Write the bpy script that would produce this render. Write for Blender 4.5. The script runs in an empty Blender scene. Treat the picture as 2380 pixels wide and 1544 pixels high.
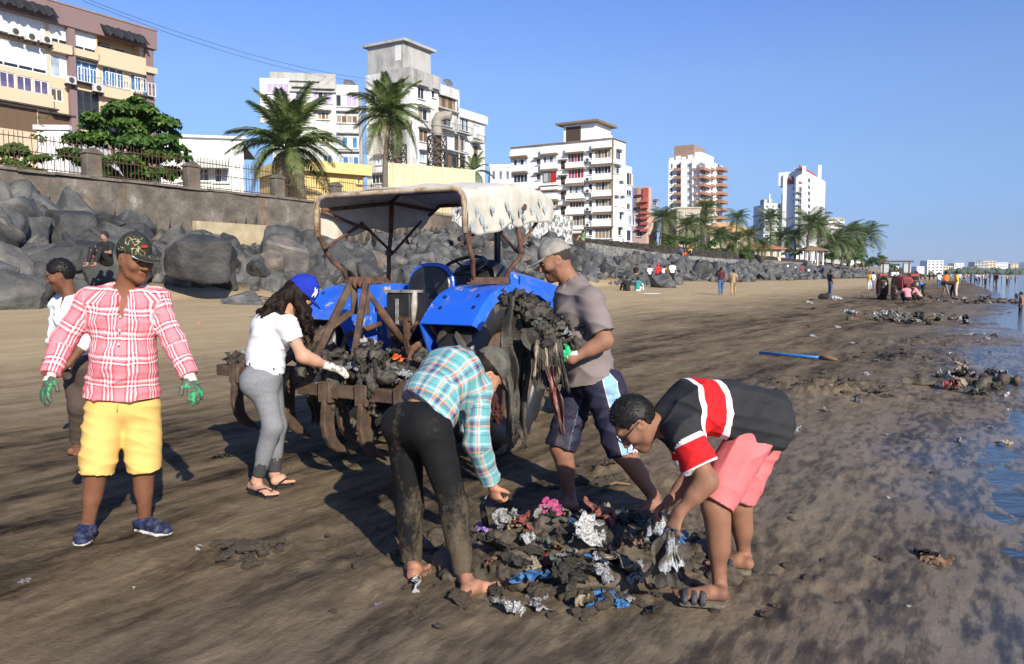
import bpy, bmesh, math, random
import numpy as np
from mathutils import Vector, Matrix
random.seed(7)
SC = bpy.context.scene
COL = SC.collection
FP = 1851.0            # focal length in units of a 2380 px wide picture (28 mm on 36 mm)
CX, CY = 1190.0, 772.0
CAMH = 1.52
PITCH = math.atan(135.0 / FP)
cam_d = bpy.data.cameras.new('camera')
cam_d.sensor_width = 36.0
cam_d.lens = 36.0 * FP / 2380.0
cam_d.clip_start = 0.05
cam_d.clip_end = 12000
cam = bpy.data.objects.new('camera', cam_d)
cam.location = (0, 0, CAMH)
cam.rotation_euler = (math.pi / 2 - PITCH, 0, 0)
COL.objects.link(cam)
SC.camera = cam
SUN_EL = math.radians(28.0)
SUN_DIR = np.array([0.41, -0.91, 0.0]); SUN_DIR /= np.linalg.norm(SUN_DIR)
SUN_VEC = np.array([SUN_DIR[0] * math.cos(SUN_EL), SUN_DIR[1] * math.cos(SUN_EL), math.sin(SUN_EL)])
W = bpy.data.worlds.new('World'); SC.world = W; W.use_nodes = True
nt = W.node_tree
for n_ in list(nt.nodes): nt.nodes.remove(n_)
wo = nt.nodes.new('ShaderNodeOutputWorld'); bg = nt.nodes.new('ShaderNodeBackground')
sk = nt.nodes.new('ShaderNodeTexSky'); sk.sky_type = 'NISHITA'; sk.sun_disc = False
sk.sun_elevation = SUN_EL
sk.sun_rotation = math.atan2(SUN_DIR[0], SUN_DIR[1])
sk.altitude = 0; sk.air_density = 1.0; sk.dust_density = 0.3; sk.ozone_density = 3.0
tcw = nt.nodes.new('ShaderNodeTexCoord'); sxw = nt.nodes.new('ShaderNodeSeparateXYZ'); nt.links.new(tcw.outputs['Generated'], sxw.inputs[0])
crw = nt.nodes.new('ShaderNodeValToRGB'); nt.links.new(sxw.outputs['Z'], crw.inputs[0])
stw = [(0.0, (0.27, 0.40, 0.86)), (0.047, (0.30, 0.40, 0.72)), (0.127, (0.47, 0.545, 0.74)), (0.23, (0.60, 0.66, 0.86)), (0.33, (0.57, 0.665, 1.0))]
while len(crw.color_ramp.elements) < len(stw): crw.color_ramp.elements.new(0.5)
for e_, (p_, c_) in zip(crw.color_ramp.elements, stw): e_.position = p_; e_.color = (*c_, 1)
mxw = nt.nodes.new('ShaderNodeMix'); mxw.data_type = 'RGBA'; mxw.blend_type = 'MULTIPLY'; mxw.inputs[0].default_value = 1.0
nt.links.new(sk.outputs[0], mxw.inputs[6]); nt.links.new(crw.outputs[0], mxw.inputs[7])
nt.links.new(mxw.outputs[2], bg.inputs[0]); bg.inputs[1].default_value = 0.13
nt.links.new(bg.outputs[0], wo.inputs[0])
sl = bpy.data.lights.new('sun', 'SUN'); sl.energy = 5.0; sl.angle = math.radians(0.53); sl.color = (1.0, 0.925, 0.78)
so = bpy.data.objects.new('sun', sl); COL.objects.link(so)
so.rotation_euler = Vector(tuple(SUN_VEC)).to_track_quat('Z', 'Y').to_euler()
so.location = (30, -60, 50)
SC.view_settings.view_transform = 'Standard'
SC.view_settings.look = 'None'
SC.view_settings.gamma = 1.0
SC.view_settings.exposure = 0.5
SC.view_settings.use_curve_mapping = False
SC.cycles.max_bounces = 6
SC.cycles.transparent_max_bounces = 8
def P(x, y, d):
 """world point seen at picture position (x, y of 2380 x 1544) at forward distance d"""
 rx = (x - CX) / FP; ry = -(y - CY) / FP
 Y = math.cos(PITCH) + ry * math.sin(PITCH)
 Z = -math.sin(PITCH) + ry * math.cos(PITCH)
 k = d / Y
 return np.array([rx * k, d, CAMH + Z * k])
def G(x, y, z=0.0):
 rx = (x - CX) / FP; ry = -(y - CY) / FP
 Y = math.cos(PITCH) + ry * math.sin(PITCH)
 Z = -math.sin(PITCH) + ry * math.cos(PITCH)
 k = (z - CAMH) / Z
 return np.array([rx * k, Y * k, z])
CU = np.array([0.515, 0.857]); CU /= np.linalg.norm(CU)      # along the coast, away from the camera
CN = np.array([-CU[1], CU[0]])                                # inland
def sn(x, y): return x * CU[0] + y * CU[1], x * CN[0] + y * CN[1]
def xy(s, n): return CU * s + CN * n
COAST = math.atan2(CU[1], CU[0])
def _h(ix, iy, iz, seed):
 h = (ix.astype(np.int64) * 374761393 + iy.astype(np.int64) * 668265263 + iz.astype(np.int64) * 2147483647 + seed * 974711) & 0xffffffff
 h = ((h ^ (h >> 13)) * 1274126177) & 0xffffffff
 h = (h ^ (h >> 16)) & 0xffff
 return h.astype(np.float32) / 32767.5 - 1.0
def vn(p, seed=0):
 """value noise -1..1 at points (N,3)"""
 p = np.asarray(p, np.float64)
 i = np.floor(p); f = (p - i); f = f * f * (3 - 2 * f); i = i.astype(np.int64)
 x, y, z = i[..., 0], i[..., 1], i[..., 2]
 fx, fy, fz = f[..., 0], f[..., 1], f[..., 2]
 c = lambda a, b, d: _h(x + a, y + b, z + d, seed)
 l = lambda a, b, t: a + (b - a) * t
 return l(l(l(c(0,0,0), c(1,0,0), fx), l(c(0,1,0), c(1,1,0), fx), fy),
             l(l(c(0,0,1), c(1,0,1), fx), l(c(0,1,1), c(1,1,1), fx), fy), fz)
def fbm(p, o=3, seed=0):
 p = np.asarray(p, np.float64); a = 1.0; r = 0
 for k in range(o):
  r = r + a * vn(p, seed + k); p = p * 2.03 + 7.1; a *= 0.5
 return r
def nrm(v):
 v = np.asarray(v, float); return v / max(np.linalg.norm(v), 1e-9)
MATS = {}
def _new(name):
 m = bpy.data.materials.new(name); m.use_nodes = True
 t = m.node_tree; b = t.nodes['Principled BSDF']
 return m, t, b
def lin(c):
 """sRGB 0..255 -> linear"""
 r = []
 for v in c:
  v /= 255.0
  r.append(v / 12.92 if v <= 0.04045 else ((v + 0.055) / 1.055) ** 2.4)
 return tuple(r)
def ramp(t, fac, stops, interp='LINEAR'):
 r = t.nodes.new('ShaderNodeValToRGB'); r.color_ramp.interpolation = interp
 e = r.color_ramp.elements
 while len(e) < len(stops): e.new(0.5)
 for k, (p, c) in enumerate(stops):
  e[k].position = p; e[k].color = (*c, 1) if len(c) == 3 else c
 t.links.new(fac, r.inputs[0]); return r.outputs[0]
def tex(t, vec, scale, detail=4, rough=0.55, kind='ShaderNodeTexNoise', out=0, **kw):
 n = t.nodes.new(kind); n.inputs['Scale'].default_value = scale
 if 'Detail' in n.inputs: n.inputs['Detail'].default_value = detail
 if 'Roughness' in n.inputs: n.inputs['Roughness'].default_value = rough
 for k, v in kw.items(): setattr(n, k, v)
 if vec is not None: t.links.new(vec, n.inputs['Vector'])
 return n.outputs[out]
def coord(t, which='Object', stretch=None, rot=None, attr=None):
 if attr:
  a = t.nodes.new('ShaderNodeAttribute'); a.attribute_name = attr; o = a.outputs['Vector']
 else:
  o = t.nodes.new('ShaderNodeTexCoord').outputs[which]
 if stretch or rot:
  m = t.nodes.new('ShaderNodeMapping')
  if stretch: m.inputs['Scale'].default_value = stretch
  if rot: m.inputs['Rotation'].default_value = rot
  t.links.new(o, m.inputs[0]); o = m.outputs[0]
 return o
def mixc(t, fac, a, b, mode='MIX'):
 m = t.nodes.new('ShaderNodeMix'); m.data_type = 'RGBA'; m.blend_type = mode
 for sock, v in ((m.inputs[0], fac), (m.inputs[6], a), (m.inputs[7], b)):
  if isinstance(v, (int, float)): sock.default_value = v
  elif isinstance(v, tuple): sock.default_value = (*v, 1) if len(v) == 3 else v
  else: t.links.new(v, sock)
 return m.outputs[2]
def math_(t, op, a, b=None, clamp=False):
 m = t.nodes.new('ShaderNodeMath'); m.operation = op; m.use_clamp = clamp
 for k, v in enumerate((a, b)):
  if v is None: continue
  if isinstance(v, (int, float)): m.inputs[k].default_value = v
  else: t.links.new(v, m.inputs[k])
 return m.outputs[0]
def bump(t, b, h, strength=0.3, dist=0.02):
 n = t.nodes.new('ShaderNodeBump'); n.inputs['Strength'].default_value = strength; n.inputs['Distance'].default_value = dist
 t.links.new(h, n.inputs['Height']); t.links.new(n.outputs[0], b.inputs['Normal']); return n
def setc(t, sock, v):
 if isinstance(v, tuple): sock.default_value = (*v, 1)
 else: t.links.new(v, sock)
def mt(name, cols, scale=4.0, rough=0.75, bs=0.25, bscale=None, bd=0.01, metal=0.0, stretch=None, objvar=0.0, detail=5, spec=None, pos=None, which='Object', sheen=0.0, trans=0.0):
 """noise-mottled material: cols = one colour or several along a ramp"""
 if name in MATS: return MATS[name]
 m, t, b = _new(name)
 c = coord(t, which, stretch)
 if isinstance(cols[0], (int, float)): cols = [tuple(v * 0.86 for v in cols), tuple(min(1, v * 1.1) for v in cols)]
 n = tex(t, c, scale, detail, 0.6)
 k = len(cols)
 pos = pos or [0.32 + 0.36 * i / max(1, k - 1) for i in range(k)]
 o = ramp(t, n, list(zip(pos, cols)))
 if objvar:
  oi = t.nodes.new('ShaderNodeObjectInfo')
  v = math_(t, 'MULTIPLY_ADD', oi.outputs['Random'], objvar * 2); t.nodes[-1].inputs[2].default_value = 1 - objvar
  hv = t.nodes.new('ShaderNodeHueSaturation'); t.links.new(v, hv.inputs['Value']); t.links.new(o, hv.inputs['Color']); o = hv.outputs[0]
 setc(t, b.inputs['Base Color'], o)
 b.inputs['Roughness'].default_value = rough; b.inputs['Metallic'].default_value = metal
 if spec is not None: b.inputs['Specular IOR Level'].default_value = spec
 if sheen: b.inputs['Sheen Weight'].default_value = sheen
 if bs:
  h = tex(t, c, bscale or scale * 4, 6, 0.65); bump(t, b, h, bs, bd)
 MATS[name] = m
 return m
def tag(o, label=None, cat=None, group=None, kind=None):
 if label: o['label'] = label
 if cat: o['category'] = cat
 if group: o['group'] = group
 if kind: o['kind'] = kind
 return o
def empty(name, loc=(0, 0, 0), rz=0.0, label=None, cat=None, group=None):
 o = bpy.data.objects.new(name, None); COL.objects.link(o)
 o.location = tuple(float(v) for v in loc); o.rotation_euler = (0, 0, rz); o.empty_display_size = 0.1
 return tag(o, label, cat, group)
def link(name, me, mat=None, parent=None, loc=None, rot=None, scale=None):
 o = bpy.data.objects.new(name, me); COL.objects.link(o)
 if mat is not None and not me.materials: me.materials.append(mat)
 elif mat is not None and me.materials[0] is not mat:
  o.material_slots[0].link = 'OBJECT'; o.material_slots[0].material = mat
 if parent is not None: o.parent = parent
 if loc is not None: o.location = tuple(float(v) for v in loc)
 if rot is not None: o.rotation_euler = rot
 if scale is not None: o.scale = scale
 return o
def mesh_np(name, V, F, smooth=True):
 """V (N,3), F (M,4) or (M,3) int arrays"""
 me = bpy.data.meshes.new(name)
 V = np.asarray(V, np.float32); F = np.asarray(F, np.int32); k = F.shape[1]
 me.vertices.add(len(V)); me.vertices.foreach_set('co', V.ravel())
 me.loops.add(F.size); me.loops.foreach_set('vertex_index', F.ravel())
 me.polygons.add(len(F)); me.polygons.foreach_set('loop_start', np.arange(0, F.size, k, dtype=np.int32))
 me.polygons.foreach_set('loop_total', np.full(len(F), k, np.int32))
 me.polygons.foreach_set('use_smooth', np.full(len(F), smooth))
 me.update(calc_edges=True); me.validate()
 return me
def attr_vec(me, name, A):
 a = me.attributes.new(name, 'FLOAT_VECTOR', 'POINT'); a.data.foreach_set('vector', np.asarray(A, np.float32).ravel())
def attr_col(me, name, A):
 a = me.attributes.new(name, 'FLOAT_COLOR', 'POINT')
 A = np.concatenate([np.asarray(A, np.float32), np.ones((len(A), 1), np.float32)], 1); a.data.foreach_set('color', A.ravel())
class MB:
 """collects simple solids into one mesh"""
 def __init__(s): s.v = []; s.f = []
 def add(s, V, F):
  o = len(s.v); s.v += [tuple(float(c) for c in p) for p in V]; s.f += [tuple(i + o for i in f) for f in F]; return s
 def box(s, c, d, rz=0.0, M=None):
  hx, hy, hz = d[0] / 2, d[1] / 2, d[2] / 2
  V = [(x, y, z) for x in (-hx, hx) for y in (-hy, hy) for z in (-hz, hz)]
  cr, sr = math.cos(rz), math.sin(rz)
  if M is not None: V = [tuple(np.array(c) + np.array(M) @ np.array(p)) for p in V]
  else: V = [(c[0] + x * cr - y * sr, c[1] + x * sr + y * cr, c[2] + z) for x, y, z in V]
  return s.add(V, [(0, 1, 3, 2), (4, 6, 7, 5), (0, 4, 5, 1), (2, 3, 7, 6), (0, 2, 6, 4), (1, 5, 7, 3)])
 def bar(s, a, b, w, h=None, up=(0, 0, 1)):
  a = np.array(a, float); b = np.array(b, float); z = nrm(b - a); x = np.cross(up, z)
  if np.linalg.norm(x) < 1e-4: x = np.array([1.0, 0, 0])
  x = nrm(x); y = np.cross(z, x)
  return s.box((a + b) / 2, (w, h or w, np.linalg.norm(b - a)), M=np.stack([x, y, z], 1))
 def tube(s, pts, r, n=8, closed=False, cap=True):
  pts = [np.array(p, float) for p in pts]; m = len(pts)
  rr = r if isinstance(r, (list, tuple, np.ndarray)) else [r] * m
  V = []; F = []; px = None
  for i in range(m):
   d = nrm(pts[(i + 1) % m if closed else min(i + 1, m - 1)] - pts[i - 1 if (closed or i) else 0])
   if px is None:
    px = np.cross(d, (0, 0, 1) if abs(d[2]) < 0.9 else (1, 0, 0))
   px = nrm(px - d * np.dot(px, d)); py = np.cross(d, px)
   for k in range(n):
    t = 2 * math.pi * k / n; V.append(pts[i] + (px * math.cos(t) + py * math.sin(t)) * rr[i])
  for i in range(m if closed else m - 1):
   for k in range(n):
    j = (i + 1) % m
    F.append((i * n + k, i * n + (k + 1) % n, j * n + (k + 1) % n, j * n + k))
  if cap and not closed:
   F.append(tuple(range(n - 1, -1, -1))); F.append(tuple((m - 1) * n + k for k in range(n)))
  return s.add(V, F)
 def lathe(s, prof, axis_o, axis_d, n=24, ring=False):
  """prof: list of (r, h) round axis"""
  o = np.array(axis_o, float); d = nrm(axis_d); x = nrm(np.cross(d, (0, 0, 1) if abs(d[2]) < 0.9 else (1, 0, 0))); y = np.cross(d, x)
  V = []; F = []; m = len(prof)
  for r, h in prof:
   for k in range(n):
    t = 2 * math.pi * k / n; V.append(o + d * h + (x * math.cos(t) + y * math.sin(t)) * r)
  for i in range(m - 1):
   for k in range(n): F.append((i * n + k, i * n + (k + 1) % n, (i + 1) * n + (k + 1) % n, (i + 1) * n + k))
  if ring:
   for k in range(n): F.append(((m - 1) * n + k, (m - 1) * n + (k + 1) % n, (k + 1) % n, k))
  else:
   F.append(tuple(range(n - 1, -1, -1))); F.append(tuple((m - 1) * n + k for k in range(n)))
  return s.add(V, F)
 def prism(s, poly, o, x, y, t):
  """poly (u,v) list in plane (o,x,y), extruded along x cross y by t (both ways half)"""
  o = np.array(o, float); x = np.array(x, float); y = np.array(y, float); z = nrm(np.cross(x, y)) * t / 2
  n = len(poly)
  V = [o + x * u + y * v - z for u, v in poly] + [o + x * u + y * v + z for u, v in poly]
  F = [tuple(range(n - 1, -1, -1)), tuple(range(n, 2 * n))] + [(k, (k + 1) % n, n + (k + 1) % n, n + k) for k in range(n)]
  return s.add(V, F)
 def mesh(s, name, smooth=False, bevel=0.0, auto=False):
  me = bpy.data.meshes.new(name); me.from_pydata(s.v, [], s.f)
  bm = bmesh.new(); bm.from_mesh(me)
  bmesh.ops.recalc_face_normals(bm, faces=bm.faces)
  if bevel: bmesh.ops.bevel(bm, geom=[e for e in bm.edges if e.is_manifold and e.calc_face_angle(0) > 0.6], offset=bevel, segments=1, affect='EDGES', clamp_overlap=True)
  bm.to_mesh(me); bm.free()
  if smooth:
   me.polygons.foreach_set('use_smooth', [True] * len(me.polygons))
   if auto:
    bm = bmesh.new(); bm.from_mesh(me)
    for e in bm.edges:
     if e.is_manifold and e.calc_face_angle(0) > 0.7: e.smooth = False
    bm.to_mesh(me); bm.free()
  me.update(); return me
 def build(s, name, mat, parent=None, smooth=False, bevel=0.0, auto=False, off=None):
  if off is not None:
   s.v = [(p[0] - off[0], p[1] - off[1], p[2] - off[2]) for p in s.v]
  return link(name, s.mesh(name, smooth, bevel, auto), mat, parent)
class Sdf:
 def __init__(s, vox=0.008): s.vox = vox; s.ops = []; s.post = []
 def _put(s, op, fn, lo, hi, k): s.ops.append((op, fn, np.array(lo, float), np.array(hi, float), k)); return s
 def ecap(s, a, b, r0, r1=None, xd=None, k=0.02, flat0=False, flat1=False, op='u'):
  a = np.array(a, float); b = np.array(b, float)
  r0 = (r0, r0) if isinstance(r0, (int, float)) else r0
  r1 = r0 if r1 is None else ((r1, r1) if isinstance(r1, (int, float)) else r1)
  L = max(np.linalg.norm(b - a), 1e-5); z = (b - a) / L
  x = np.cross(z, (0.31, 0.77, 0.21)) if xd is None else np.array(xd, float)
  x = nrm(x - z * np.dot(x, z)); y = np.cross(z, x)
  def fn(Q):
   q = Q - a.astype(np.float32)
   t = (q @ z.astype(np.float32)) / L; tc = np.clip(t, 0, 1)
   rx = r0[0] + (r1[0] - r0[0]) * tc; ry = r0[1] + (r1[1] - r0[1]) * tc; mr = np.minimum(rx, ry)
   px = (q @ x.astype(np.float32)) / rx; py = (q @ y.astype(np.float32)) / ry
   ez = (t - tc) * L / mr
   if flat0: ez = np.where(t < 0, 0, ez)
   if flat1: ez = np.where(t > 1, 0, ez)
   k0 = np.sqrt(px * px + py * py + ez * ez); k1 = np.sqrt((px / rx) ** 2 + (py / ry) ** 2 + (ez / mr) ** 2) + 1e-6
   d = k0 * (k0 - 1) / k1
   if flat0: d = np.maximum(d, -t * L)
   if flat1: d = np.maximum(d, (t - 1) * L)
   return d
  R = max(*r0, *r1)
  return s._put(op, fn, np.minimum(a, b) - R, np.maximum(a, b) + R, k)
 def ell(s, c, r, X=(1, 0, 0), Y=(0, 1, 0), Z=(0, 0, 1), k=0.02, op='u'):
  c = np.array(c, float).astype(np.float32); A = np.stack([nrm(X), nrm(Y), nrm(Z)], 1).astype(np.float32); r = np.array(r, np.float32)
  def fn(Q):
   q = ((Q - c) @ A) / r
   k0 = np.sqrt((q * q).sum(-1)); k1 = np.sqrt(((q / r) ** 2).sum(-1)) + 1e-6
   return k0 * (k0 - 1) / k1
  R = float(r.max())
  return s._put(op, fn, c - R, c + R, k)
 def cut(s, p, n, k=0.002):
  """keep the side the normal points away from"""
  p = np.array(p, np.float32); n = nrm(n).astype(np.float32)
  return s._put('p', lambda Q: (Q - p) @ n, (0, 0, 0), (0, 0, 0), k)
 def chain(s, pts, rr, k=0.02, xd=None, flat1=False):
  for i in range(len(pts) - 1): s.ecap(pts[i], pts[i + 1], rr[i], rr[i + 1], xd=xd, k=k, flat1=(flat1 and i == len(pts) - 2))
  return s
 def grid(s):
  v = s.vox; us = [o for o in s.ops if o[0] == 'u']
  lo = np.min([o[2] for o in us], 0) - 4 * v; hi = np.max([o[3] for o in us], 0) + 4 * v
  n = np.ceil((hi - lo) / v).astype(int) + 1
  ax = [(lo[i] + np.arange(n[i]) * v).astype(np.float32) for i in range(3)]
  F = np.full(n, 0.5, np.float32)
  for op, fn, a, b, k in s.ops:
   if op == 'p':
    sl_ = tuple(slice(0, n[i]) for i in range(3))
   else:
    m = k + 3 * v
    i0 = np.clip(np.floor((a - m - lo) / v).astype(int), 0, n); i1 = np.clip(np.ceil((b + m - lo) / v).astype(int) + 1, 0, n)
    if (i1 <= i0).any(): continue
    sl_ = tuple(slice(i0[i], i1[i]) for i in range(3))
   Q = np.stack(np.meshgrid(ax[0][sl_[0]], ax[1][sl_[1]], ax[2][sl_[2]], indexing='ij'), -1)
   d = fn(Q).astype(np.float32); f = F[sl_]
   if op == 'u':
    h = np.clip(0.5 + 0.5 * (d - f) / k, 0, 1); F[sl_] = d * (1 - h) + f * h - k * h * (1 - h)
   else:
    if op == 's': d = -d
    h = np.clip(0.5 - 0.5 * (d - f) / k, 0, 1); F[sl_] = d * (1 - h) + f * h + k * h * (1 - h)
  return F, lo
 def surf(s, smooth=1, disp=None):
  F, lo = s.grid(); v = s.vox
  S = F < 0
  n = np.array(F.shape)
  c = [S[dx:n[0]-1+dx, dy:n[1]-1+dy, dz:n[2]-1+dz] for dx in (0, 1) for dy in (0, 1) for dz in (0, 1)]
  cnt = sum(x.astype(np.int8) for x in c)
  act = (cnt > 0) & (cnt < 8)
  I = np.argwhere(act)
  idx = np.full(act.shape, -1, np.int32); idx[act] = np.arange(len(I))
  corner = [(dx, dy, dz) for dx in (0, 1) for dy in (0, 1) for dz in (0, 1)]
  val = np.stack([F[I[:, 0]+a, I[:, 1]+b, I[:, 2]+d] for a, b, d in corner], 1)
  acc = np.zeros((len(I), 3), np.float32); num = np.zeros(len(I), np.float32)
  for i in range(8):
   for j in range(i + 1, 8):
    ca, cb = np.array(corner[i]), np.array(corner[j])
    if abs(ca - cb).sum() != 1: continue
    a, b = val[:, i], val[:, j]; m = (a < 0) != (b < 0)
    t = np.where(m, a / np.where(m, a - b, 1), 0)
    acc += np.where(m[:, None], ca + (cb - ca) * t[:, None], 0); num += m
  V = (I + acc / num[:, None]) * v + lo
  Q = []
  for axn in range(3):
   b_, c_ = [(1, 2), (2, 0), (0, 1)][axn]
   sl0 = [slice(None)] * 3; sl1 = [slice(None)] * 3
   sl0[axn] = slice(0, n[axn] - 1); sl1[axn] = slice(1, n[axn])
   A, B = S[tuple(sl0)], S[tuple(sl1)]
   E = np.argwhere(A != B)
   E = E[(E[:, b_] > 0) & (E[:, c_] > 0) & (E[:, b_] < n[b_] - 1) & (E[:, c_] < n[c_] - 1)]
   fl = A[E[:, 0], E[:, 1], E[:, 2]]
   def cell(db, dc):
    e = E.copy(); e[:, b_] -= db; e[:, c_] -= dc; return idx[e[:, 0], e[:, 1], e[:, 2]]
   q = np.stack([cell(1, 1), cell(0, 1), cell(0, 0), cell(1, 0)], 1)
   q[~fl] = q[~fl][:, ::-1]
   Q.append(q)
  Q = np.concatenate(Q); Q = Q[(Q >= 0).all(1)]
  V = V.astype(np.float64)
  e0 = np.concatenate([Q[:, i] for i in range(4)]); e1 = np.concatenate([Q[:, (i + 1) % 4] for i in range(4)])
  deg = np.bincount(e0, minlength=len(V)) + np.bincount(e1, minlength=len(V)); deg = np.maximum(deg, 1)
  for _ in range(smooth):
   A = np.stack([np.bincount(e0, V[e1, k], len(V)) + np.bincount(e1, V[e0, k], len(V)) for k in range(3)], 1) / deg[:, None]
   V = V * 0.45 + A * 0.55
  if disp is not None:
   p0, p1, p2 = V[Q[:, 0]], V[Q[:, 1]], V[Q[:, 2]]; fnm = np.cross(p1 - p0, p2 - p0)
   N = np.stack([sum(np.bincount(Q[:, i], fnm[:, k], len(V)) for i in range(4)) for k in range(3)], 1)
   N /= np.linalg.norm(N, axis=1)[:, None] + 1e-12
   V = V + N * disp(V, N)[:, None]
  return V, Q
 def build(s, name, mat, parent=None, origin=(0, 0, 0), smooth=1, disp=None, cloth=None, tint=None):
  V, Q = s.surf(smooth, disp)
  me = mesh_np(name, V - np.array(origin), Q)
  if cloth is not None: attr_vec(me, 'cloth', cloth(V))
  if tint is not None: attr_col(me, 'tint', tint(V))
  return link(name, me, mat, parent)
def cyl_uv(segs):
 """segs: (a, b, reference direction, radius, v offset) -> (u, v, segment) in metres"""
 def fn(V):
  best = np.full(len(V), 1e9); out = np.zeros((len(V), 3))
  for i, (a, b, xd, r, vo) in enumerate(segs):
   a = np.array(a, float); b = np.array(b, float); L = np.linalg.norm(b - a); z = (b - a) / L
   x = nrm(np.array(xd) - z * np.dot(xd, z)); y = np.cross(z, x)
   q = V - a; t = q @ z; tc = np.clip(t, 0, L); d = np.linalg.norm(q - tc[:, None] * z, axis=1) / r
   m = d < best; best[m] = d[m]
   u = np.arctan2(q @ y, q @ x) * r
   out[m] = np.stack([u, t + vo, np.full(len(V), i)], 1)[m]
  return out
 return fn
def wrinkle(amp=0.006, sc=9.0, st=(1, 1, 2.2), seed=1):
 """cloth folds: broken ridges in two slanting directions plus soft bulges"""
 def fn(V, N):
  r = 0; k = sc * 6.0; wx = vn(V * 4.2 + 3.3, seed + 5); wz = vn(V * 7.5 + 9.1, seed + 6)
  for q, d in enumerate(((.55, .25, 1.0), (-.75, .35, .8), (.2, .1, 1.0))):
   d = nrm(np.array(d) * np.array(st)); ph = (V @ d) * k * (1, 1.35, 2.1)[q] + 3.4 * wx + 1.5 * wz + q * 2 + seed
   m = np.clip(vn(V * 3.6 + 11 * q, seed + q) + .25, 0, 1)
   r = r + (1 - 2 * np.abs(np.sin(ph * .5)) ** .7) * m * (1.0, .9, .5)[q]
  return amp * (r * .95 + .7 * vn(V * 5, seed + 3))
 return fn
# ================================================================ ground, sea, sea defence
def sstep(x, a, b):
 t = np.clip((np.asarray(x, float) - a) / (b - a), 0, 1); return t * t * (3 - 2 * t)
def coff(s):
 s = np.asarray(s, float)
 return np.interp(s, [-50, 60, 120, 250, 450, 900, 2500], [0, 0, 1.5, 8, 22, 40, 120])
def rock_extra(s):
 s = np.asarray(s, float)
 return 2.3 * np.exp(-((s - 56) / 13.0) ** 2) + 2.3 * (1 - sstep(s, 15, 25))
def gh(x, y, micro=False):
 x = np.asarray(x, float); y = np.asarray(y, float)
 s, n = sn(x, y); nn = n - coff(s)
 z = np.where(nn < 1.2, (nn - 1.2) * 0.03, 0.0)
 z = np.where(s < 7, z * sstep(s, -3, 8) , z)
 z = np.maximum(z, -3.0)
 z = z + 0.55 * sstep(nn, 9, 26)
 z = z + (2.35 + rock_extra(s)) * np.clip((nn - 26) / 10.5, 0, 1)
 z = np.where(nn > 37.6, 5.5, z)
 p = np.stack([s * 0.13, n * 0.55, s * 0], -1)
 z = z + 0.022 * vn(p, 3) * (nn < 26)
 if micro:
  near = np.clip(1.4 - np.hypot(x, y) / 22, 0, 1) * (nn < 20)
  q = np.stack([s * 0.9, n * 7.0, s * 0], -1)
  z = z + near * 0.006 * vn(q, 11)
  q = np.stack([x * 3.1, y * 3.1, s * 0], -1); a = fbm(q, 3, 21)
  z = z + near * 0.010 * np.clip(a, -0.1, 1.2)
  q = np.stack([x * 21, y * 21, s * 0], -1); pat = np.clip(vn(np.stack([x * 0.9, y * 0.9, s * 0], -1), 33) * 1.6 - 0.1, 0, 1)
  z = z + near * 0.013 * np.clip(fbm(q, 2, 41), 0, 1.5) * pat
  hp = np.exp(-(((x - 0.25) / 1.5) ** 2 + ((y - 4.45) / 0.95) ** 2))
  q = np.stack([x * 13, y * 13, s * 0], -1)
  z = z + hp * 0.035 * np.clip(fbm(q, 3, 51) + 0.15, 0, 1.5)
  for gx, gy, w in ((1880, 895, 0.7), (2075, 832, 0.9), (2105, 797, 0.8), (1960, 915, 0.5), (1400, 1120, 0.35), (1460, 1100, 0.3), (560, 1290, 0.3)):
   c = G(gx, gy); r = np.exp(-(((x - c[0]) / (w * 1.5)) ** 2 + ((y - c[1]) / (w * 0.7)) ** 2))
   z = z + r * (.10 if gy < 1000 else .045) * np.clip(fbm(np.stack([x * 9, y * 9, s * 0], -1), 3, 61) + 0.2, 0, 1.3)
  rs = np.random.RandomState(5)
  for k in range(26):
   fx = rs.uniform(0.2, 3.2); fy = rs.uniform(2.8, 8.5)
   r = ((x - fx) / 0.06) ** 2 + ((y - fy) / 0.14) ** 2
   z = z - 0.016 * np.exp(-r) + 0.008 * np.exp(-((np.sqrt(r) - 1.5) / 0.4) ** 2)
 return z
m, t, b = _new('beach_sand')
geo = t.nodes.new('ShaderNodeNewGeometry').outputs['Position']
def dotv(v):
 d = t.nodes.new('ShaderNodeVectorMath'); d.operation = 'DOT_PRODUCT'; t.links.new(geo, d.inputs[0]); d.inputs[1].default_value = v
 return d.outputs['Value']
s_o = dotv((CU[0], CU[1], 0)); n_o = dotv((CN[0], CN[1], 0))
def comb(a, b_, c_=0.0):
 c = t.nodes.new('ShaderNodeCombineXYZ')
 for k, v in enumerate((a, b_, c_)):
  if isinstance(v, (int, float)): c.inputs[k].default_value = v
  else: t.links.new(v, c.inputs[k])
 return c.outputs[0]
wob = tex(t, geo, 0.25, 3)
n_w = math_(t, 'MULTIPLY_ADD', wob, 6.0); t.nodes[-1].inputs[2].default_value = -3.0
n_w = math_(t, 'ADD', n_o, n_w)
dry = t.nodes.new('ShaderNodeMapRange'); dry.inputs['From Min'].default_value = 6.5; dry.inputs['From Max'].default_value = 15.0; t.links.new(n_w, dry.inputs['Value'])
wet = t.nodes.new('ShaderNodeMapRange'); wet.inputs['From Min'].default_value = 3.6; wet.inputs['From Max'].default_value = -0.4; t.links.new(n_w, wet.inputs['Value'])
streak = tex(t, comb(math_(t, 'MULTIPLY', s_o, 0.34), math_(t, 'MULTIPLY', n_o, 2.2)), 1.0, 10, 0.68)
streak_big = tex(t, comb(math_(t, 'MULTIPLY', s_o, 0.10), math_(t, 'MULTIPLY', n_o, 0.55), 3.0), 1.0, 4, 0.55)
mott = tex(t, geo, 2.2, 7, 0.65)
fine = tex(t, geo, 60.0, 3, 0.7)
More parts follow.
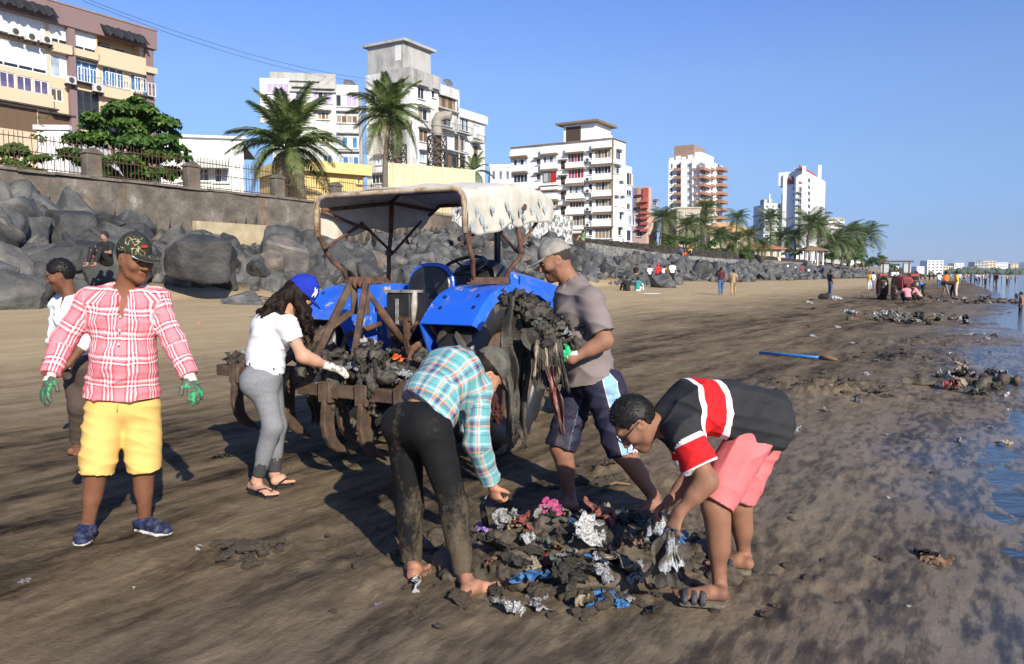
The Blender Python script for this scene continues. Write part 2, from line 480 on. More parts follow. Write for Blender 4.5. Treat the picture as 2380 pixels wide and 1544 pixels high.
streak_f = tex(t, comb(math_(t, 'MULTIPLY', s_o, 3.4), math_(t, 'MULTIPLY', n_o, 9.5), 5.0), 1.0, 9, 0.72)
k = math_(t, 'ADD', math_(t, 'ADD', math_(t, 'MULTIPLY', streak, 0.46), math_(t, 'MULTIPLY', streak_f, 0.24)), math_(t, 'ADD', math_(t, 'MULTIPLY', streak_big, 0.22), math_(t, 'MULTIPLY', mott, 0.18)))
damp_c = ramp(t, k, [(0.455, (0.024, 0.018, 0.012)), (0.50, (0.086, 0.063, 0.038)), (0.545, (0.158, 0.117, 0.071)), (0.605, (0.235, 0.177, 0.108)), (0.69, (0.36, 0.278, 0.172))])
dry_c = ramp(t, k, [(0.40, (0.29, 0.215, 0.12)), (0.52, (0.445, 0.338, 0.195)), (0.68, (0.54, 0.42, 0.255))])
blot_c = tex(t, comb(math_(t, 'MULTIPLY', s_o, 1.3), math_(t, 'MULTIPLY', n_o, 4.0), 7.0), 1.0, 4, 0.5)
blot_f = tex(t, comb(math_(t, 'MULTIPLY', s_o, 4.0), math_(t, 'MULTIPLY', n_o, 15.0), 2.0), 1.0, 5, 0.6)
blot = math_(t, 'ADD', math_(t, 'MULTIPLY', blot_f, 0.6), math_(t, 'MULTIPLY', blot_c, 0.4))
wet_c = ramp(t, math_(t, 'ADD', math_(t, 'MULTIPLY', blot, 0.8), math_(t, 'MULTIPLY', streak_big, 0.2)), [(0.43, (0.036, 0.032, 0.029)), (0.48, (0.10, 0.082, 0.060)), (0.53, (0.215, 0.172, 0.122))])
c1 = mixc(t, wet.outputs[0], damp_c, wet_c)
c2 = mixc(t, dry.outputs[0], c1, dry_c)
bank = t.nodes.new('ShaderNodeMapRange'); bank.inputs['From Min'].default_value = 26.5; bank.inputs['From Max'].default_value = 28.5; t.links.new(n_o, bank.inputs['Value'])
c2 = mixc(t, bank.outputs[0], c2, ramp(t, mott, [(0.35, (0.02, 0.019, 0.017)), (0.65, (0.10, 0.085, 0.065))]))
fleck = ramp(t, tex(t, geo, 34.0, 5, 0.7), [(0.62, (0, 0, 0)), (0.70, (0.5,) * 3)])
c2 = mixc(t, fleck, c2, mixc(t, 1.0, c2, (1.9, 1.9, 1.9), 'MULTIPLY'))
c3 = mixc(t, math_(t, 'MULTIPLY', fine, 0.7), c2, mixc(t, 1.0, c2, (0.62, 0.6, 0.58), 'MULTIPLY'))
setc(t, b.inputs['Base Color'], c3)
ro = ramp(t, wet.outputs[0], [(0.0, (0.9,) * 3), (0.55, (0.7,) * 3), (0.85, (0.45,) * 3), (1.0, (0.2,) * 3)])
ro2 = mixc(t, dry.outputs[0], ro, (0.9, 0.9, 0.9))
ro3 = mixc(t, math_(t, 'MULTIPLY', streak, 0.5), ro2, mixc(t, 1.0, ro2, (0.25, 0.25, 0.25), 'ADD'))
t.links.new(ro3, b.inputs['Roughness'])
sp_ = ramp(t, wet.outputs[0], [(0.0, (0.1,) * 3), (0.6, (0.2,) * 3), (0.9, (0.3,) * 3), (1.0, (0.45,) * 3)]); t.links.new(sp_, b.inputs['Specular IOR Level'])
bh = math_(t, 'ADD', math_(t, 'ADD', math_(t, 'MULTIPLY', tex(t, geo, 22.0, 8, 0.75), 1.5), math_(t, 'ADD', math_(t, 'MULTIPLY', streak, 1.2), math_(t, 'MULTIPLY', streak_f, 1.6))), math_(t, 'MULTIPLY', tex(t, geo, 5.0, 5, 0.6), 1.2))
bn = bump(t, b, bh, 0.5, 0.022)
bsx = math_(t, 'MULTIPLY_ADD', wet.outputs[0], -0.25); t.nodes[-1].inputs[2].default_value = 0.62
t.links.new(bsx, bn.inputs['Strength'])
M_SAND = m
def polar_sheet(name, hfun, mat, da=0.17, r0=0.3, r1=7000, fine_to=70, q=1.0095, lim=43):
 ang = np.concatenate([np.arange(-180, -lim, 6.0), np.arange(-lim, lim, da), np.arange(lim, 180, 6.0)])
 ang = np.radians(ang)
 rr = [r0, 0.6, 0.9, 1.2, 1.5, 1.8, 2.1, 2.35, 2.5]
 while rr[-1] < r1: rr.append(rr[-1] * (q if rr[-1] < fine_to else 1.03 if rr[-1] < 900 else 1.12))
 rr = np.array(rr)
 A, R = np.meshgrid(ang, rr); X = np.sin(A) * R; Y = np.cos(A) * R
 Z = hfun(X, Y)
 V = np.stack([X.ravel(), Y.ravel(), Z.ravel()], 1); na, nr = len(ang), len(rr)
 i, j = np.meshgrid(np.arange(nr - 1), np.arange(na), indexing='ij'); jn = (j + 1) % na
 F = np.stack([(i * na + j).ravel(), (i * na + jn).ravel(), ((i + 1) * na + jn).ravel(), ((i + 1) * na + j).ravel()], 1)[:, ::-1]
 c = len(V); V = np.concatenate([V, [[0, 0, float(hfun(np.array(0.0), np.array(0.0)))]]])
 o = link(name, mesh_np(name, V, F), mat); return o
def _gnd(X, Y):
 z = gh(X, Y, True)
 return z
ground = polar_sheet('beach_ground', _gnd, M_SAND); ground['kind'] = 'structure'
m, t, b = _new('sea_water')
c = coord(t, 'Object', (0.6, 1.6, 1), (0, 0, -COAST))
h = math_(t, 'ADD', tex(t, c, 1.6, 5, 0.6), math_(t, 'MULTIPLY', tex(t, c, 7.0, 3, 0.6), 0.25))
bump(t, b, h, 0.55, 0.05)
b.inputs['Base Color'].default_value = (0.030, 0.045, 0.06, 1); b.inputs['Roughness'].default_value = 0.08
b.inputs['IOR'].default_value = 1.33
M_SEA = m
me = bpy.data.meshes.new('sea')
sp = []
for s_, n0, n1 in [(4.5, 3.5, -60), (20, 5, -300), (80, 8, -900), (400, 18, -2500), (1500, 60, -5000), (6500, 200, -8000)]:
 for n_ in (n0, n1):
  p = xy(s_, n_ + 0); sp.append((p[0], p[1], -0.052))
me.from_pydata(sp, [], [(2 * k + 1, 2 * k + 3, 2 * k + 2, 2 * k) for k in range(5)])
sea = link('sea', me, M_SEA); sea['kind'] = 'structure'
m, t, b = _new('basalt')
oi = t.nodes.new('ShaderNodeObjectInfo'); cc = coord(t, 'Object')
ad = t.nodes.new('ShaderNodeVectorMath'); t.links.new(cc, ad.inputs[0]);
rv = t.nodes.new('ShaderNodeCombineXYZ'); rr_ = math_(t, 'MULTIPLY', oi.outputs['Random'], 50.0)
for k_ in range(3): t.links.new(rr_, rv.inputs[k_])
t.links.new(rv.outputs[0], ad.inputs[1]); cc2 = ad.outputs[0]
n1 = tex(t, cc2, 1.6, 8, 0.62)
dark = ramp(t, n1, [(0.3, (0.030, 0.031, 0.032)), (0.5, (0.075, 0.076, 0.075)), (0.66, (0.14, 0.135, 0.125))])
warm = ramp(t, n1, [(0.3, (0.055, 0.045, 0.037)), (0.5, (0.115, 0.092, 0.072)), (0.68, (0.20, 0.155, 0.115))])
isw = ramp(t, oi.outputs['Random'], [(0.90, (0, 0, 0)), (0.94, (1, 1, 1))])
pat = ramp(t, tex(t, cc2, 0.8, 4, 0.5), [(0.58, (0, 0, 0)), (0.70, (0.45,) * 3)])
col = mixc(t, mixc(t, 1.0, isw, pat, 'ADD'), dark, warm)
vm = math_(t, 'MULTIPLY_ADD', oi.outputs['Random'], 0.75); t.nodes[-1].inputs[2].default_value = 0.46
hv = t.nodes.new('ShaderNodeHueSaturation'); t.links.new(vm, hv.inputs['Value']); t.links.new(col, hv.inputs['Color'])
setc(t, b.inputs['Base Color'], hv.outputs[0]); b.inputs['Roughness'].default_value = 0.72
hh = math_(t, 'ADD', tex(t, cc2, 5.0, 8, 0.7), math_(t, 'MULTIPLY', tex(t, cc2, 1.8, 3, 0.6, 'ShaderNodeTexVoronoi'), 0.8))
bump(t, b, hh, 0.6, 0.07)
M_ROCK = m
def boulder_mesh(name, seed, detail=True):
 rs = np.random.RandomState(seed)
 bm = bmesh.new()
 k = rs.randint(11, 19)
 ax = np.array([1.0, rs.uniform(0.8, 1.0), rs.uniform(0.68, 0.95)])
 for _ in range(k):
  v = nrm(rs.normal(size=3)) * rs.uniform(0.82, 1.08); bm.verts.new(tuple(v * ax))
 r = bmesh.ops.convex_hull(bm, input=bm.verts)
 for v in [e for e in r['geom_interior'] if isinstance(e, bmesh.types.BMVert)]:
  if v.is_valid: bm.verts.remove(v)
 bmesh.ops.dissolve_limit(bm, angle_limit=0.25, verts=bm.verts, edges=bm.edges)
 bmesh.ops.bevel(bm, geom=list(bm.edges), offset=0.05 if detail else 0.05, segments=1, affect='EDGES', clamp_overlap=True)
 bmesh.ops.triangulate(bm, faces=bm.faces)
 if detail:
  bmesh.ops.subdivide_edges(bm, edges=[e for e in bm.edges if e.calc_length() > 0.22], cuts=1)
  bmesh.ops.triangulate(bm, faces=bm.faces)
  bmesh.ops.subdivide_edges(bm, edges=[e for e in bm.edges if e.calc_length() > 0.16], cuts=1)
  bmesh.ops.triangulate(bm, faces=bm.faces)
 bm.normal_update()
 co = np.array([v.co[:] for v in bm.verts]); no = np.array([v.normal[:] for v in bm.verts])
 d = 0.06 * fbm(co * 2.6 + seed, 3, seed)
 for v, p in zip(bm.verts, co + no * d[:, None]): v.co = p
 me = bpy.data.meshes.new(name); bm.to_mesh(me); bm.free()
 me.polygons.foreach_set('use_smooth', [True] * len(me.polygons))
 bm = bmesh.new(); bm.from_mesh(me)
 for e in bm.edges:
  if e.is_manifold and e.calc_face_angle(0) > 0.5: e.smooth = False
 bm.to_mesh(me); bm.free()
 me.materials.append(M_ROCK); return me
BLD = [boulder_mesh('boulder', 100 + k) for k in range(16)]
BLD_LO = [boulder_mesh('boulder_far', 300 + k, False) for k in range(8)]
rk = np.random.RandomState(12)
def rot_euler(r): return (r.uniform(-1.2, 1.2), r.uniform(-1.2, 1.2), r.uniform(0, 6.28))
ROCKS = []          # candidates (x, y, z, size, apparent)
def px_of(p):
 q = np.array(p) - np.array([0, 0, CAMH]); c_, s_ = math.cos(PITCH), math.sin(PITCH)
 f = q[1] * c_ - q[2] * s_; u = q[1] * s_ + q[2] * c_
 return CX + FP * q[0] / f, CY - FP * u / f, f
s_ = 2.0
while s_ < 470:
 step = 0.95 if s_ < 75 else 1.35 if s_ < 160 else 2.4
 n_ = 26.2
 while n_ < 36.3:
  ss = s_ + rk.uniform(-0.5, 0.5) * step; nn_ = n_ + rk.uniform(-0.5, 0.5)
  big = rk.rand()
  r = (0.48 + 0.85 * big ** 2.6) * (1.3 if ss < 34 else 1.05 if ss < 80 else 1.15 if ss < 160 else 1.5)
  if nn_ < 27.5: r *= rk.uniform(0.35, 1.0)
  p = xy(ss, nn_ + float(coff(ss)) - (1.5 * math.sin(ss * 0.21) if nn_ < 29 else 0))
  if nn_ > 34.5 and 22 < ss < 47: r *= .72
  z = float(gh(p[0], p[1])) + r * rk.uniform(0.1, 0.45)
  X_, Y_, f_ = px_of((p[0], p[1], z))
  if -140 < X_ < 2180 and f_ > 5: ROCKS.append((p[0], p[1], z, r, r / f_))
  n_ += 0.95 if s_ < 75 else 1.25 if s_ < 160 else 2.1
 s_ += step
HERO = [
 (18, 694, 22.5, 98, 3, .78, (0.2, -0.1, 0.6), 'huge dark boulder with a pale streaked face resting on the sand beside two men'),
 (470, 603, 30.0, 98, 1, .72, (0.0, 0.1, 0.3), 'big pitted grey boulder wider than a man, jutting above dark hollow'),
 (112, 497, 33.0, 62, 7, 1.1, (0.5, 0.2, 1.1), 'tall slanted slab boulder leaning on the stained retaining wall'),
 (45, 520, 31.0, 82, 9, .85, (0.1, 0.3, 2.0), 'wide brown-grey boulder below the slanted slab'),
 (288, 560, 32.5, 72, 11, .8, (0.0, 0.3, 0.1), 'rounded charcoal boulder standing right behind the camouflage cap'),
 (600, 625, 31.0, 45, 13, .8, (0.2, 0.1, 1.5), 'smooth tan boulder leaning beside the big pitted boulder'),
 (720, 556, 45.0, 50, 2, .8, (0.3, 0.1, 0.6), 'flat-faced grey boulder under a broken hollow in the wall'),
 (1548, 658, 62.0, 40, 6, .75, (0.0, 0.1, 0.2), 'single low boulder lying on the sand apart from the heap'),
 (560, 700, 27.5, 62, 12, .55, (0.1, 0.0, 0.9), 'low flat-topped boulder half sunk at the foot of the heap'),
]
for (x, y, d, w, k, fl, eu, lab) in HERO:
 c_ = P(x, y, d); r = w * d / FP
 o = link('boulder', BLD[k % 16], M_ROCK, None, c_, eu, (r, r * 0.9, r * fl)); tag(o, lab, 'boulder', 'boulders of the sea defence')
ROCKS.sort(key=lambda q: -q[4])
for i, (x, y, z, r, a) in enumerate(ROCKS[:285]):
 o = link('boulder', BLD[i % 16], M_ROCK, None, (x, y, z), rot_euler(rk), (r * rk.uniform(.9, 1.25), r, r * rk.uniform(.75, 1.1)))
 s_, n_ = sn(x, y); zone = 'below the stained wall and broad tree' if s_ < 30 else 'below the stained wall near the low palm' if s_ < 50 else 'in the high heap by the whitewashed wall' if s_ < 77 else 'below the rubble stone wall'
 tag(o, '%s angular basalt boulder %s' % ('large' if r > 1.15 else 'middling' if r > .78 else 'small', zone), 'boulder', 'boulders of the sea defence')
Vs, Fs, off = [], [], 0
lo_np = []
for me in BLD_LO:
 V = np.array([v.co[:] for v in me.vertices]); F = np.array([p.vertices[:] for p in me.polygons]); lo_np.append((V, F))
for i, (x, y, z, r, a) in enumerate(ROCKS[285:]):
 V, F = lo_np[i % 8]
 from mathutils import Euler
 R = np.array(Euler(rot_euler(rk)).to_matrix()); Vs.append((V * r * np.array([rk.uniform(.9, 1.3), 1, rk.uniform(.7, 1.1)])) @ R.T + (x, y, z)); Fs.append(F + off); off += len(V)
me = mesh_np('far_boulders', np.concatenate(Vs), np.concatenate(Fs), True);
bm = bmesh.new(); bm.from_mesh(me)
for e in bm.edges:
 if e.is_manifold and e.calc_face_angle(0) > 0.5: e.smooth = False
bm.to_mesh(me); bm.free()
o = link('boulder_heap', me, M_ROCK); tag(o, 'smaller and distant grey boulders filling the long sea defence', 'boulders', kind='stuff')
m, t, b = _new('stained_concrete')
c = coord(t, 'Object'); c2 = coord(t, 'Object', (1.0, 1.0, 0.22))
n1 = tex(t, c, 0.9, 8, 0.65); n2 = tex(t, c2, 1.5, 7, 0.62); n3 = tex(t, c, 6.0, 6, 0.7)
base = ramp(t, n1, [(0.3, (0.065, 0.058, 0.05)), (0.48, (0.125, 0.105, 0.083)), (0.62, (0.19, 0.165, 0.135)), (0.75, (0.34, 0.32, 0.29))])
rust = ramp(t, n2, [(0.56, (0, 0, 0)), (0.70, (0.75,) * 3)])
base = mixc(t, rust, base, (0.19, 0.095, 0.045))
base = mixc(t, ramp(t, n3, [(0.5, (0, 0, 0)), (0.68, (0.6,) * 3)]), base, (0.055, 0.05, 0.045))
setc(t, b.inputs['Base Color'], base); b.inputs['Roughness'].default_value = 0.9
bump(t, b, math_(t, 'ADD', n3, n1), 0.6, 0.06)
M_WALLC = m
M_RUST = mt('rusty_iron', [(0.028, 0.020, 0.016), (0.075, 0.040, 0.022), (0.14, 0.062, 0.028)], 9, 0.85, 0.4, 40, 0.004)
M_CREAM = mt('cream_paint', [(0.52, 0.44, 0.28), (0.66, 0.57, 0.38)], 1.2, 0.85, 0.2)
M_STONE = mt('rubble_stone', [(0.10, 0.10, 0.095), (0.2, 0.195, 0.18), (0.33, 0.32, 0.29)], 2.5, 0.9, 0.6, 5, 0.1)
def wall_run(name, pts, top, base, th, label, mat, step=1.0, amp=0.04, seed=0, cap=None):
 """wall along (s, n) points, uneven top and face; local origin at its start"""
 S = []
 for (a, b_) in zip(pts[:-1], pts[1:]):
  k = max(1, int(np.linalg.norm(np.array(b_) - a) / step))
  for i in range(k): S.append(np.array(a) + (np.array(b_) - a) * i / k)
 S.append(np.array(pts[-1])); S = np.array(S, float)
 O = xy(*S[0]); V = []; F = []
 nz = 8
 for i, (s_, n_) in enumerate(S):
  tp = np.interp(s_, *top) if isinstance(top, tuple) else top
  for j in range(nz + 1):
   zz = base + (tp - base) * j / nz
   d = amp * float(fbm(np.array([[s_ * 0.7, zz * 0.9, seed]]), 3, seed)[0])
   p = xy(s_, n_ + d); V.append((p[0] - O[0], p[1] - O[1], zz + (0.05 * float(vn(np.array([[s_ * 0.8, 0, seed]]))[0]) if j == nz else 0)))
  p = xy(s_, n_ + th); V.append((p[0] - O[0], p[1] - O[1], tp + 0.02)); V.append((p[0] - O[0], p[1] - O[1], base))
 w = nz + 3
 for i in range(len(S) - 1):
  for j in range(w - 1): F.append((i * w + j, i * w + j + 1, (i + 1) * w + j + 1, (i + 1) * w + j))
 F.append(tuple(range(w))); F.append(tuple((len(S) - 1) * w + j for j in range(w)))
 me = bpy.data.meshes.new(name); me.from_pydata([tuple(map(float, v)) for v in V], [], F)
 bm = bmesh.new(); bm.from_mesh(me); bmesh.ops.recalc_face_normals(bm, faces=bm.faces); bm.to_mesh(me); bm.free()
 o = link(name, me, mat, None, (O[0], O[1], 0)); tag(o, label, 'wall'); return o
WN = 37.5; WT = 6.1
wall = wall_run('retaining_wall', [(6, WN), (53, WN)], WT, 1.2, 0.55, 'long stained concrete retaining wall behind the boulders, rust streaks on it', M_WALLC, 0.7, 0.09, 3)
M_MOTT = mt('mottled_whitewash', [(0.10, 0.10, 0.095), (0.42, 0.42, 0.40), (0.72, 0.71, 0.68)], 2.2, 0.9, 0.4, 9, 0.03, pos=[0.4, 0.5, 0.58])
wall_run('whitewashed_wall', [(53.2, WN - 0.3), (74, WN - 0.3)], 7.4, 1.2, 0.4, 'mottled peeling whitewashed wall seen under the tractor canopy', M_MOTT, 0.8, 0.05, 9)
mb = MB(); o_ = xy(6, WN)
for i in range(28):
 a = xy(6 + i * 1.68 + 0.01, WN - 0.02 + 0.02 * math.sin(i * 2.1)); b_ = xy(6 + (i + 1) * 1.68 - 0.012, WN - 0.02)
 c0 = (a + b_) / 2 + CN * 0.26 - o_
 me = MB().box((0, 0, 0), (1.665, 0.70, 0.13)).mesh('coping_slab') if i == 0 else me
 link('coping_slab', me, M_WALLC, wall, (c0[0], c0[1], WT + 0.075 + 0.015 * math.sin(i * 3.7)), (0.02 * math.sin(i * 5), 0, COAST))
pa = xy(31.2, WN - 0.22) ;
mb = MB().box((0, 0, 0), (5.4, 0.35, 1.3)); link('plaster_patch', mb.mesh('plaster_patch'), mt('tan_plaster', [(0.34, 0.27, 0.165), (0.47, 0.385, 0.25)], 2.0, 0.9, 0.3), wall, (pa[0] - o_[0], pa[1] - o_[1], 3.75), (0, 0, COAST))
def wall_s(px):                       # coast position where the ray through column px meets the wall plane
 dx = (px - CX) / FP; d = WN / (dx * CN[0] + CN[1]); return dx * d * CU[0] + d * CU[1]
pil = [wall_s(232), wall_s(460), wall_s(657), wall_s(790)]
pillar_me = None
for i, s_ in enumerate(pil):
 if pillar_me is None:
  mb = MB(); mb.box((0, 0, 0.55), (0.78, 0.52, 1.1))
  mb.add([(-.45, -.32, 1.1), (.45, -.32, 1.1), (.45, .32, 1.1), (-.45, .32, 1.1), (-.45, -.32, 1.18), (.45, -.32, 1.18), (.45, .32, 1.18), (-.45, .32, 1.18), (0, -.32, 1.42), (0, .32, 1.42)],
               [(0, 1, 2, 3), (0, 4, 5, 1), (2, 6, 7, 3), (1, 5, 6, 2), (0, 3, 7, 4), (4, 8, 5), (6, 9, 7), (5, 8, 9, 6), (4, 7, 9, 8)])
  pillar_me = mb.mesh('pillar', bevel=0.025)
 p = xy(s_, WN + 0.25)
 o = link('wall_pillar', pillar_me, M_WALLC, None, (p[0], p[1], WT + 0.12), (0, 0, COAST));
 tag(o, ['gabled concrete pillar on the wall beside the leafy bush', 'gabled concrete pillar on the wall just past the broad green tree', 'gabled concrete pillar standing before the low palm', 'gabled concrete pillar on the wall near the yellow building'][i], 'pillar', 'gabled concrete pillars on the wall')
bar_me = MB().tube([(0, 0, 0), (0, 0, 1.62)], 0.0155, 6).tube([(0, 0, 1.62), (0, 0, 1.74)], [0.0155, 0.002], 6).mesh('railing_bar')
ends = [7.5] + pil + [54]
rail_lab = ['rusty iron railing beside the leafy climbing bush', 'rusty iron railing in front of the broad green tree', 'rusty iron railing before the white bungalow', 'rusty iron railing below the low palm', 'rusty iron railing in front of the yellow building']
for i in range(len(ends) - 1):
 a = ends[i] + (0.45 if i else 0); b_ = ends[i + 1] - 0.45; p = xy(a, WN + 0.3); q = xy(b_, WN + 0.3)
 root = empty('iron_railing', (p[0], p[1], WT + 0.14), COAST, rail_lab[i], 'railing', 'iron railings on the wall')
 L = b_ - a; n_ = int(L / 0.205)
 for hz in (0.12, 0.85, 1.45):
  link('rail', MB().box((L / 2, 0, hz), (L, 0.02, 0.045)).mesh('rail'), M_RUST, root)
 for k_ in range(n_ + 1):
  if rk.rand() < 0.02: continue
  link('bar', bar_me, M_RUST, root, (k_ * L / n_, 0.022 * rk.uniform(-1, 1), 0), (rk.normal() * 0.01, rk.normal() * 0.012, 0), (1, 1, rk.uniform(0.97, 1.03)))
def far_wall_sn(px, d):
 X_ = (px - CX) / FP * d; return sn(X_, d)
a = far_wall_sn(1372, 84); b_ = far_wall_sn(1540, 105); c_ = far_wall_sn(1712, 128)
wall_run('stone_wall', [a, b_, c_], ([a[0], b_[0], c_[0]], [4.75, 4.2, 3.75]), 1.0, 0.6, 'grey rubble stone wall on top of the boulders below the palms', M_STONE, 1.5, 0.12, 5)
a = far_wall_sn(1780, 163); b_ = far_wall_sn(1930, 268); c_ = far_wall_sn(2060, 430)
wall_run('brown_wall', [a, b_, c_], ([a[0], b_[0], c_[0]], [4.4, 4.6, 5.0]), 1.0, 0.5, 'low brown boundary wall under the thatched hut and tower', mt('brown_wall', [(0.15, 0.12, 0.095), (0.27, 0.225, 0.18)], 0.8, 0.9, 0.3), 3, 0.1, 6)
# ================================================================ buildings
def glassm(name, col, rough=0.12):
 if name in MATS: return MATS[name]
 m, t, b = _new(name)
 c = coord(t, 'Object'); n = tex(t, c, 0.7, 3, 0.5)
 setc(t, b.inputs['Base Color'], ramp(t, n, [(0.35, tuple(v * 0.6 for v in col)), (0.65, tuple(min(1, v * 1.3) for v in col))]))
 b.inputs['Roughness'].default_value = rough; b.inputs['Specular IOR Level'].default_value = 0.6
 MATS[name] = m; return m
def drapem(name, c0, c1, freq=9.0, rough=0.85):
 """curtain or slatted blind: soft vertical folds"""
 if name in MATS: return MATS[name]
 m, t, b = _new(name)
 c = coord(t, 'Object'); w = t.nodes.new('ShaderNodeTexWave'); w.inputs['Scale'].default_value = freq; w.inputs['Distortion'].default_value = 2.5; w.inputs['Detail'].default_value = 2
 t.links.new(c, w.inputs[0]); setc(t, b.inputs['Base Color'], ramp(t, w.outputs[1], [(0.2, c0), (0.8, c1)])); b.inputs['Roughness'].default_value = rough
 MATS[name] = m; return m
def weathered(name, clean, dirt, amount=0.5, sc=0.35):
 if name in MATS: return MATS[name]
 m, t, b = _new(name)
 c = coord(t, 'Object'); c2 = coord(t, 'Object', (1, 1, 0.16))
 n1 = tex(t, c2, sc * 4, 8, 0.68); n2 = tex(t, c, sc, 6, 0.6)
 k = math_(t, 'ADD', math_(t, 'MULTIPLY', n1, 0.6), math_(t, 'MULTIPLY', n2, 0.5))
 col = ramp(t, k, [(0.74 - 0.40 * amount, clean), (0.86 - 0.40 * amount + 0.02, tuple((a + d) / 2 for a, d in zip(clean, dirt))), (0.95 - 0.35 * amount, dirt)])
 setc(t, b.inputs['Base Color'], col); b.inputs['Roughness'].default_value = 0.88
 bump(t, b, tex(t, c, 3.0, 6, 0.6), 0.15, 0.03)
 MATS[name] = m; return m
GL = dict(
 dark=glassm('glass_dark', (0.022, 0.026, 0.03)), blue=glassm('glass_blue', (0.05, 0.17, 0.34), 0.2), grey=glassm('glass_grey', (0.12, 0.14, 0.16), 0.2),
 viol=drapem('curtain_violet', (0.30, 0.22, 0.50), (0.52, 0.44, 0.70)), blind=drapem('blind_white', (0.62, 0.66, 0.70), (0.74, 0.78, 0.80), 2.0),
 brown=drapem('curtain_brown', (0.085, 0.05, 0.03), (0.17, 0.105, 0.062), 7.0), tan=drapem('curtain_tan', (0.22, 0.17, 0.115), (0.33, 0.265, 0.19), 8.0),
 red=drapem('curtain_red', (0.42, 0.015, 0.02), (0.60, 0.035, 0.045), 6.0), louv=drapem('louvre_brown', (0.06, 0.038, 0.026), (0.12, 0.08, 0.055), 12.0), purp=glassm('glass_purple', (0.10, 0.085, 0.17), 0.25),
 net=drapem('net_curtain', (0.38, 0.40, 0.42), (0.62, 0.65, 0.66), 9.0), pale=glassm('glass_pale', (0.34, 0.40, 0.46), 0.2))
M_FRW = mt('frame_white', (0.72, 0.72, 0.72), 6, 0.6, 0); M_FRD = mt('frame_dark', (0.06, 0.055, 0.05), 6, 0.6, 0); M_FRB = mt('frame_brown', (0.13, 0.085, 0.05), 6, 0.7, 0)
PANE = {}
def pane_mesh(w, h):
 k = (round(w, 2), round(h, 2))
 if k not in PANE: PANE[k] = MB().box((0, 0, 0), (k[0], 0.02, k[1])).mesh('pane')
 return PANE[k]
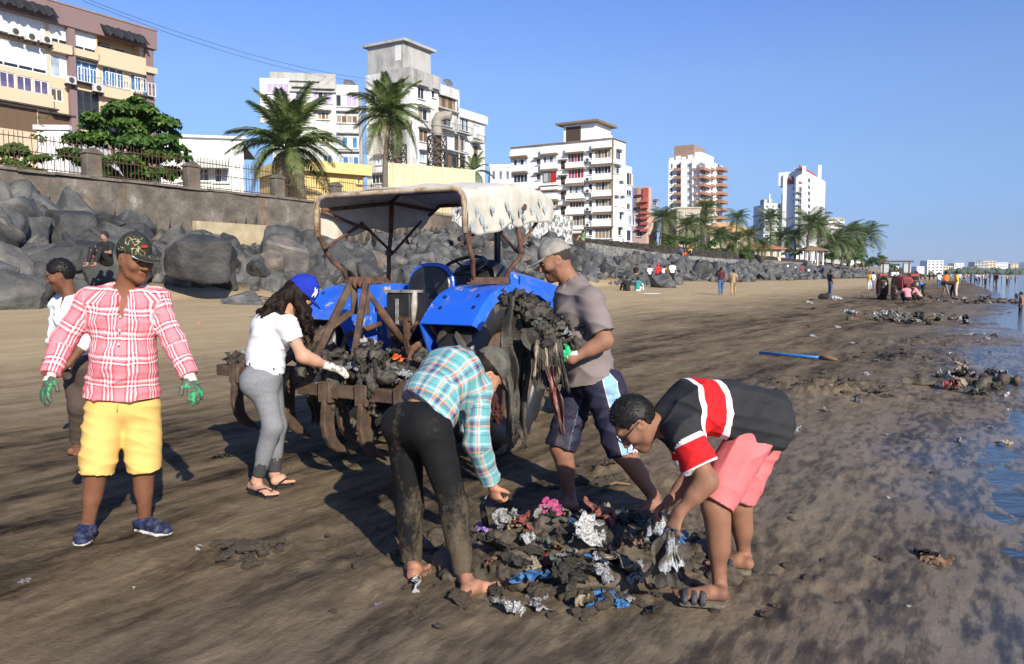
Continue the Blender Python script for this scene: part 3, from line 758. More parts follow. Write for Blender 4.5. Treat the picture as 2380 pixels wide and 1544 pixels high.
class Bld:
 def __init__(s, name, px, d, rz, label, z0=4.5, cat='building', group=None):
  X = (px - CX) / FP * d; s.o = np.array([X, d, 0.0]); s.rz = rz; s.z0 = z0
  s.root = empty(name, (X, d, 0), rz, label, cat, group)
  s.ex = np.array([math.cos(rz), math.sin(rz), 0]); s.ey = np.array([-math.sin(rz), math.cos(rz), 0])
  s.conv = lambda x, y: (x, y)
 def hit(s, face, x, y, w=0.0):
  """picture point -> (u, z) on the sea face ('S', local y = -w) or the end face ('E', local x = -w)"""
  x, y = s.conv(x, y); p1 = P(x, y, 1.0) - np.array([0, 0, CAMH]); o = np.array([0, 0, CAMH])
  nv = s.ey if face == 'S' else s.ex
  den = p1 @ nv; k = ((s.o - nv * w - o) @ nv) / den; q = o + p1 * k - s.o
  return (float(q @ (s.ex if face == 'S' else s.ey)), float(q[2]))
 def pt(s, face, u, z, w): return (u, -w, z) if face == 'S' else (-w, u, z)
 def rect(s, face, r, w=0.0):
  x0, y0, x1, y1 = r[:4]; xm = (x0 + x1) / 2
  a = s.hit(face, x0, (y0 + y1) / 2, w)[0]; b = s.hit(face, x1, (y0 + y1) / 2, w)[0]
  return min(a, b), max(a, b), s.hit(face, xm, y1, w)[1], s.hit(face, xm, y0, w)[1]
 def box(s, name, x0, x1, y0, y1, z0, z1, mat, bevel=0.0):
  return link(name, MB().box(((x0 + x1) / 2, (y0 + y1) / 2, (z0 + z1) / 2), (abs(x1 - x0), abs(y1 - y0), abs(z1 - z0))).mesh(name, bevel=bevel), mat, s.root)
 def fbox(s, name, face, u0, u1, z0, z1, w0, w1, mat, par=None):
  """box on a face reaching from depth w0 to w1 outwards"""
  a = s.pt(face, u0, z0, w0); b = s.pt(face, u1, z1, w1)
  return link(name, MB().box([(p + q) / 2 for p, q in zip(a, b)], [abs(p - q) for p, q in zip(a, b)]).mesh(name), mat, par or s.root)
 def panel(s, name, face, u0, u1, z0, z1, holes, mat, w=0.0, depth=0.25, thick=0.3):
  us = sorted({u0, u1, *[h[0] for h in holes], *[h[1] for h in holes]}); us = [u for u in us if u0 <= u <= u1]
  zs = sorted({z0, z1, *[h[2] for h in holes], *[h[3] for h in holes]}); zs = [z for z in zs if z0 <= z <= z1]
  V, F = [], []; ix = {}
  def v(u, z, dw):
   k = (round(u, 4), round(z, 4), dw)
   if k not in ix: ix[k] = len(V); V.append(s.pt(face, u, z, w - dw))
   return ix[k]
  for a, b in zip(us[:-1], us[1:]):
   for c, d in zip(zs[:-1], zs[1:]):
    um, zm = (a + b) / 2, (c + d) / 2
    if any(h[0] < um < h[1] and h[2] < zm < h[3] for h in holes): continue
    F.append((v(a, c, 0), v(b, c, 0), v(b, d, 0), v(a, d, 0)))
  for h in holes:
   D = h[4] if len(h) > 4 and h[4] else depth
   q = [(h[0], h[2]), (h[1], h[2]), (h[1], h[3]), (h[0], h[3])]
   for i in range(4):
    a, b = q[i], q[(i + 1) % 4]; F.append((v(*a, 0), v(*b, 0), v(*b, D), v(*a, D)))
   F.append(tuple(v(*p, D) for p in q))
  me = bpy.data.meshes.new(name); me.from_pydata(V, [], F)
  bm = bmesh.new(); bm.from_mesh(me); bmesh.ops.recalc_face_normals(bm, faces=bm.faces)
  me2 = me; bm.to_mesh(me2); bm.free()
  return link(name, me2, mat, s.root)
 def window(s, face, u0, u1, z0, z1, w, n=2, glass=('dark',), frame=None, fw=0.07, rec=0.12, blind=0.0, hbar=False):
  """frame set in the opening with one pane object per light; w is the face's outward offset"""
  frame = frame or M_FRW; W_, H_ = u1 - u0, z1 - z0
  mb = MB();
  def fb(a, b, c, d, t=0.06):
   p, q = s.pt(face, a, c, w - rec + t), s.pt(face, b, d, w - rec - t); mb.box([(x + y) / 2 for x, y in zip(p, q)], [max(abs(x - y), .01) for x, y in zip(p, q)])
  fb(u0, u1, z0, z0 + fw); fb(u0, u1, z1 - fw, z1); fb(u0, u0 + fw, z0 + fw, z1 - fw); fb(u1 - fw, u1, z0 + fw, z1 - fw)
  for k in range(1, n):
   c = u0 + W_ * k / n; fb(c - fw / 2, c + fw / 2, z0 + fw, z1 - fw, 0.05)
  if hbar: fb(u0 + fw, u1 - fw, z0 + H_ * 0.45, z0 + H_ * 0.45 + fw * 0.8, 0.04)
  o = mb.build('window', frame, s.root)
  rz = 0 if face == 'S' else math.pi / 2
  for k in range(n):
   a = u0 + W_ * k / n; b = u0 + W_ * (k + 1) / n; g = glass[k % len(glass)]
   if blind and g == 'blind':
    zb = z0 + H_ * blind
    link('pane', pane_mesh(b - a, zb - z0), GL['dark'], o, s.pt(face, (a + b) / 2, (z0 + zb) / 2, w - rec - 0.01), (0, 0, rz))
    link('blind', pane_mesh(b - a, z1 - zb), GL['blind'], o, s.pt(face, (a + b) / 2, (z1 + zb) / 2, w - rec), (0, 0, rz))
   else:
    link('pane', pane_mesh(b - a, H_), GL[g], o, s.pt(face, (a + b) / 2, (z0 + z1) / 2, w - rec), (0, 0, rz))
  return o
 def ledge(s, face, u0, u1, z, mat, out=0.5, th=0.12, w=0.0, name='ledge'):
  return s.fbox(name, face, u0, u1, z, z + th, w - 0.05, w + out, mat)
 def balustrade(s, face, u0, u1, z0, h, mat, w=0.1, step=0.3, r=0.035):
  o = s.fbox('balustrade', face, u0, u1, z0 + h - 0.06, z0 + h, w - 0.03, w + 0.03, mat)
  s.fbox('bottom_rail', face, u0, u1, z0, z0 + 0.05, w - 0.03, w + 0.03, mat, o)
  n = max(2, int((u1 - u0) / step))
  key = ('bal', round(h, 2), r)
  if key not in PANE: PANE[key] = MB().box((0, 0, 0), (r, r, h - 0.11)).mesh('baluster')
  for k in range(n + 1):
   link('baluster', PANE[key], mat, o, s.pt(face, u0 + (u1 - u0) * k / n, z0 + h / 2 - 0.005, w))
  return o
 def ac(s, face, u, z, w=0.25, name='air_conditioner'):
  if 'ac' not in PANE:
   PANE['ac'] = MB().box((0, 0, 0), (0.95, 0.38, 0.7)).mesh('ac', bevel=0.03)
   PANE['fan'] = MB().lathe([(0.27, 0), (0.27, 0.03), (0.05, 0.04)], (0, -0.19, 0), (0, -1, 0), 14).mesh('fan')
   PANE['brk'] = MB().box((0, 0, -0.40), (1.05, 0.5, 0.05)).box((-0.4, 0.1, -0.5), (0.05, 0.4, 0.2)).box((0.4, 0.1, -0.5), (0.05, 0.4, 0.2)).mesh('bracket')
  rz = 0 if face == 'S' else -math.pi / 2
  o = link(name, PANE['ac'], mt('ac_white', (0.6, 0.6, 0.58), 3, 0.6, 0.1), s.root, s.pt(face, u, z, w), (0, 0, rz))
  link('fan_grille', PANE['fan'], M_FRD, o); link('bracket', PANE['brk'], M_RUST, o); return o
conv1 = lambda x, y: (x * 0.3011, y * 0.3011)
M_BEIGE = weathered('beige_plaster', (0.60, 0.455, 0.31), (0.40, 0.27, 0.17), 0.28, 0.3)
M_MAUVE = weathered('mauve_plaster', (0.215, 0.145, 0.142), (0.15, 0.10, 0.095), 0.4, 0.2)
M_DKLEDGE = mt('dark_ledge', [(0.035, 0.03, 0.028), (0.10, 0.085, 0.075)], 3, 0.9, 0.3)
b1 = Bld('apartment_block', 368, 84, COAST, 'beige apartment block with mauve parapet and awnings rising behind the broad green tree', 5.3); b1.conv = conv1
uL = b1.hit('S', -300, 200)[0]; uR = -0.05
zt = b1.hit('S', 1222, 262)[1]; zp = b1.hit('S', 1222, 402)[1]
rows = [  # zoomed picture rectangles: x0, y0, x1, y1, panes, glass, extra
 (-60, 35, 345, 285, 4, ('blind',), dict(blind=0.04)), (378, 178, 528, 345, 2, ('blind',), dict(blind=0.25)), (556, 235, 742, 398, 2, ('blind',), dict(blind=0.2)), (1098, 385, 1187, 520, 2, ('blind',), dict(blind=0.1)),
 (-90, 325, 360, 530, 4, ('blind', 'blind', 'blind'), dict(blind=0.16)), (388, 430, 545, 600, 2, ('pale', 'blind'), dict(blind=0.02)),
 (572, 478, 756, 640, 3, ('blue',), {}), (792, 515, 958, 680, 3, ('blue',), {}), (1010, 575, 1092, 705, 2, ('blue',), {}), (1104, 605, 1150, 740, 1, ('blue',), {}),
 (-120, 545, 120, 690, 4, ('purp',), {}), (130, 590, 252, 710, 2, ('purp',), {}), (265, 622, 378, 728, 2, ('purp',), {}), (394, 685, 486, 782, 2, ('louv',), {}),
 (-100, 815, 290, 1000, 5, ('brown',), dict(frame=M_FRB)), (295, 880, 565, 1020, 3, ('brown',), dict(frame=M_FRB)), (585, 705, 765, 865, 3, ('dark',), dict(frame=M_FRD)), (880, 760, 1090, 880, 3, ('brown',), dict(frame=M_FRB)), (600, 900, 1150, 1040, 5, ('dark',), dict(frame=M_FRD)),
]
holes = []; wins = []
for x0, y0, x1, y1, n, g, kw in rows:
 r = b1.rect('S', (x0, y0, x1, y1)); holes.append(r); wins.append((r, n, g, kw))
balc = b1.rect('S', (752, 285, 1078, 475)); holes.append((*balc, 1.3))
b1.panel('wall', 'S', uL, uR, 4.5, zp + 0.3, holes, M_BEIGE)
b1.box('side_wall', uR - 0.02, uR + 0.18, 0.02, 16, 4.5, zp + 0.3, M_MAUVE)
b1.box('roof', uL, uR - .05, 0.4, 16, zp + 0.2, zp + 0.3, M_BEIGE)
for r, n, g, kw in wins: b1.window('S', *r, 0.0, n, g, fw=0.09, **kw)
b1.box('parapet', uL, uR + 0.5, -0.55, 0.4, zp, zt, M_MAUVE); b1.box('parapet_end', uR + 0.1, uR + 0.5, 0.41, 16, zp, zt, M_MAUVE)
b1.box('parapet_cap', uL, uR + 0.56, -0.62, 0.45, zt + 0.003, zt + 0.16, mt('mauve_cap', (0.26, 0.19, 0.18), 2, 0.9, 0.1))
u = b1.hit('S', 540, 400)[0]; b1.fbox('pilaster', 'S', u - 0.35, u + 0.3, 4.5, zp - 0.01, -0.02, 0.42, M_MAUVE)
b1.fbox('pilaster', 'S', uR - 0.7, uR + 0.2, 4.5, zp - 0.01, 0.01, 0.3, M_MAUVE)
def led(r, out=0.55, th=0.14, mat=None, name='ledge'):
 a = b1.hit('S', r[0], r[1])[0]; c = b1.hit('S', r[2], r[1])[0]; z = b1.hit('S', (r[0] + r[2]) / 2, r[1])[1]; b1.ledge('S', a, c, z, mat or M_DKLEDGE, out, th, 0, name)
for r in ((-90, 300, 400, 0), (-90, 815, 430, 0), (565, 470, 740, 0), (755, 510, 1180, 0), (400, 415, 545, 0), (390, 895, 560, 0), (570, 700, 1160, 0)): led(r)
for x0, y0, x1, y1 in ((735, 412, 1098, 545), (-90, 700, 385, 800), (380, 345, 530, 415), (556, 400, 742, 455), (1098, 525, 1187, 570), (760, 690, 1000, 770)):
 r = b1.rect('S', (x0, y0, x1, y1)); b1.fbox('balcony_front', 'S', r[0], r[1], r[2], r[3], -0.01, 0.6, M_BEIGE)
for x0, x1, y in ((570, 757, 650), (785, 962, 684), (1010, 1095, 712), (1112, 1168, 752)):
 a = b1.hit('S', x0, y)[0]; c = b1.hit('S', x1, y)[0]; z = b1.hit('S', (x0 + x1) / 2, y)[1]; b1.balustrade('S', a, c, z, 1.35, M_FRW, 0.72, 0.28, 0.06)
b1.balustrade('S', balc[0], balc[1], balc[2], 1.1, M_FRD, 0.5, 0.5, 0.03)
r = b1.rect('S', (945, 365, 1018, 470)); b1.fbox('balcony_door', 'S', *r, -1.29, -1.24, M_FRD); r = b1.rect('S', (760, 315, 905, 420)); b1.fbox('balcony_window', 'S', *r, -1.29, -1.22, GL['grey'])
M_TARP = mt('black_tarp', (0.018, 0.018, 0.02), 4, 0.6, 0.4)
for x0, y0, x1, y1 in ((-80, -10, 385, 150), (748, 245, 1085, 345)):
 a, za = b1.hit('S', x0, y0); c, zc = b1.hit('S', x1, y1); mb = MB(); n = 22
 zm = max(za, zc) if False else (b1.hit('S', (x0 + x1) / 2, (y0 + y1) / 2)[1])
 V = []; F = []
 for k in range(n + 1):
  uu = a + (c - a) * k / n; j = 0.12 * math.sin(k * 2.3) + 0.1 * math.sin(k * 5.1)
  V += [(uu, -0.56, zm + 0.75 + j * 0.4), (uu, -1.5, zm - 0.25 + j), (uu, -1.5, zm - 0.31 + j), (uu, -0.56, zm + 0.69 + j * 0.4)]
 for k in range(n):
  for q in range(4): F.append((4 * k + q, 4 * k + (q + 1) % 4, 4 * k + 4 + (q + 1) % 4, 4 * k + 4 + q))
 F += [(0, 1, 2, 3), (4 * n, 4 * n + 1, 4 * n + 2, 4 * n + 3)]
 mb.add(V, F).build('awning', M_TARP, b1.root)
for x, y in ((80, 255), (205, 295), (322, 318), (512, 628), (722, 690)):
 u, z = b1.hit('S', x, y); b1.ac('S', u, z, 0.7)
b1.box('rooftop_tank', uL + 5, b1.hit('S', 500, 20)[0] + 2, 5, 9, zt - .5, zt + 3.2, mt('tank_white', (0.7, 0.7, 0.7), 2, 0.8, 0.1))
conv2 = lambda x, y: (523 + x * 0.293, 87.2 + y * 0.293)
M_WW = weathered('weathered_white', (0.70, 0.69, 0.66), (0.20, 0.195, 0.18), 0.62, 0.25)
M_WG = weathered('weathered_grey', (0.42, 0.41, 0.385), (0.13, 0.125, 0.115), 0.55, 0.3)
b2 = Bld('apartment_block', 957, 112, COAST, 'stepped weathered white apartment block with rooftop room behind the tall palm', 5.3); b2.conv = conv2
def face_windows(b, face, specs, u0, u1, z0, z1, mat, w=0.0, hood=None, name='wall', pad=0.0):
 hs, ws = [], []
 for sp in specs:
  r = b.rect(face, sp[:4], w); hs.append(r); ws.append((r, sp))
 b.panel(name, face, u0, u1, z0, z1, hs, mat, w)
 for r, sp in ws:
  kw = dict(sp[6]) if len(sp) > 6 else {}
  hd = kw.pop('hood', hood); sill = kw.pop('sill', True)
  b.window(face, *r, w, sp[4], sp[5], fw=kw.pop('fw', 0.07), **kw)
  if hd: b.fbox('hood', face, r[0] - 0.35, r[1] + 0.35, r[3] + 0.08, r[3] + 0.22, w - 0.02, w + 0.7, hd)
  if sill: b.fbox('sill', face, r[0] - 0.15, r[1] + 0.15, r[2] - 0.1, r[2] - 0.004, w - 0.02, w + 0.2, mat)
zA = b2.hit('S', 1480, 250)[1]; yE = b2.hit('E', 1120, 500)[0]
uA = b2.hit('S', 1690, 400)[0]; uB = b2.hit('S', 1850, 500)[0]; uC = b2.hit('S', 2085, 650)[0]
zB = b2.hit('S', 1770, 395)[1]; zC = b2.hit('S', 1960, 590)[1]
face_windows(b2, 'S', [(1530, 395, 1580, 490, 2, ('dark',)), (1535, 565, 1605, 655, 2, ('tan', 'dark')), (1540, 730, 1610, 830, 2, ('brown',)), (1545, 905, 1590, 990, 2, ('pale',)), (1640, 420, 1665, 480, 1, ('dark',))],
             0, uA, 4.5, zA, M_WW, 0.0, M_WG)
face_windows(b2, 'S', [(1697, 425, 1828, 570, 5, ('tan', 'brown'), dict(frame=M_FRB, hbar=True)), (1700, 600, 1795, 700, 3, ('grey', 'dark')), (1745, 770, 1818, 890, 1, ('net',)), (1820, 790, 1900, 915, 3, ('louv', 'dark')), (1735, 930, 1905, 1050, 5, ('dark', 'brown'), dict(frame=M_FRD)), (1650, 580, 1690, 640, 1, ('dark',))],
             uA + 0.01, uB, 4.5, zB, M_WW, -0.3, None, 'middle_wall')
face_windows(b2, 'S', [(1970, 700, 2030, 800, 2, ('net',)), (1975, 855, 2010, 950, 1, ('brown',)), (1865, 640, 1930, 740, 4, ('pale', 'dark')), (1880, 800, 1910, 900, 1, ('dark',))],
             uB + 0.01, uC, 4.5, zC, M_WW, -0.6, None, 'east_wall')
face_windows(b2, 'E', [(1350, 370, 1400, 440, 2, ('dark',)), (1150, 430, 1230, 500, 2, ('dark',)), (1350, 560, 1400, 640, 2, ('dark',)), (1200, 940, 1255, 1010, 2, ('pale',)), (1165, 1085, 1250, 1160, 3, ('dark',)), (1170, 700, 1230, 770, 2, ('tan',))],
             0, yE, 4.5, zA, M_WW, 0.0, M_WG, 'end_wall')
b2.box('flat_roof', 0.05, uA, 0.05, yE, zA - 0.9, zA - 0.7, M_WG); b2.box('middle_roof', uA, uB, 0.35, yE, zB - 0.6, zB - 0.5, M_WG); b2.box('east_roof', uB, uC, 0.65, yE, zC - 0.6, zC - 0.5, M_WG)
b2.box('east_end', uC - 0.1, uC, 0.61, yE, 4.5, zC, M_WW); b2.box('step_wall', uA - 0.1, uA, 0.01, yE, zB - 1, zA, M_WW); b2.box('step_wall', uB - 0.1, uB, 0.31, yE, zC - 1, zB, M_WW)
b2.box('roof_band', -0.35, uA + 0.2, -0.35, yE * 0.55, zA - 2.1, zA + 0.1, M_WG)
b2.fbox('roof_band', 'S', uA + 0.21, uB + 0.2, zB - 1.4, zB + 0.05, -0.29, 0.1, M_WW)
b2.fbox('roof_band', 'S', uB + 0.21, uC + 0.3, zC - 1.2, zC + 0.05, -0.59, -0.2, M_WW)
r = b2.rect('E', (1185, 180, 1350, 320)); zr = b2.hit('E', 1350, 165)[1]
b2.box('roof_room', 0.6, 7.0, 1.6, 8.0, zA, zA + 4.0, M_WG); b2.box('roof_slab', 0.1, 7.6, 1.0, 8.7, zA + 4.003, zA + 4.35, M_WG)
b2.box('roof_door', 0.55, 0.6, 2.0, 3.0, zA + 1.5, zA + 3.6, mt('door_white', (0.66, 0.66, 0.64), 4, 0.8, 0.1))
for x in (1625, 1850):
 u = b2.hit('S', x, 600)[0]; o = MB().tube([(u, -0.12, 5), (u, -0.12, zB - 1)], 0.09, 6).build('drain_pipe', M_WW, b2.root)
for a, c, y in ((1700, 1800, 730), (1820, 1940, 760), (1965, 2040, 830)):
 u0 = b2.hit('S', a, y)[0]; u1 = b2.hit('S', c, y)[0]; z = b2.hit('S', (a + c) / 2, y)[1]
 b2.fbox('balcony_slab', 'S', u0, u1, z - 0.15, z, -0.58, 0.7, M_WG); b2.balustrade('S', u0, u1, z, 1.0, M_FRD, 0.62, 0.35, 0.04)
for a, c, y, d_ in ((1690, 1850, 580, 0.3), (1690, 1910, 760, 0.35), (1690, 1920, 905, 0.35), (1690, 1920, 1055, 0.35)):
 u0 = b2.hit('S', a, y)[0]; u1 = b2.hit('S', c, y)[0]; z = b2.hit('S', (a + c) / 2, y)[1]; b2.fbox('ledge', 'S', u0, u1, z, z + 0.2, -0.32, d_, M_WG)
def dish(name, p, label, r=0.9):
 root = empty(name, p, 0, label, 'satellite dish')
 MB().lathe([(0.02, 0.0), (r * 0.5, 0.06 * r), (r, 0.28 * r), (r * 1.01, 0.30 * r), (r * 0.5, 0.1 * r), (0.02, 0.04)], (0, 0, 1.1), (0.5, -0.7, 0.6), 18).build('bowl', mt('dish_grey', (0.12, 0.12, 0.12), 5, 0.6, 0.1), root, True)
 MB().tube([(0, 0, 0), (0, 0, 1.1)], 0.06, 6).build('mast', M_FRD, root); MB().tube([(0, 0, 1.1), (0.45, -0.6, 1.6)], 0.03, 5).build('feed_arm', M_FRD, root)
q = b2.o + b2.ex * (uA + 4.5) + b2.ey * 1.5; dish('satellite_dish', (q[0], q[1], zB), 'dark satellite dish on the stepped white block roof', 0.75)
b2l = Bld('apartment_block', 617, 104, math.radians(8), 'weathered white apartment block with violet curtains behind the low palm', 5.3); b2l.conv = conv2
u1 = b2l.hit('S', 875, 400)[0]; u2 = b2l.hit('S', 1055, 500)[0]; u0 = b2l.hit('S', 372, 300)[0]; z1 = b2l.hit('S', 620, 290)[1]; z2 = b2l.hit('S', 960, 370)[1]; z0_ = b2l.hit('S', 420, 335)[1]
face_windows(b2l, 'S', [(560, 405, 640, 505, 2, ('viol',), dict(hood=M_WG)), (700, 420, 852, 520, 4, ('viol', 'dark', 'viol'), dict(hood=M_WG)), (735, 590, 825, 652, 3, ('tan', 'brown'), dict(hood=M_WG)), (765, 770, 830, 850, 2, ('brown',), dict(hood=M_WG)), (600, 615, 645, 645, 1, ('brown',)), (580, 940, 640, 985, 2, ('pale',)), (780, 935, 850, 1010, 2, ('blue',)), (420, 600, 500, 680, 2, ('brown',), dict(hood=M_WG)), (430, 780, 510, 860, 2, ('tan',), dict(hood=M_WG))],
             u0, u1, 4.5, z1, M_WW)
face_windows(b2l, 'S', [(878, 455, 1045, 550, 4, ('dark', 'net', 'viol', 'viol')), (882, 620, 1050, 680, 4, ('tan', 'brown')), (890, 790, 1050, 880, 4, ('net', 'blue')), (895, 945, 1060, 1035, 4, ('pale', 'blue'))], u1 + 0.02, u2, 4.5, z2, M_WW, -0.5, None, 'east_wall')
face_windows(b2l, 'S', [(328, 370, 508, 445, 4, ('viol',))], 0, b2l.hit('S', 515, 400)[0], z0_ - 5.6, z0_, M_WW, 0.6, None, 'bay')
b2l.box('bay_side', -0.0, 0.05, -0.59, 0.5, z0_ - 5.6, z0_, M_WW); b2l.box('bay_roof', 0, u0 + 6, -0.58, 0.2, z0_ - 0.2, z0_ - .1, M_WG)
b2l.box('roof', u0 + .02, u1, 0.05, 13, z1 - 1.3, z1 - 1.2, M_WG); b2l.box('east_roof', u1, u2, 0.55, 13, z2 - 1.0, z2 - 0.9, M_WG); b2l.box('side_wall', u0 - 0.1, u0, 0.01, 13, 4.5, z1, M_WW); b2l.box('end_wall', u2 - 0.1, u2, 0.51, 13, 4.5, z2, M_WW)
b2l.fbox('parapet', 'S', u0 - 0.2, u1 + 0.1, z1 - 2.3, z1 + 0.05, 0.005, 0.3, M_WG)
for y in (585, 760, 905, 1040):
 z = b2l.hit('S', 960, y)[1]; b2l.fbox('ledge', 'S', u1 + 0.03, u2 + 0.1, z, z + 0.2, -0.51, 0.0, M_WG)
q = b2l.o + b2l.ex * (u2 - 1.2) + b2l.ey * 2; dish('satellite_dish', (q[0], q[1], z2 - 0.9), 'dark satellite dish on the roof of the block with violet curtains', 0.9)
conv3 = lambda x, y: (1104 + x * 0.2822, 261.5 + y * 0.2822)
M_WH = weathered('white_paint', (0.80, 0.80, 0.79), (0.50, 0.48, 0.44), 0.3, 0.3)
M_EDGE = mt('brown_edging', (0.21, 0.145, 0.085), 2, 0.85, 0.1)
b3 = Bld('apartment_block', 1419, 146, COAST, 'bright white seven storey block with brown edging and red curtains', 5.0); b3.conv = conv3
zt = b3.hit('E', 1118, 215)[1]; yL = b3.hit('E', 295, 500)[0]; uS = b3.hit('S', 1237, 500)[0]; uS2 = b3.hit('S', 1306, 700)[0]; zl = b3.hit('S', 1270, 440)[1]
sp = []
for r, g in zip(((985, 305, 1116, 378), (985, 435, 1118, 505), (988, 568, 1120, 642), (990, 702, 1122, 775), (998, 830, 1124, 878), (985, 952, 1130, 1040)), (('tan', 'brown'), ('dark', 'dark', 'grey'), ('tan', 'tan', 'dark'), ('brown', 'tan'), ('dark', 'brown'), ('tan',))): sp.append((*r, 5, g, dict(frame=M_FRW, fw=0.09)))
for r, g in zip(((763, 338, 892, 410), (766, 468, 894, 545), (774, 594, 896, 668), (778, 722, 900, 785), (784, 850, 906, 936), (776, 975, 914, 1060)), (('brown', 'dark', 'red', 'dark'), ('red', 'dark', 'red', 'purp'), ('grey', 'net'), ('dark', 'brown'), ('brown', 'tan'), ('tan',))): sp.append((*r, 5, g, dict(frame=M_FRW, fw=0.09)))
for r, g in zip(((560, 360, 668, 415), (562, 490, 670, 580), (565, 612, 680, 658), (590, 738, 684, 812), (570, 862, 688, 912), (575, 985, 690, 1050)), (('net', 'grey'), ('dark',), ('net', 'dark'), ('tan', 'brown'), ('dark', 'brown'), ('tan',))): sp.append((*r, 4, g, dict(frame=M_FRW, fw=0.09)))
for r, g in zip(((316, 385, 428, 436), (316, 510, 430, 578), (318, 640, 432, 700), (320, 770, 434, 830), (322, 900, 436, 960)), (('net', 'dark'), ('dark',), ('tan',), ('dark', 'tan'), ('brown',))): sp.append((*r, 4, g, dict(frame=M_FRW, fw=0.09)))
for y in (383, 508, 640, 770, 900): sp.append((505, y, 540, y + 50, 1, ('louv',), dict(fw=0.05)))
for y in (400, 528, 650, 775, 900): sp.append((705, y, 752, y + 70, 1, ('louv',), dict(frame=M_FRB, fw=0.05)))
for y in (330, 462, 590, 730, 845, 965): sp.append((935, y, 964, y + 50, 1, ('dark',), dict(fw=0.05)))
face_windows(b3, 'E', sp, 0, yL, 4.5, zt - 0.1, M_WH, 0.0, M_EDGE, 'end_wall')
face_windows(b3, 'S', [(1163, 312, 1200, 390, 2, ('dark',)), (1143, 435, 1190, 505, 2, ('pale', 'dark')), (1188, 570, 1212, 635, 1, ('net',)), (1148, 690, 1175, 770, 1, ('net',)), (1195, 690, 1222, 775, 1, ('net',)), (1190, 825, 1214, 885, 1, ('dark',)), (1180, 950, 1206, 1015, 1, ('dark',))], 0, uS, 4.5, zt, M_WH, 0.0, M_WH)
face_windows(b3, 'S', [(1250, 500, 1300, 600, 2, ('dark', 'brown')), (1248, 640, 1290, 690, 2, ('dark',)), (1262, 850, 1318, 930, 4, ('pale', 'dark')), (1250, 750, 1280, 800, 1, ('brown',)), (1250, 970, 1290, 1060, 1, ('dark',))], uS + 0.01, uS2, 4.5, zl, M_WH, -0.4, None, 'lower_wall')
b3.box('roof', 0.05, uS, 0.05, yL, zt - 0.8, zt - 0.7, M_WH); b3.box('lower_roof', uS, uS2, 0.45, 12, zl - .4, zl - .3, M_WH); b3.box('lower_end', uS2 - .1, uS2, 0.41, 12, 4.5, zl, M_WH); b3.box('far_end', uS - 0.1, uS, 0.01, yL, zl - 1, zt, M_WH)
b3.box('parapet_edge', -0.25, 0.3, 0.0, yL, zt - 0.09, zt + 0.12, M_EDGE); b3.fbox('parapet_edge', 'S', 0.31, uS + 0.1, zt + .003, zt + 0.12, -0.3, 0.25, M_EDGE)
b3.fbox('corner_edge', 'S', -0.06, 0.55, 4.5, zt - 0.1, 0.005, 0.12, M_EDGE)
for cols, ys in (((968, 1122), (255, 390, 517, 655, 785, 890)), ((752, 905), (290, 412, 550, 680, 795, 945)), ((548, 685), (300, 420, 590, 670, 820, 925)), ((297, 432), (320, 440, 580, 705, 840, 965))):
 for k_, y in enumerate(ys):
  r = b3.rect('E', (cols[0], y, cols[1], y + (48 if k_ else 40))); b3.fbox('balcony_front', 'E', r[0], r[1], r[2], r[3], -0.05, 0.55, M_WH)
  b3.fbox('ledge', 'E', r[0] - 0.05, r[1] + 0.05, r[2] - 0.28, r[2] - 0.004, -0.05, 0.66, M_EDGE)
r = b3.rect('E', (906, 320, 966, 1060));
for y in (395, 555, 650, 800, 930):
 u, z = b3.hit('E', 938, y); b3.ac('E', u, z, 0.5)
a = b3.hit('E', 950, 250)[0]; c = b3.hit('E', 690, 250)[0]
b3.box('roof_room', 2.0, 9.0, a, c, zt - 0.5, zt + 3.6, M_WH); b3.box('roof_slab', 1.0, 10, a - 1, c + 1.3, zt + 3.603, zt + 4.0, M_EDGE); b3.box('roof_louvre', 1.96, 2.02, c - 3.6, c - 0.5, zt, zt + 3.2, GL['louv'])
b3.box('roof_unit', 1.0, 2.5, 1.0, 2.4, zt, zt + 0.9, M_WH)
for k_, (x0, x1, g) in enumerate(((566, 600, 'net'), (604, 625, 'tan'), (628, 668, 'red'))):
 r = b3.rect('E', (x0, 500, x1, 572), 0.3); b3.fbox('hung_laundry', 'E', *r, 0.28, 0.31, GL[g])
def simple_block(b, face_specs, x_end, y_end, zt, mat, base=4.0):
 pass
M_PINK = weathered('pink_plaster', (0.52, 0.36, 0.29), (0.34, 0.23, 0.18), 0.3); M_BRICK = mt('brick_red', [(0.34, 0.075, 0.05), (0.46, 0.12, 0.085)], 1.0, 0.85, 0.1)
b = Bld('apartment_block', 1500, 178, COAST, 'pink and brick red block peeping out behind the bright white block', 4.5); b.conv = conv3
zt = b.hit('E', 1400, 620)[1]; yl = b.hit('E', 1300, 800)[0]; us = b.hit('S', 1500, 800)[0]
face_windows(b, 'E', [(1335, y, 1375, y + 55, 2, ('dark',)) for y in (685, 785, 880, 970)], 0, yl, 3.5, zt, M_PINK, 0, M_BRICK, 'end_wall')
face_windows(b, 'S', [(1470, y, 1498, y + 45, 2, ('dark',)) for y in (725, 820, 905, 985)], 0, us, 3.5, zt - 5, M_PINK, 0, M_BRICK)
b.box('roof', 0.05, us, 0.05, yl, zt - 5.6, zt - 5.4, M_PINK); b.box('stair_tower', 0.0, us * 0.45, 0.06, yl, zt - 5.5, zt + 0.2, M_PINK)
for y in (720, 770, 815, 860, 905, 960):
 r = b.rect('E', (1372, y, 1430, y + 22)); b.fbox('balcony_front', 'E', *r, -0.02, 0.9, M_BRICK)
r = b.rect('E', (1385, 622, 1430, 800)); b.fbox('red_panel', 'E', *r, -0.02, 0.35, M_BRICK)
conv4 = lambda x, y: (1510.9 + x * 0.2822, 290.6 + y * 0.2822)
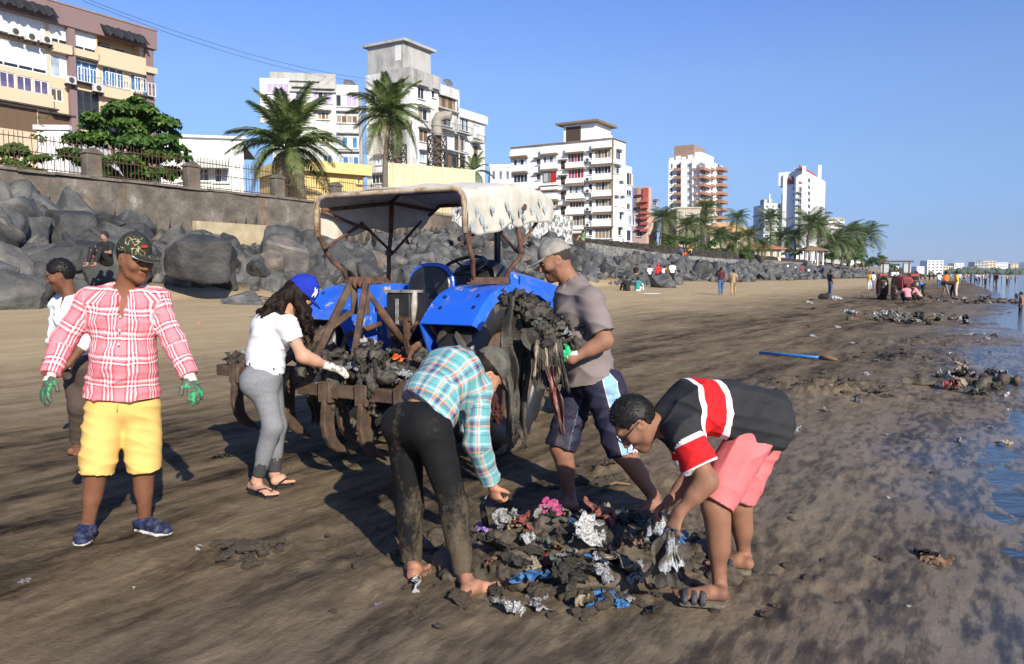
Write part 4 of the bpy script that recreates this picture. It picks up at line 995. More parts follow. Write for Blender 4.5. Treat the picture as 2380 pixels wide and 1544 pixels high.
M_TAN = mt('terracotta_balcony', [(0.30, 0.155, 0.095), (0.38, 0.21, 0.135)], 1.0, 0.85, 0.1)
b = Bld('tower_block', 1625, 280, COAST, 'white tower block with terracotta balconies and brown rooftop', 4.5); b.conv = conv4
zt = b.hit('E', 380, 275)[1]; yl = b.hit('E', 150, 500)[0]; us = b.hit('S', 598, 500)[0]
ys = [320 + 66.5 * k for k in range(8)]
sp = []
for y in ys: sp += [(302, y, 328, y + 33, 1, ('tan',), dict(fw=.12)), (215, y + 5, 250, y + 50, 2, ('dark',), dict(fw=.12)), (170, y, 185, y + 40, 1, ('dark',), dict(fw=.1))]
face_windows(b, 'E', sp, 0, yl, 4, zt, M_WH, 0, None, 'end_wall')
sp = []
for y in ys: sp += [(415, y - 8, 460, y + 32, 2, ('dark', 'grey'), dict(fw=.12)), (482, y, 508, y + 40, 1, ('dark',), dict(fw=.12)), (555, y + 5, 590, y + 48, 2, ('dark', 'pale'), dict(fw=.12))]
face_windows(b, 'S', sp, 0, us, 4, zt, M_WH, 0, None)
b.box('roof', .1, us, .1, yl, zt - 1, zt - .8, M_WH); b.box('far_end', us - .2, us, .02, yl, 4, zt, M_WH)
for y in ys:
 for f, x0, x1, o in (('E', 205, 262, 1.4), ('E', 358, 384, 1.0), ('S', 405, 470, 1.6), ('S', 480, 512, 1.2), ('S', 540, 598, 2.2)):
  r = b.rect(f, (x0, y + 38, x1, y + 62)); b.fbox('balcony', f, *r, -.02, o, M_TAN)
 for f, x0, x1 in (('E', 262, 274), ('E', 352, 362), ('S', 470, 480)):
  r = b.rect(f, (x0, y - 20, x1, y + 46)); b.fbox('fin', f, *r, -.02, 0.9, M_WH)
M_BRN = mt('brown_roof_block', (0.30, 0.20, 0.155), 1, 0.85, .1)
a = b.hit('E', 190, 220)[0]; c = b.hit('E', 352, 220)[0]
b.box('roof_block', 1, 14, c, a, zt - .5, zt + 5.0, M_BRN); b.box('roof_block', 14.02, us - 2, 3, 14, zt - .5, zt + 3.4, M_WH); b.box('roof_block', 2, 12, 1.0, c - .1, zt - .5, zt + 2.4, M_WH)
for k_ in range(5):
 r = b.rect('E', (160 + 50 * k_, 250, 195 + 50 * k_, 290)); b.fbox('roof_crenel', 'E', r[0], r[1], zt, zt + .8 + .5 * (k_ % 2), -1.2, .02, M_WH)
M_REDR = mt('red_tile_roof', [(0.36, 0.055, 0.04), (0.45, 0.09, 0.065)], 1.0, 0.8, .1)
b = Bld('tower_block', 1510.9 + 1255 * 0.2822, 365, COAST, 'slim white tower with red sloping roofs and dark balcony strip', 4.5); b.conv = conv4
zt = b.hit('S', 1340, 410)[1]; us = b.hit('S', 1438, 700)[0]; yl = b.hit('E', 1112, 700)[0]; zE = b.hit('E', 1160, 480)[1]
sp = []
for k_ in range(9): sp += [(1300, 440 + 53.5 * k_, 1322, 475 + 53.5 * k_, 1, ('dark',), dict(fw=.15)), (1277, 445 + 53.5 * k_, 1288, 460 + 53.5 * k_, 1, ('grey',), dict(fw=.1)), (1404, 470 + 53.5 * k_, 1414, 490 + 53.5 * k_, 1, ('dark',), dict(fw=.1))]
face_windows(b, 'S', sp, 0, us, 4, zt, M_WH, 0, None)
sp = [(1177, 508 + 52 * k_, 1193, 540 + 52 * k_, 1, ('dark',), dict(fw=.12)) for k_ in range(9)]
sp += [(1215, 510 + 52 * k_, 1252, 552 + 52 * k_, 2, ('dark', 'grey'), dict(fw=.15)) for k_ in range(9)]
face_windows(b, 'E', sp, 0, yl, 4, zE, M_WH, 0, None, 'end_wall')
b.box('flat_roof', .1, us, .1, yl, zE - 1, zE - .8, M_WH); b.box('far_end', us - .2, us, .02, yl, 4, zE, M_WH)
for k_ in range(9):
 r = b.rect('E', (1213, 552 + 52 * k_, 1254, 562 + 52 * k_)); b.fbox('balcony', 'E', *r, -.02, 1.6, M_WG)
z1 = b.hit('S', 1300, 357)[1]
b.box('upper_wall', 0.02, us - 1, .3, 12, zE - 1, zt + .01, M_WH)
def wedge(bb, name, x0, x1, y0, y1, z0, z1, mat):
 MB().add([(x0, y0, z0), (x1, y0, z0), (x1, y1, z0), (x0, y1, z0), (x0, y1, z1), (x1, y1, z1)], [(0, 1, 2, 3), (0, 1, 5, 4), (2, 3, 4, 5), (0, 3, 4), (1, 2, 5)]).build(name, mat, bb.root)
wedge(b, 'red_roof', b.hit('S', 1270, 380)[0], b.hit('S', 1388, 380)[0], -.1, 2.4, zt + .02, z1 + .8, M_REDR)
r = b.rect('E', (1222, 365, 1258, 412)); wedge(b, 'red_roof', -.2, 6, r[0], r[1] + 3, zE - .5, zE + 3.6, M_REDR); r = b.rect('E', (1125, 430, 1195, 488)); wedge(b, 'red_roof', -.2, 6, r[0], r[1], zE - .5, zE + 3.4, M_REDR)
for f, x, yt in (('S', 1266, 340), ('S', 1396, 332), ('E', 1210, 356), ('E', 1116, 410)):
 u, z = b.hit(f, x, yt); b.fbox('fin', f, u - .9, u + .9, 4, z, -.5, .8, M_WH)
def small_block(px0, px1, yt, yb, d, rows_, cols_, mat, label, glass=("dark",), deep=14, name='apartment_block', rz=0.05, roof=None, balc=None, gap=.55):
 """far building seen almost face on; picture rectangle at distance d"""
 b = Bld(name, px0, d, rz, label, 4.0); W_ = (px1 - px0) / FP * d; z1 = P(0, yt, d)[2]; z0 = min(P(0, yb, d)[2], 5.0)
 hs = []; vis0 = P(0, yb, d)[2]
 fh = (z1 - vis0) / rows_; cw = W_ / cols_
 for i in range(rows_):
  for j in range(cols_):
   hs.append((cw * (j + .5 - gap / 2), cw * (j + .5 + gap / 2), vis0 + fh * (i + .28), vis0 + fh * (i + .8)))
 b.panel('wall', 'S', 0, W_, z0 - 1, z1, hs, mat)
 for k_, h_ in enumerate(hs):
  b.window('S', *h_, 0, 2 if cw > 2.4 else 1, (glass[k_ % len(glass)],), fw=.09)
  if balc: b.fbox('balcony', 'S', h_[0] - .2, h_[1] + .2, h_[2] - .5, h_[2] + .25, -.02, .9, balc)
 b.box('side_wall', 0, .15, .01, deep, z0 - 1, z1, mat); b.box('far_wall', W_ - .15, W_, .01, deep, z0 - 1, z1, mat); b.box('roof', .02, W_, .02, deep, z1 - .4, z1 - .2, roof or mat)
 b.box('parapet', -.2, W_ + .2, -.2, .25, z1 + .003, z1 + .35, roof or mat)
 return b, W_, z1
b, W_, z1 = small_block(1771, 1826, 475, 556, 372, 6, 4, M_WH, 'lower white balcony block adjoining the slim red-roofed tower', ('dark', 'grey'), balc=M_WH)
b.box('roof_mast', 3, 3.5, 2, 2.5, z1, z1 + 5, M_WH); b.box('roof_mast', 9, 9.4, 2, 2.4, z1, z1 + 5, M_WH); b.box('roof_tank', 1, 5, 3, 8, z1, z1 + 2.5, M_WG)
small_block(1917, 1958, 507, 572, 385, 5, 3, M_WG, 'grey white block half hidden by palms beside the slim tower', ('dark', 'tan'), balc=M_WH)
small_block(1958, 2000, 552, 600, 400, 3, 3, M_WW, 'low pale block among the palms further along the shore', ('dark',))
small_block(1140, 1188, 388, 430, 128, 1, 3, M_WH, 'low white annex between the stepped block and the bright white block', ('grey',))
small_block(1570, 1625, 485, 560, 170, 2, 4, M_TAN and weathered('drab_plaster', (0.42, 0.36, 0.29), (0.27, 0.23, 0.18), .3), 'drab plain block behind palms below the terracotta tower', ('louv',), gap=.3)
M_LW = mt('bungalow_white', (0.80, 0.79, 0.76), 1, 0.85, .1)
b, W_, z1 = small_block(103, 172, 302, 415, 62, 2, 3, M_LW, 'small white outbuilding behind the railing beside the climbing bush', ('grey', 'dark'), gap=.35, name='house')
b = Bld('house', 388, 66, math.radians(12), 'long white bungalow with awning behind the railing', 4.5); b.conv = conv1
zt = b.hit('S', 1500, 1065)[1]; u1 = b.hit('S', 1880, 1200)[0]
face_windows(b, 'S', [(1530, 1300, 1615, 1400, 2, ('grey', 'dark')), (1655, 1300, 1760, 1410, 2, ('dark', 'pale')), (1390, 1300, 1460, 1400, 2, ('dark',))], 0, u1, 4.5, zt, M_LW)
b.box('side_wall', -.15, 0, .01, 10, 4.5, zt, M_LW); b.box('roof', -.1, u1, .02, 10, zt - .3, zt - .2, M_LW); b.box('roof_edge', -.3, u1 + .3, -.3, .3, zt + .003, zt + .2, mt('roof_edge_grey', (0.6, 0.6, 0.6), 2, .9, .1))
r = b.rect('S', (1430, 1180, 1780, 1265)); MB().add([(r[0], 0, r[3]), (r[1], 0, r[3]), (r[1], -1.5, r[2]), (r[0], -1.5, r[2]), (r[0], 0, r[3] - .1), (r[1], 0, r[3] - .1), (r[1], -1.5, r[2] - .5), (r[0], -1.5, r[2] - .5)], [(0, 1, 2, 3), (4, 5, 6, 7), (2, 3, 7, 6), (0, 3, 7, 4), (1, 2, 6, 5)]).build('awning', mt('awning_grey', (0.50, 0.51, 0.47), 2, .85, .1), b.root)
M_YEL = weathered('yellow_plaster', (0.66, 0.48, 0.19), (0.50, 0.36, 0.15), 0.2)
b = Bld('house', 690, 62, math.radians(38), 'low yellow building with flat overhanging roof behind the low palm', 4.5); b.conv = conv2
zt = b.hit('S', 900, 1085)[1]; u1 = b.hit('S', 1085, 1150)[0]
face_windows(b, 'S', [(1052, 1115, 1075, 1165, 1, ('dark',))], 0, u1, 4.5, zt, M_YEL)
b.box('roof', -.5, u1 + .6, -.6, 7, zt + .003, zt + .85, mt('yellow_fascia', (0.72, 0.55, 0.22), 1, .85, .1)); b.box('side_wall', -.12, 0, .01, 7, 4.5, zt, M_YEL); b.box('end_wall', u1, u1 + .12, .01, 7, 4.5, zt, M_YEL)
b = Bld('boundary_wall', 905, 78, math.radians(34), 'tall cream boundary wall with vertical ribs behind the tractor canopy', 4.5, 'wall'); b.conv = conv2
zt = b.hit('S', 1320, 995)[1]; u1 = b.hit('S', 1985, 1140)[0]
b.box('wall_face', 0, u1, 0, .4, 5, zt, M_CREAM)
for k_ in range(int(u1 / 1.1)): b.box('rib', 1.1 * k_ + .5, 1.1 * k_ + .62, -.06, -.002, 5, zt + .1, M_CREAM)
M_ORG = mt('orange_roof', [(0.52, 0.28, 0.11), (0.60, 0.36, 0.17)], 1, .85, .1)
def hip_house(px0, px1, ye, yr, d, label, wall, roof, deep=12, rz=0.1, over=1.0, name='house'):
 b = Bld(name, px0, d, rz, label, 4); W_ = (px1 - px0) / FP * d; ze = P(0, ye, d)[2]; zr = P(0, yr, d)[2]; k = over
 b.panel('wall', 'S', 0, W_, 3.5, ze, [(W_ * (j + .3) / 4, W_ * (j + .75) / 4, ze - 2.2, ze - .5) for j in range(4)], wall)
 for j in range(4): b.window('S', W_ * (j + .3) / 4, W_ * (j + .75) / 4, ze - 2.2, ze - .5, 0, 2, ('dark',))
 b.box('side_wall', 0, .1, .02, deep, 3.5, ze, wall); b.box('side_wall', W_ - .1, W_, .02, deep, 3.5, ze, wall)
 MB().add([(-k, -k, ze), (W_ + k, -k, ze), (W_ + k, deep + k, ze), (-k, deep + k, ze), (W_ * .3, deep / 2, zr), (W_ * .7, deep / 2, zr), (-k, -k, ze - .25), (W_ + k, -k, ze - .25), (W_ + k, deep + k, ze - .25), (-k, deep + k, ze - .25)],
             [(0, 1, 5, 4), (1, 2, 5), (2, 3, 4, 5), (3, 0, 4), (6, 7, 8, 9), (0, 1, 7, 6), (1, 2, 8, 7), (2, 3, 9, 8), (3, 0, 6, 9)]).build('roof', roof, b.root)
 return b
hip_house(1648, 1752, 540, 513, 210, 'low house with broad pale orange roof among the palms', M_BEIGE, M_ORG)
hip_house(1752, 1815, 577, 562, 190, 'round-cornered pavilion with terracotta roof beside the palms', M_BEIGE, mt('terracotta_tile', (0.36, 0.15, 0.085), 1, .85, .1))
b = Bld('gazebo', 1872, 235, 0.2, 'open gazebo with thatched pyramid roof in front of the slim tower', 4); zr = P(0, 570, 235)[2]; ze = P(0, 581, 235)[2]
for i in range(4):
 for j in range(2): b.box('post', i * 1.75, i * 1.75 + .3, j * 4, j * 4 + .3, 3.6, ze, M_LW)
MB().add([(-1, -1, ze), (6.6, -1, ze), (6.6, 5.3, ze), (-1, 5.3, ze), (2.8, 2.1, zr), (-1, -1, ze - .25), (6.6, -1, ze - .25), (6.6, 5.3, ze - .25), (-1, 5.3, ze - .25)], [(0, 1, 4), (1, 2, 4), (2, 3, 4), (3, 0, 4), (5, 6, 7, 8), (0, 1, 6, 5), (1, 2, 7, 6), (2, 3, 8, 7), (3, 0, 5, 8)]).build('thatched_roof', mt('thatch', (0.20, 0.13, 0.075), 3, .95, .3), b.root)
def vent_mast(px, ytop, ybot, d, label):
 root = empty('vent_mast', (*P(px, ybot, d)[:2], 5.0), 0.5, label, 'vent mast'); z1 = P(px, ytop, d)[2] - 5.0; h = z1 - 2.2; w = 0.72
 for k_, (a, c) in enumerate(((-w, -w), (w, -w), (w, w), (-w, w))): MB().bar((a * 1.15, c * 1.15, 0), (a, c, h), .14).build('leg', M_RUST if False else M_FRD, root)
 n = 8
 for k_ in range(n):
  z0 = h * k_ / n; z2 = h * (k_ + 1) / n
  mb = MB()
  for (a, c), (e, f) in (((-w, -w), (w, -w)), ((w, -w), (w, w)), ((w, w), (-w, w)), ((-w, w), (-w, -w))): mb.bar((a, c, z0), (e, f, z2), .08).bar((e, f, z0), (a, c, z2), .08).bar((a, c, z2), (e, f, z2), .09)
  mb.build('brace', M_FRD, root)
 M_PIPE = mt('vent_pipe', [(0.27, 0.235, 0.19), (0.36, 0.32, 0.27)], 2, .8, .1)
 MB().tube([(0, 0, 0), (0, 0, h)], .38, 10).build('riser', M_RUST, root, True)
 MB().tube([(0, 0, h), (0, 0, h + 1.5), (.2, -.15, h + 1.95), (.75, -.45, h + 2.1), (1.3, -.8, h + 2.0)], [.55, .55, .55, .5, .5], 12).build('vent_pipe', M_PIPE, root, True, auto=True)
 for zz in (h + .25, h + 1.0): MB().lathe([(.62, 0), (.62, .14)], (0, 0, zz), (0, 0, 1), 14).build('flange', M_PIPE, root)
vent_mast(923, 287, 384, 84, 'black lattice mast with bent tan vent pipe right beside the tall palm')
vent_mast(1016, 267, 400, 84, 'black lattice mast with bent tan vent pipe, taller of the two')
for k_, (a, c, e, lab) in enumerate(((P(190, -6, 70), P(520, 100, 90), P(860, 184, 112), 'upper of two thin cables crossing the sky to the stepped block'), (P(192, 2, 70), P(520, 111, 90), P(830, 189, 112), 'lower of two thin cables crossing the sky to the stepped block'))):
 pts = [a + (e - a) * t_ + np.array([0, 0, -4 * (1 - t_) * t_ * 1.0]) * 1 for t_ in np.linspace(0, 1, 24)]
 m_ = c - (a + e) / 2
 o = MB().tube([p - np.array([a[0], a[1], 0]) for p in pts], 0.022, 5).build('overhead_cable', M_FRD); o.location = (a[0], a[1], 0); tag(o, lab, 'cable')
rs = np.random.RandomState(4)
far = [(2152, 2190, 606, 640, 1500, 8, 'white'), (2215, 2238, 612, 640, 1800, 8, 'white'), (2262, 2292, 609, 640, 1900, 6, 'grey'), (2280, 2312, 607, 640, 1950, 6, 'tan'), (2312, 2340, 611, 640, 2000, 5, 'white'), (2345, 2376, 614, 640, 2100, 5, 'tan'), (2100, 2112, 622, 640, 1300, 3, 'tan'), (2128, 2146, 620, 640, 1400, 4, 'white'), (2190, 2212, 619, 640, 1600, 3, 'cream'), (2072, 2086, 620, 640, 900, 4, 'white'), (2240, 2260, 622, 640, 1800, 3, 'cream'), (2380, 2410, 610, 640, 2000, 6, 'white')]
FM = dict(white=M_WH, grey=M_WG, tan=M_BEIGE, cream=M_CREAM)
FL = ['far pale high-rise standing alone above the bay', 'far slim white high-rise on the skyline across the bay', 'broad grey block on the skyline across the bay', 'tan block next to the broad grey block across the bay', 'far white block on the skyline beside the tan block', 'far tan block near the end of the skyline', 'small tan house on the far shore behind the red tractor', 'low white block on the far shore', 'low cream block on the far shore', 'small white house just past the last palms', 'low cream house between the far high-rises', 'white block at the very end of the far skyline']
for (x0, x1, yt, yb, d, n, mk), lab in zip(far, FL):
 b, W_, z1 = small_block(x0, x1, yt, yb, d, min(n, 5), 4, FM[mk], lab, ('dark',), 25, 'far_building')
# ================================================================ palms, trees, bushes
def leafm(name, c0, c1, c2=None, tr=0.3):
 m, t, b = _new(name)
 g = t.nodes.new('ShaderNodeNewGeometry'); n = tex(t, g.outputs['Position'], 1.7, 3, 0.6)
 r = t.nodes.new('ShaderNodeMath'); r.operation = 'MULTIPLY_ADD'; t.links.new(g.outputs['Random Per Island'], r.inputs[0]); r.inputs[1].default_value = 0.5; t.links.new(n, r.inputs[2])
 st = [(0.4, c0), (0.85, c1)] + ([(1.0, c2)] if c2 else [])
 col = ramp(t, r.outputs[0], st)
 setc(t, b.inputs['Base Color'], col); b.inputs['Roughness'].default_value = 0.5; b.inputs['Specular IOR Level'].default_value = 0.35
 tl = t.nodes.new('ShaderNodeBsdfTranslucent'); t.links.new(col, tl.inputs[0]); mx = t.nodes.new('ShaderNodeMixShader'); mx.inputs[0].default_value = tr
 out = t.nodes['Material Output']; t.links.new(b.outputs[0], mx.inputs[1]); t.links.new(tl.outputs[0], mx.inputs[2]); t.links.new(mx.outputs[0], out.inputs[0])
 return m
M_FROND = leafm('palm_green', (0.045, 0.072, 0.018), (0.115, 0.165, 0.045), (0.20, 0.235, 0.085))
M_FROND_DRY = leafm('palm_dry', (0.13, 0.105, 0.06), (0.22, 0.18, 0.10), (0.30, 0.26, 0.17))
M_LEAF = leafm('broad_leaf', (0.022, 0.060, 0.010), (0.06, 0.13, 0.018), (0.14, 0.21, 0.035), 0.25)
M_LEAF2 = leafm('bush_leaf', (0.035, 0.085, 0.014), (0.085, 0.17, 0.03), (0.17, 0.25, 0.06), 0.3)
M_TRUNK = mt('palm_trunk', [(0.10, 0.08, 0.06), (0.21, 0.175, 0.14)], 5, .9, .5, 18, .03, stretch=(1, 1, 3))
M_BARK = mt('bark', [(0.10, 0.08, 0.06), (0.24, 0.20, 0.16)], 4, .9, .5, 14, .02)
M_NUT = mt('coconut', (0.30, 0.25, 0.05), 4, .6, .1)
def frond_mesh(name, L, droop, seed, n=44, wide=0.6, mat=None):
 """local +x out from the crown; arches and droops under its own weight"""
 rs = np.random.RandomState(seed); V = []; F = []
 def mid(t): return np.array([L * (t - 0.22 * droop * t ** 2.4), 0.06 * L * math.sin(seed) * t * t, L * (0.10 * math.sin(t * 2.4) - droop * 0.62 * t ** 2.1)])
 m = 10; pr = []
 for i in range(m + 1):
  c = mid(i / m); w = 0.045 * (1 - 0.8 * i / m); V += [c + (0, w, 0), c + (0, -w, 0), c + (0, 0, -w * 1.3)]
 for i in range(m):
  for k in range(3): F.append((3 * i + k, 3 * i + (k + 1) % 3, 3 * i + 3 + (k + 1) % 3, 3 * i + 3 + k))
 for i in range(n):
  t = 0.12 + 0.88 * (i + 0.5) / n; c = mid(t); d = nrm(mid(min(1, t + .02)) - mid(t - .02))
  ll = wide * L * 0.36 * (math.sin(math.pi * (0.12 + 0.8 * t)) ** 0.7) * rs.uniform(.85, 1.12)
  for sgn in (-1, 1):
   side = np.array([0, sgn, 0.0]); out = nrm(side * 0.85 + d * (0.42 + 0.4 * t) + np.array([0, 0, 0.12 - 0.15 * rs.rand()]))
   w = d * 0.040 * L / 3.2 + np.array([0, 0, 0.006])
   e1 = c + out * ll * 0.5; e2 = c + out * ll + np.array([0, 0, -ll * rs.uniform(.22, .5)])
   k0 = len(V); V += [c - w * .6, c + w * .6, e1 + w, e1 - w, e2]
   F += [(k0, k0 + 1, k0 + 2, k0 + 3), (k0 + 3, k0 + 2, k0 + 4)]
 me = bpy.data.meshes.new(name); me.from_pydata([tuple(map(float, v)) for v in V], [], F); return me
FR = {}
for k_ in range(3):
 FR['up', k_] = frond_mesh('frond', 3.4, .25 + .06 * k_, 10 + k_); FR['mid', k_] = frond_mesh('frond', 3.5, .62 + .1 * k_, 20 + k_); FR['dn', k_] = frond_mesh('frond', 3.2, 1.05 + .15 * k_, 30 + k_); FR['dry', k_] = frond_mesh('frond', 2.8, 1.3 + .15 * k_, 40 + k_, 30)
for k_ in range(2): FR['far', k_] = frond_mesh('frond', 3.4, .55 + .35 * k_, 50 + k_, 24, .95)
def palm(px, py, d, base_px, base_py, label, size=1.0, n=24, seed=0, far=False, fat=1.0, dry=2, zb=None, up=0.9):
 rs = np.random.RandomState(seed); top = P(px, py, d); bt = P(base_px, base_py, d);
 if zb is not None: bt[2] = zb
 root = empty('palm_tree', bt, 0, label, 'palm tree', 'coconut palms along the shore')
 H = top - bt; pts = [H * t_ + np.array([0.25 * math.sin(t_ * 3.1) * (1 if seed % 2 else -1), 0, 0]) * size for t_ in np.linspace(0, 1, 9)]
 pts[-1] = H * 1.0
 MB().tube(pts, [0.20 * size * fat * (1.25 - 0.5 * t_) for t_ in np.linspace(0, 1, 9)], 10).build('trunk', M_TRUNK, root, True)
 if not far:
  for k_ in range(6):
   a = k_ * 1.05; MB().lathe([(0.02, -.15), (.1, -.08), (.13, 0), (.1, .1), (.02, .16)], H + np.array([.3 * math.cos(a), .3 * math.sin(a), -.25]), (0, 0, 1), 8).build('coconut', M_NUT, root, True)
 for k_ in range(n):
  t_ = k_ / n; az = k_ * 2.39996 + rs.uniform(-.25, .25)
  if far: kind = ('far', 0 if t_ < .6 else 1); pitch = 1.15 - 1.75 * t_
  elif t_ < .30: kind = ('up', rs.randint(3)); pitch = 1.28 - up * t_ * 1.7
  elif t_ < .60: kind = ('mid', rs.randint(3)); pitch = .72 - 1.9 * (t_ - .30)
  elif k_ < n - dry: kind = ('dn', rs.randint(3)); pitch = .1 - 1.9 * (t_ - .60)
  else: kind = ('dry', rs.randint(3)); pitch = -.55 - .3 * rs.rand()
  o = link('frond', FR[kind], M_FROND_DRY if kind[0] == 'dry' else M_FROND, root, H + np.array([0, 0, .05 * rs.rand()]), (rs.uniform(-.35, .35), -pitch, az), tuple([size * rs.uniform(.9, 1.12)] * 3))
 return root
palm(668, 348, 55, 690, 478, 'low bushy coconut palm with fat fibrous trunk behind the railing', 1.3, 46, 1, fat=2.0, dry=11, up=.7, zb=5.2)
palm(905, 276, 66, 899, 442, 'tall coconut palm with bare slim trunk between the two white blocks', 1.12, 40, 2, dry=8, zb=5.2)
palm(1102, 400, 92, 1100, 430, 'small green palm at the foot of the stepped white block', .75, 14, 3, dry=0, zb=5)
palm(1072, 412, 90, 1070, 430, 'tiny palm sprouting over the cream boundary wall', .5, 9, 4, dry=0, zb=5)
FP_ = [(1542, 508, 140, 1534, 580, .86, 'leaning palm with clear curved trunk beside the pink block'), (1596, 528, 142, 1588, 568, .9, 'broad palm with slanting trunk next to the leaning palm'), (1641, 488, 172, 1643, 545, 1.0, 'tall dark palm in front of the terracotta tower'), (1630, 524, 160, 1632, 570, .95, 'dense palm below the tall dark palm'),
 (1714, 509, 205, 1713, 560, .78, 'lone slim palm standing clear against the sky'), (1673, 548, 150, 1672, 580, .72, 'stubby palm before the orange-roofed house'), (1706, 563, 150, 1703, 588, .8, 'low palm with drooping fronds by the dark fence'), (1740, 552, 160, 1738, 588, .9, 'palm right of the low drooping palm near the pavilion'), (1775, 572, 165, 1772, 598, .8, 'short palm standing against the terracotta-roofed pavilion'),
 (1789, 512, 290, 1788, 575, .95, 'palm in front of the lower white balcony block'), (1812, 557, 240, 1812, 585, .9, 'low palm between pavilion and gazebo'), (1846, 553, 240, 1846, 585, .9, 'palm left of the gazebo at the tower foot'), (1884, 522, 236, 1879, 578, 1.2, 'big palm rising before the slim red-roofed tower'), (1900, 534, 240, 1903, 580, 1.0, 'palm close beside the big palm at the tower'),
 (1937, 562, 250, 1937, 592, .95, 'palm before the half hidden grey block'), (1972, 545, 270, 1970, 595, 1.05, 'tall palm near the end of the palm row'), (2012, 550, 280, 2006, 600, 1.1, 'last tall palm of the row, swept by wind'), (1955, 572, 260, 1955, 598, .9, 'palm squeezed between two taller palms'), (1560, 560, 130, 1560, 585, .6, 'dwarf palm behind the stone wall'), (1615, 566, 135, 1612, 588, .6, 'dwarf palm at the end of the stone wall'), (1990, 575, 275, 1990, 602, .85, 'short palm near the last tall palm')]
for k_, (x, y, d, bx_, by, sz, lab) in enumerate(FP_): palm(x, y, d, bx_, by, lab, (sz * d / 155 if d > 200 else sz) * 1.12, 26, 100 + k_, True, zb=4.0)
def leaf_cloud(name, clumps, per, size, mat, seed, parent, flat=.55):
 """many broad leaves on shells of clumps; clumps: (centre, radius)"""
 rs = np.random.RandomState(seed); V = []; F = []
 for c, r in clumps:
  n = int(per * r * r)
  d = rs.normal(size=(n, 3)); d /= np.linalg.norm(d, axis=1)[:, None]
  d[:, 2] = np.abs(d[:, 2]) * .9 - .25
  pos = np.array(c) + d * r * rs.uniform(.62, 1.08, (n, 1)) * np.array([1, 1, flat])
  for p, q in zip(pos, d):
   s_ = size * rs.uniform(.6, 1.25); nv = nrm(q * np.array([1, 1, 1.4]) + rs.normal(size=3) * .45 + np.array([0, 0, .5]))
   a = nrm(np.cross(nv, rs.normal(size=3))); b_ = np.cross(nv, a); k0 = len(V)
   tip = a * s_; w = b_ * s_ * .34
   V += [p - a * s_ * .1, p + tip * .45 + w + nv * s_ * .08, p + tip - nv * s_ * .15, p + tip * .45 - w + nv * s_ * .08]
   F.append((k0, k0 + 1, k0 + 2, k0 + 3))
 o = link(name, mesh_np(name, np.array(V), np.array(F), False), mat, parent); o['kind'] = 'stuff'; return o
def limb_set(parent, base, tips, r0, mat, seed, name='limb'):
 rs = np.random.RandomState(seed)
 for tp in tips:
  m_ = (np.array(base) + tp) / 2 + np.array([*(rs.normal(size=2) * .25), .15])
  pts = [np.array(base) * (1 - t_) ** 2 + 2 * m_ * t_ * (1 - t_) + np.array(tp) * t_ ** 2 for t_ in np.linspace(0, 1, 6)]
  MB().tube(pts, [r0 * (1 - .8 * t_) for t_ in np.linspace(0, 1, 6)], 6).build(name, mat, parent, True)
def local(px, py, d, base): return P(px, py, d) - base
bs = P(305, 432, 46); bs[2] = 5.4
root = empty('broad_tree', bs, 0, 'broad spreading tree with big glossy leaves behind the railing', 'tree')
rs = np.random.RandomState(3); cl = []
for x, y, r, k_ in ((300, 250, 1.15, 3), (265, 262, 1.1, 3), (335, 258, .95, 2), (230, 290, 1.2, 3), (300, 290, 1.5, 5), (365, 285, 1.1, 3), (195, 325, 1.1, 3), (250, 330, 1.4, 4), (320, 330, 1.5, 4), (385, 320, 1.1, 3), (165, 352, .95, 2), (215, 370, 1.1, 3), (290, 372, 1.3, 4), (360, 362, 1.3, 4), (415, 352, .8, 2), (425, 372, .75, 2), (250, 405, 1.1, 3), (325, 405, 1.2, 3), (385, 398, 1.0, 3), (280, 425, .9, 2), (215, 405, .8, 2), (310, 232, .6, 1), (400, 300, .55, 1), (155, 345, .5, 1)):
 for q in range(k_):
  c = local(x + rs.normal() * 10, y + rs.normal() * 6, 46 + rs.normal() * .9, bs); cl.append((c, r * rs.uniform(.5, .8)))
leaf_cloud('crown', cl, 520, .30, M_LEAF, 5, root)
MB().tube([(0, 0, -.6), (.05, 0, .5), (-.05, 0, 1.3)], [.26, .2, .17], 9).build('trunk', M_BARK, root, True)
limb_set(root, (-.05, 0, 1.2), [c for c, r in cl[::5]], .1, M_BARK, 4)
bs = P(40, 400, 44); bs[2] = 5.4
root = empty('climbing_bush', bs, 0, 'light green bush with a tall thin shoot behind the railing', 'bush'); cl = []
for x, y, r, k_ in ((15, 350, .9, 4), (50, 355, .9, 4), (85, 375, .8, 4), (30, 385, .9, 4), (70, 395, .7, 3), (95, 395, .5, 2), (100, 330, .28, 2), (98, 310, .25, 2), (102, 290, .2, 2), (100, 275, .15, 1), (-20, 360, .9, 3), (80, 318, .22, 1)):
 for q in range(k_): cl.append((local(x + rs.normal() * 7, y + rs.normal() * 6, 44 + rs.normal() * .5, bs), r * rs.uniform(.4, .65)))
leaf_cloud('crown', cl, 650, .2, M_LEAF2, 6, root)
limb_set(root, (0, 0, 0), [c for c, r in cl[::4]], .05, M_BARK, 8, 'stem')
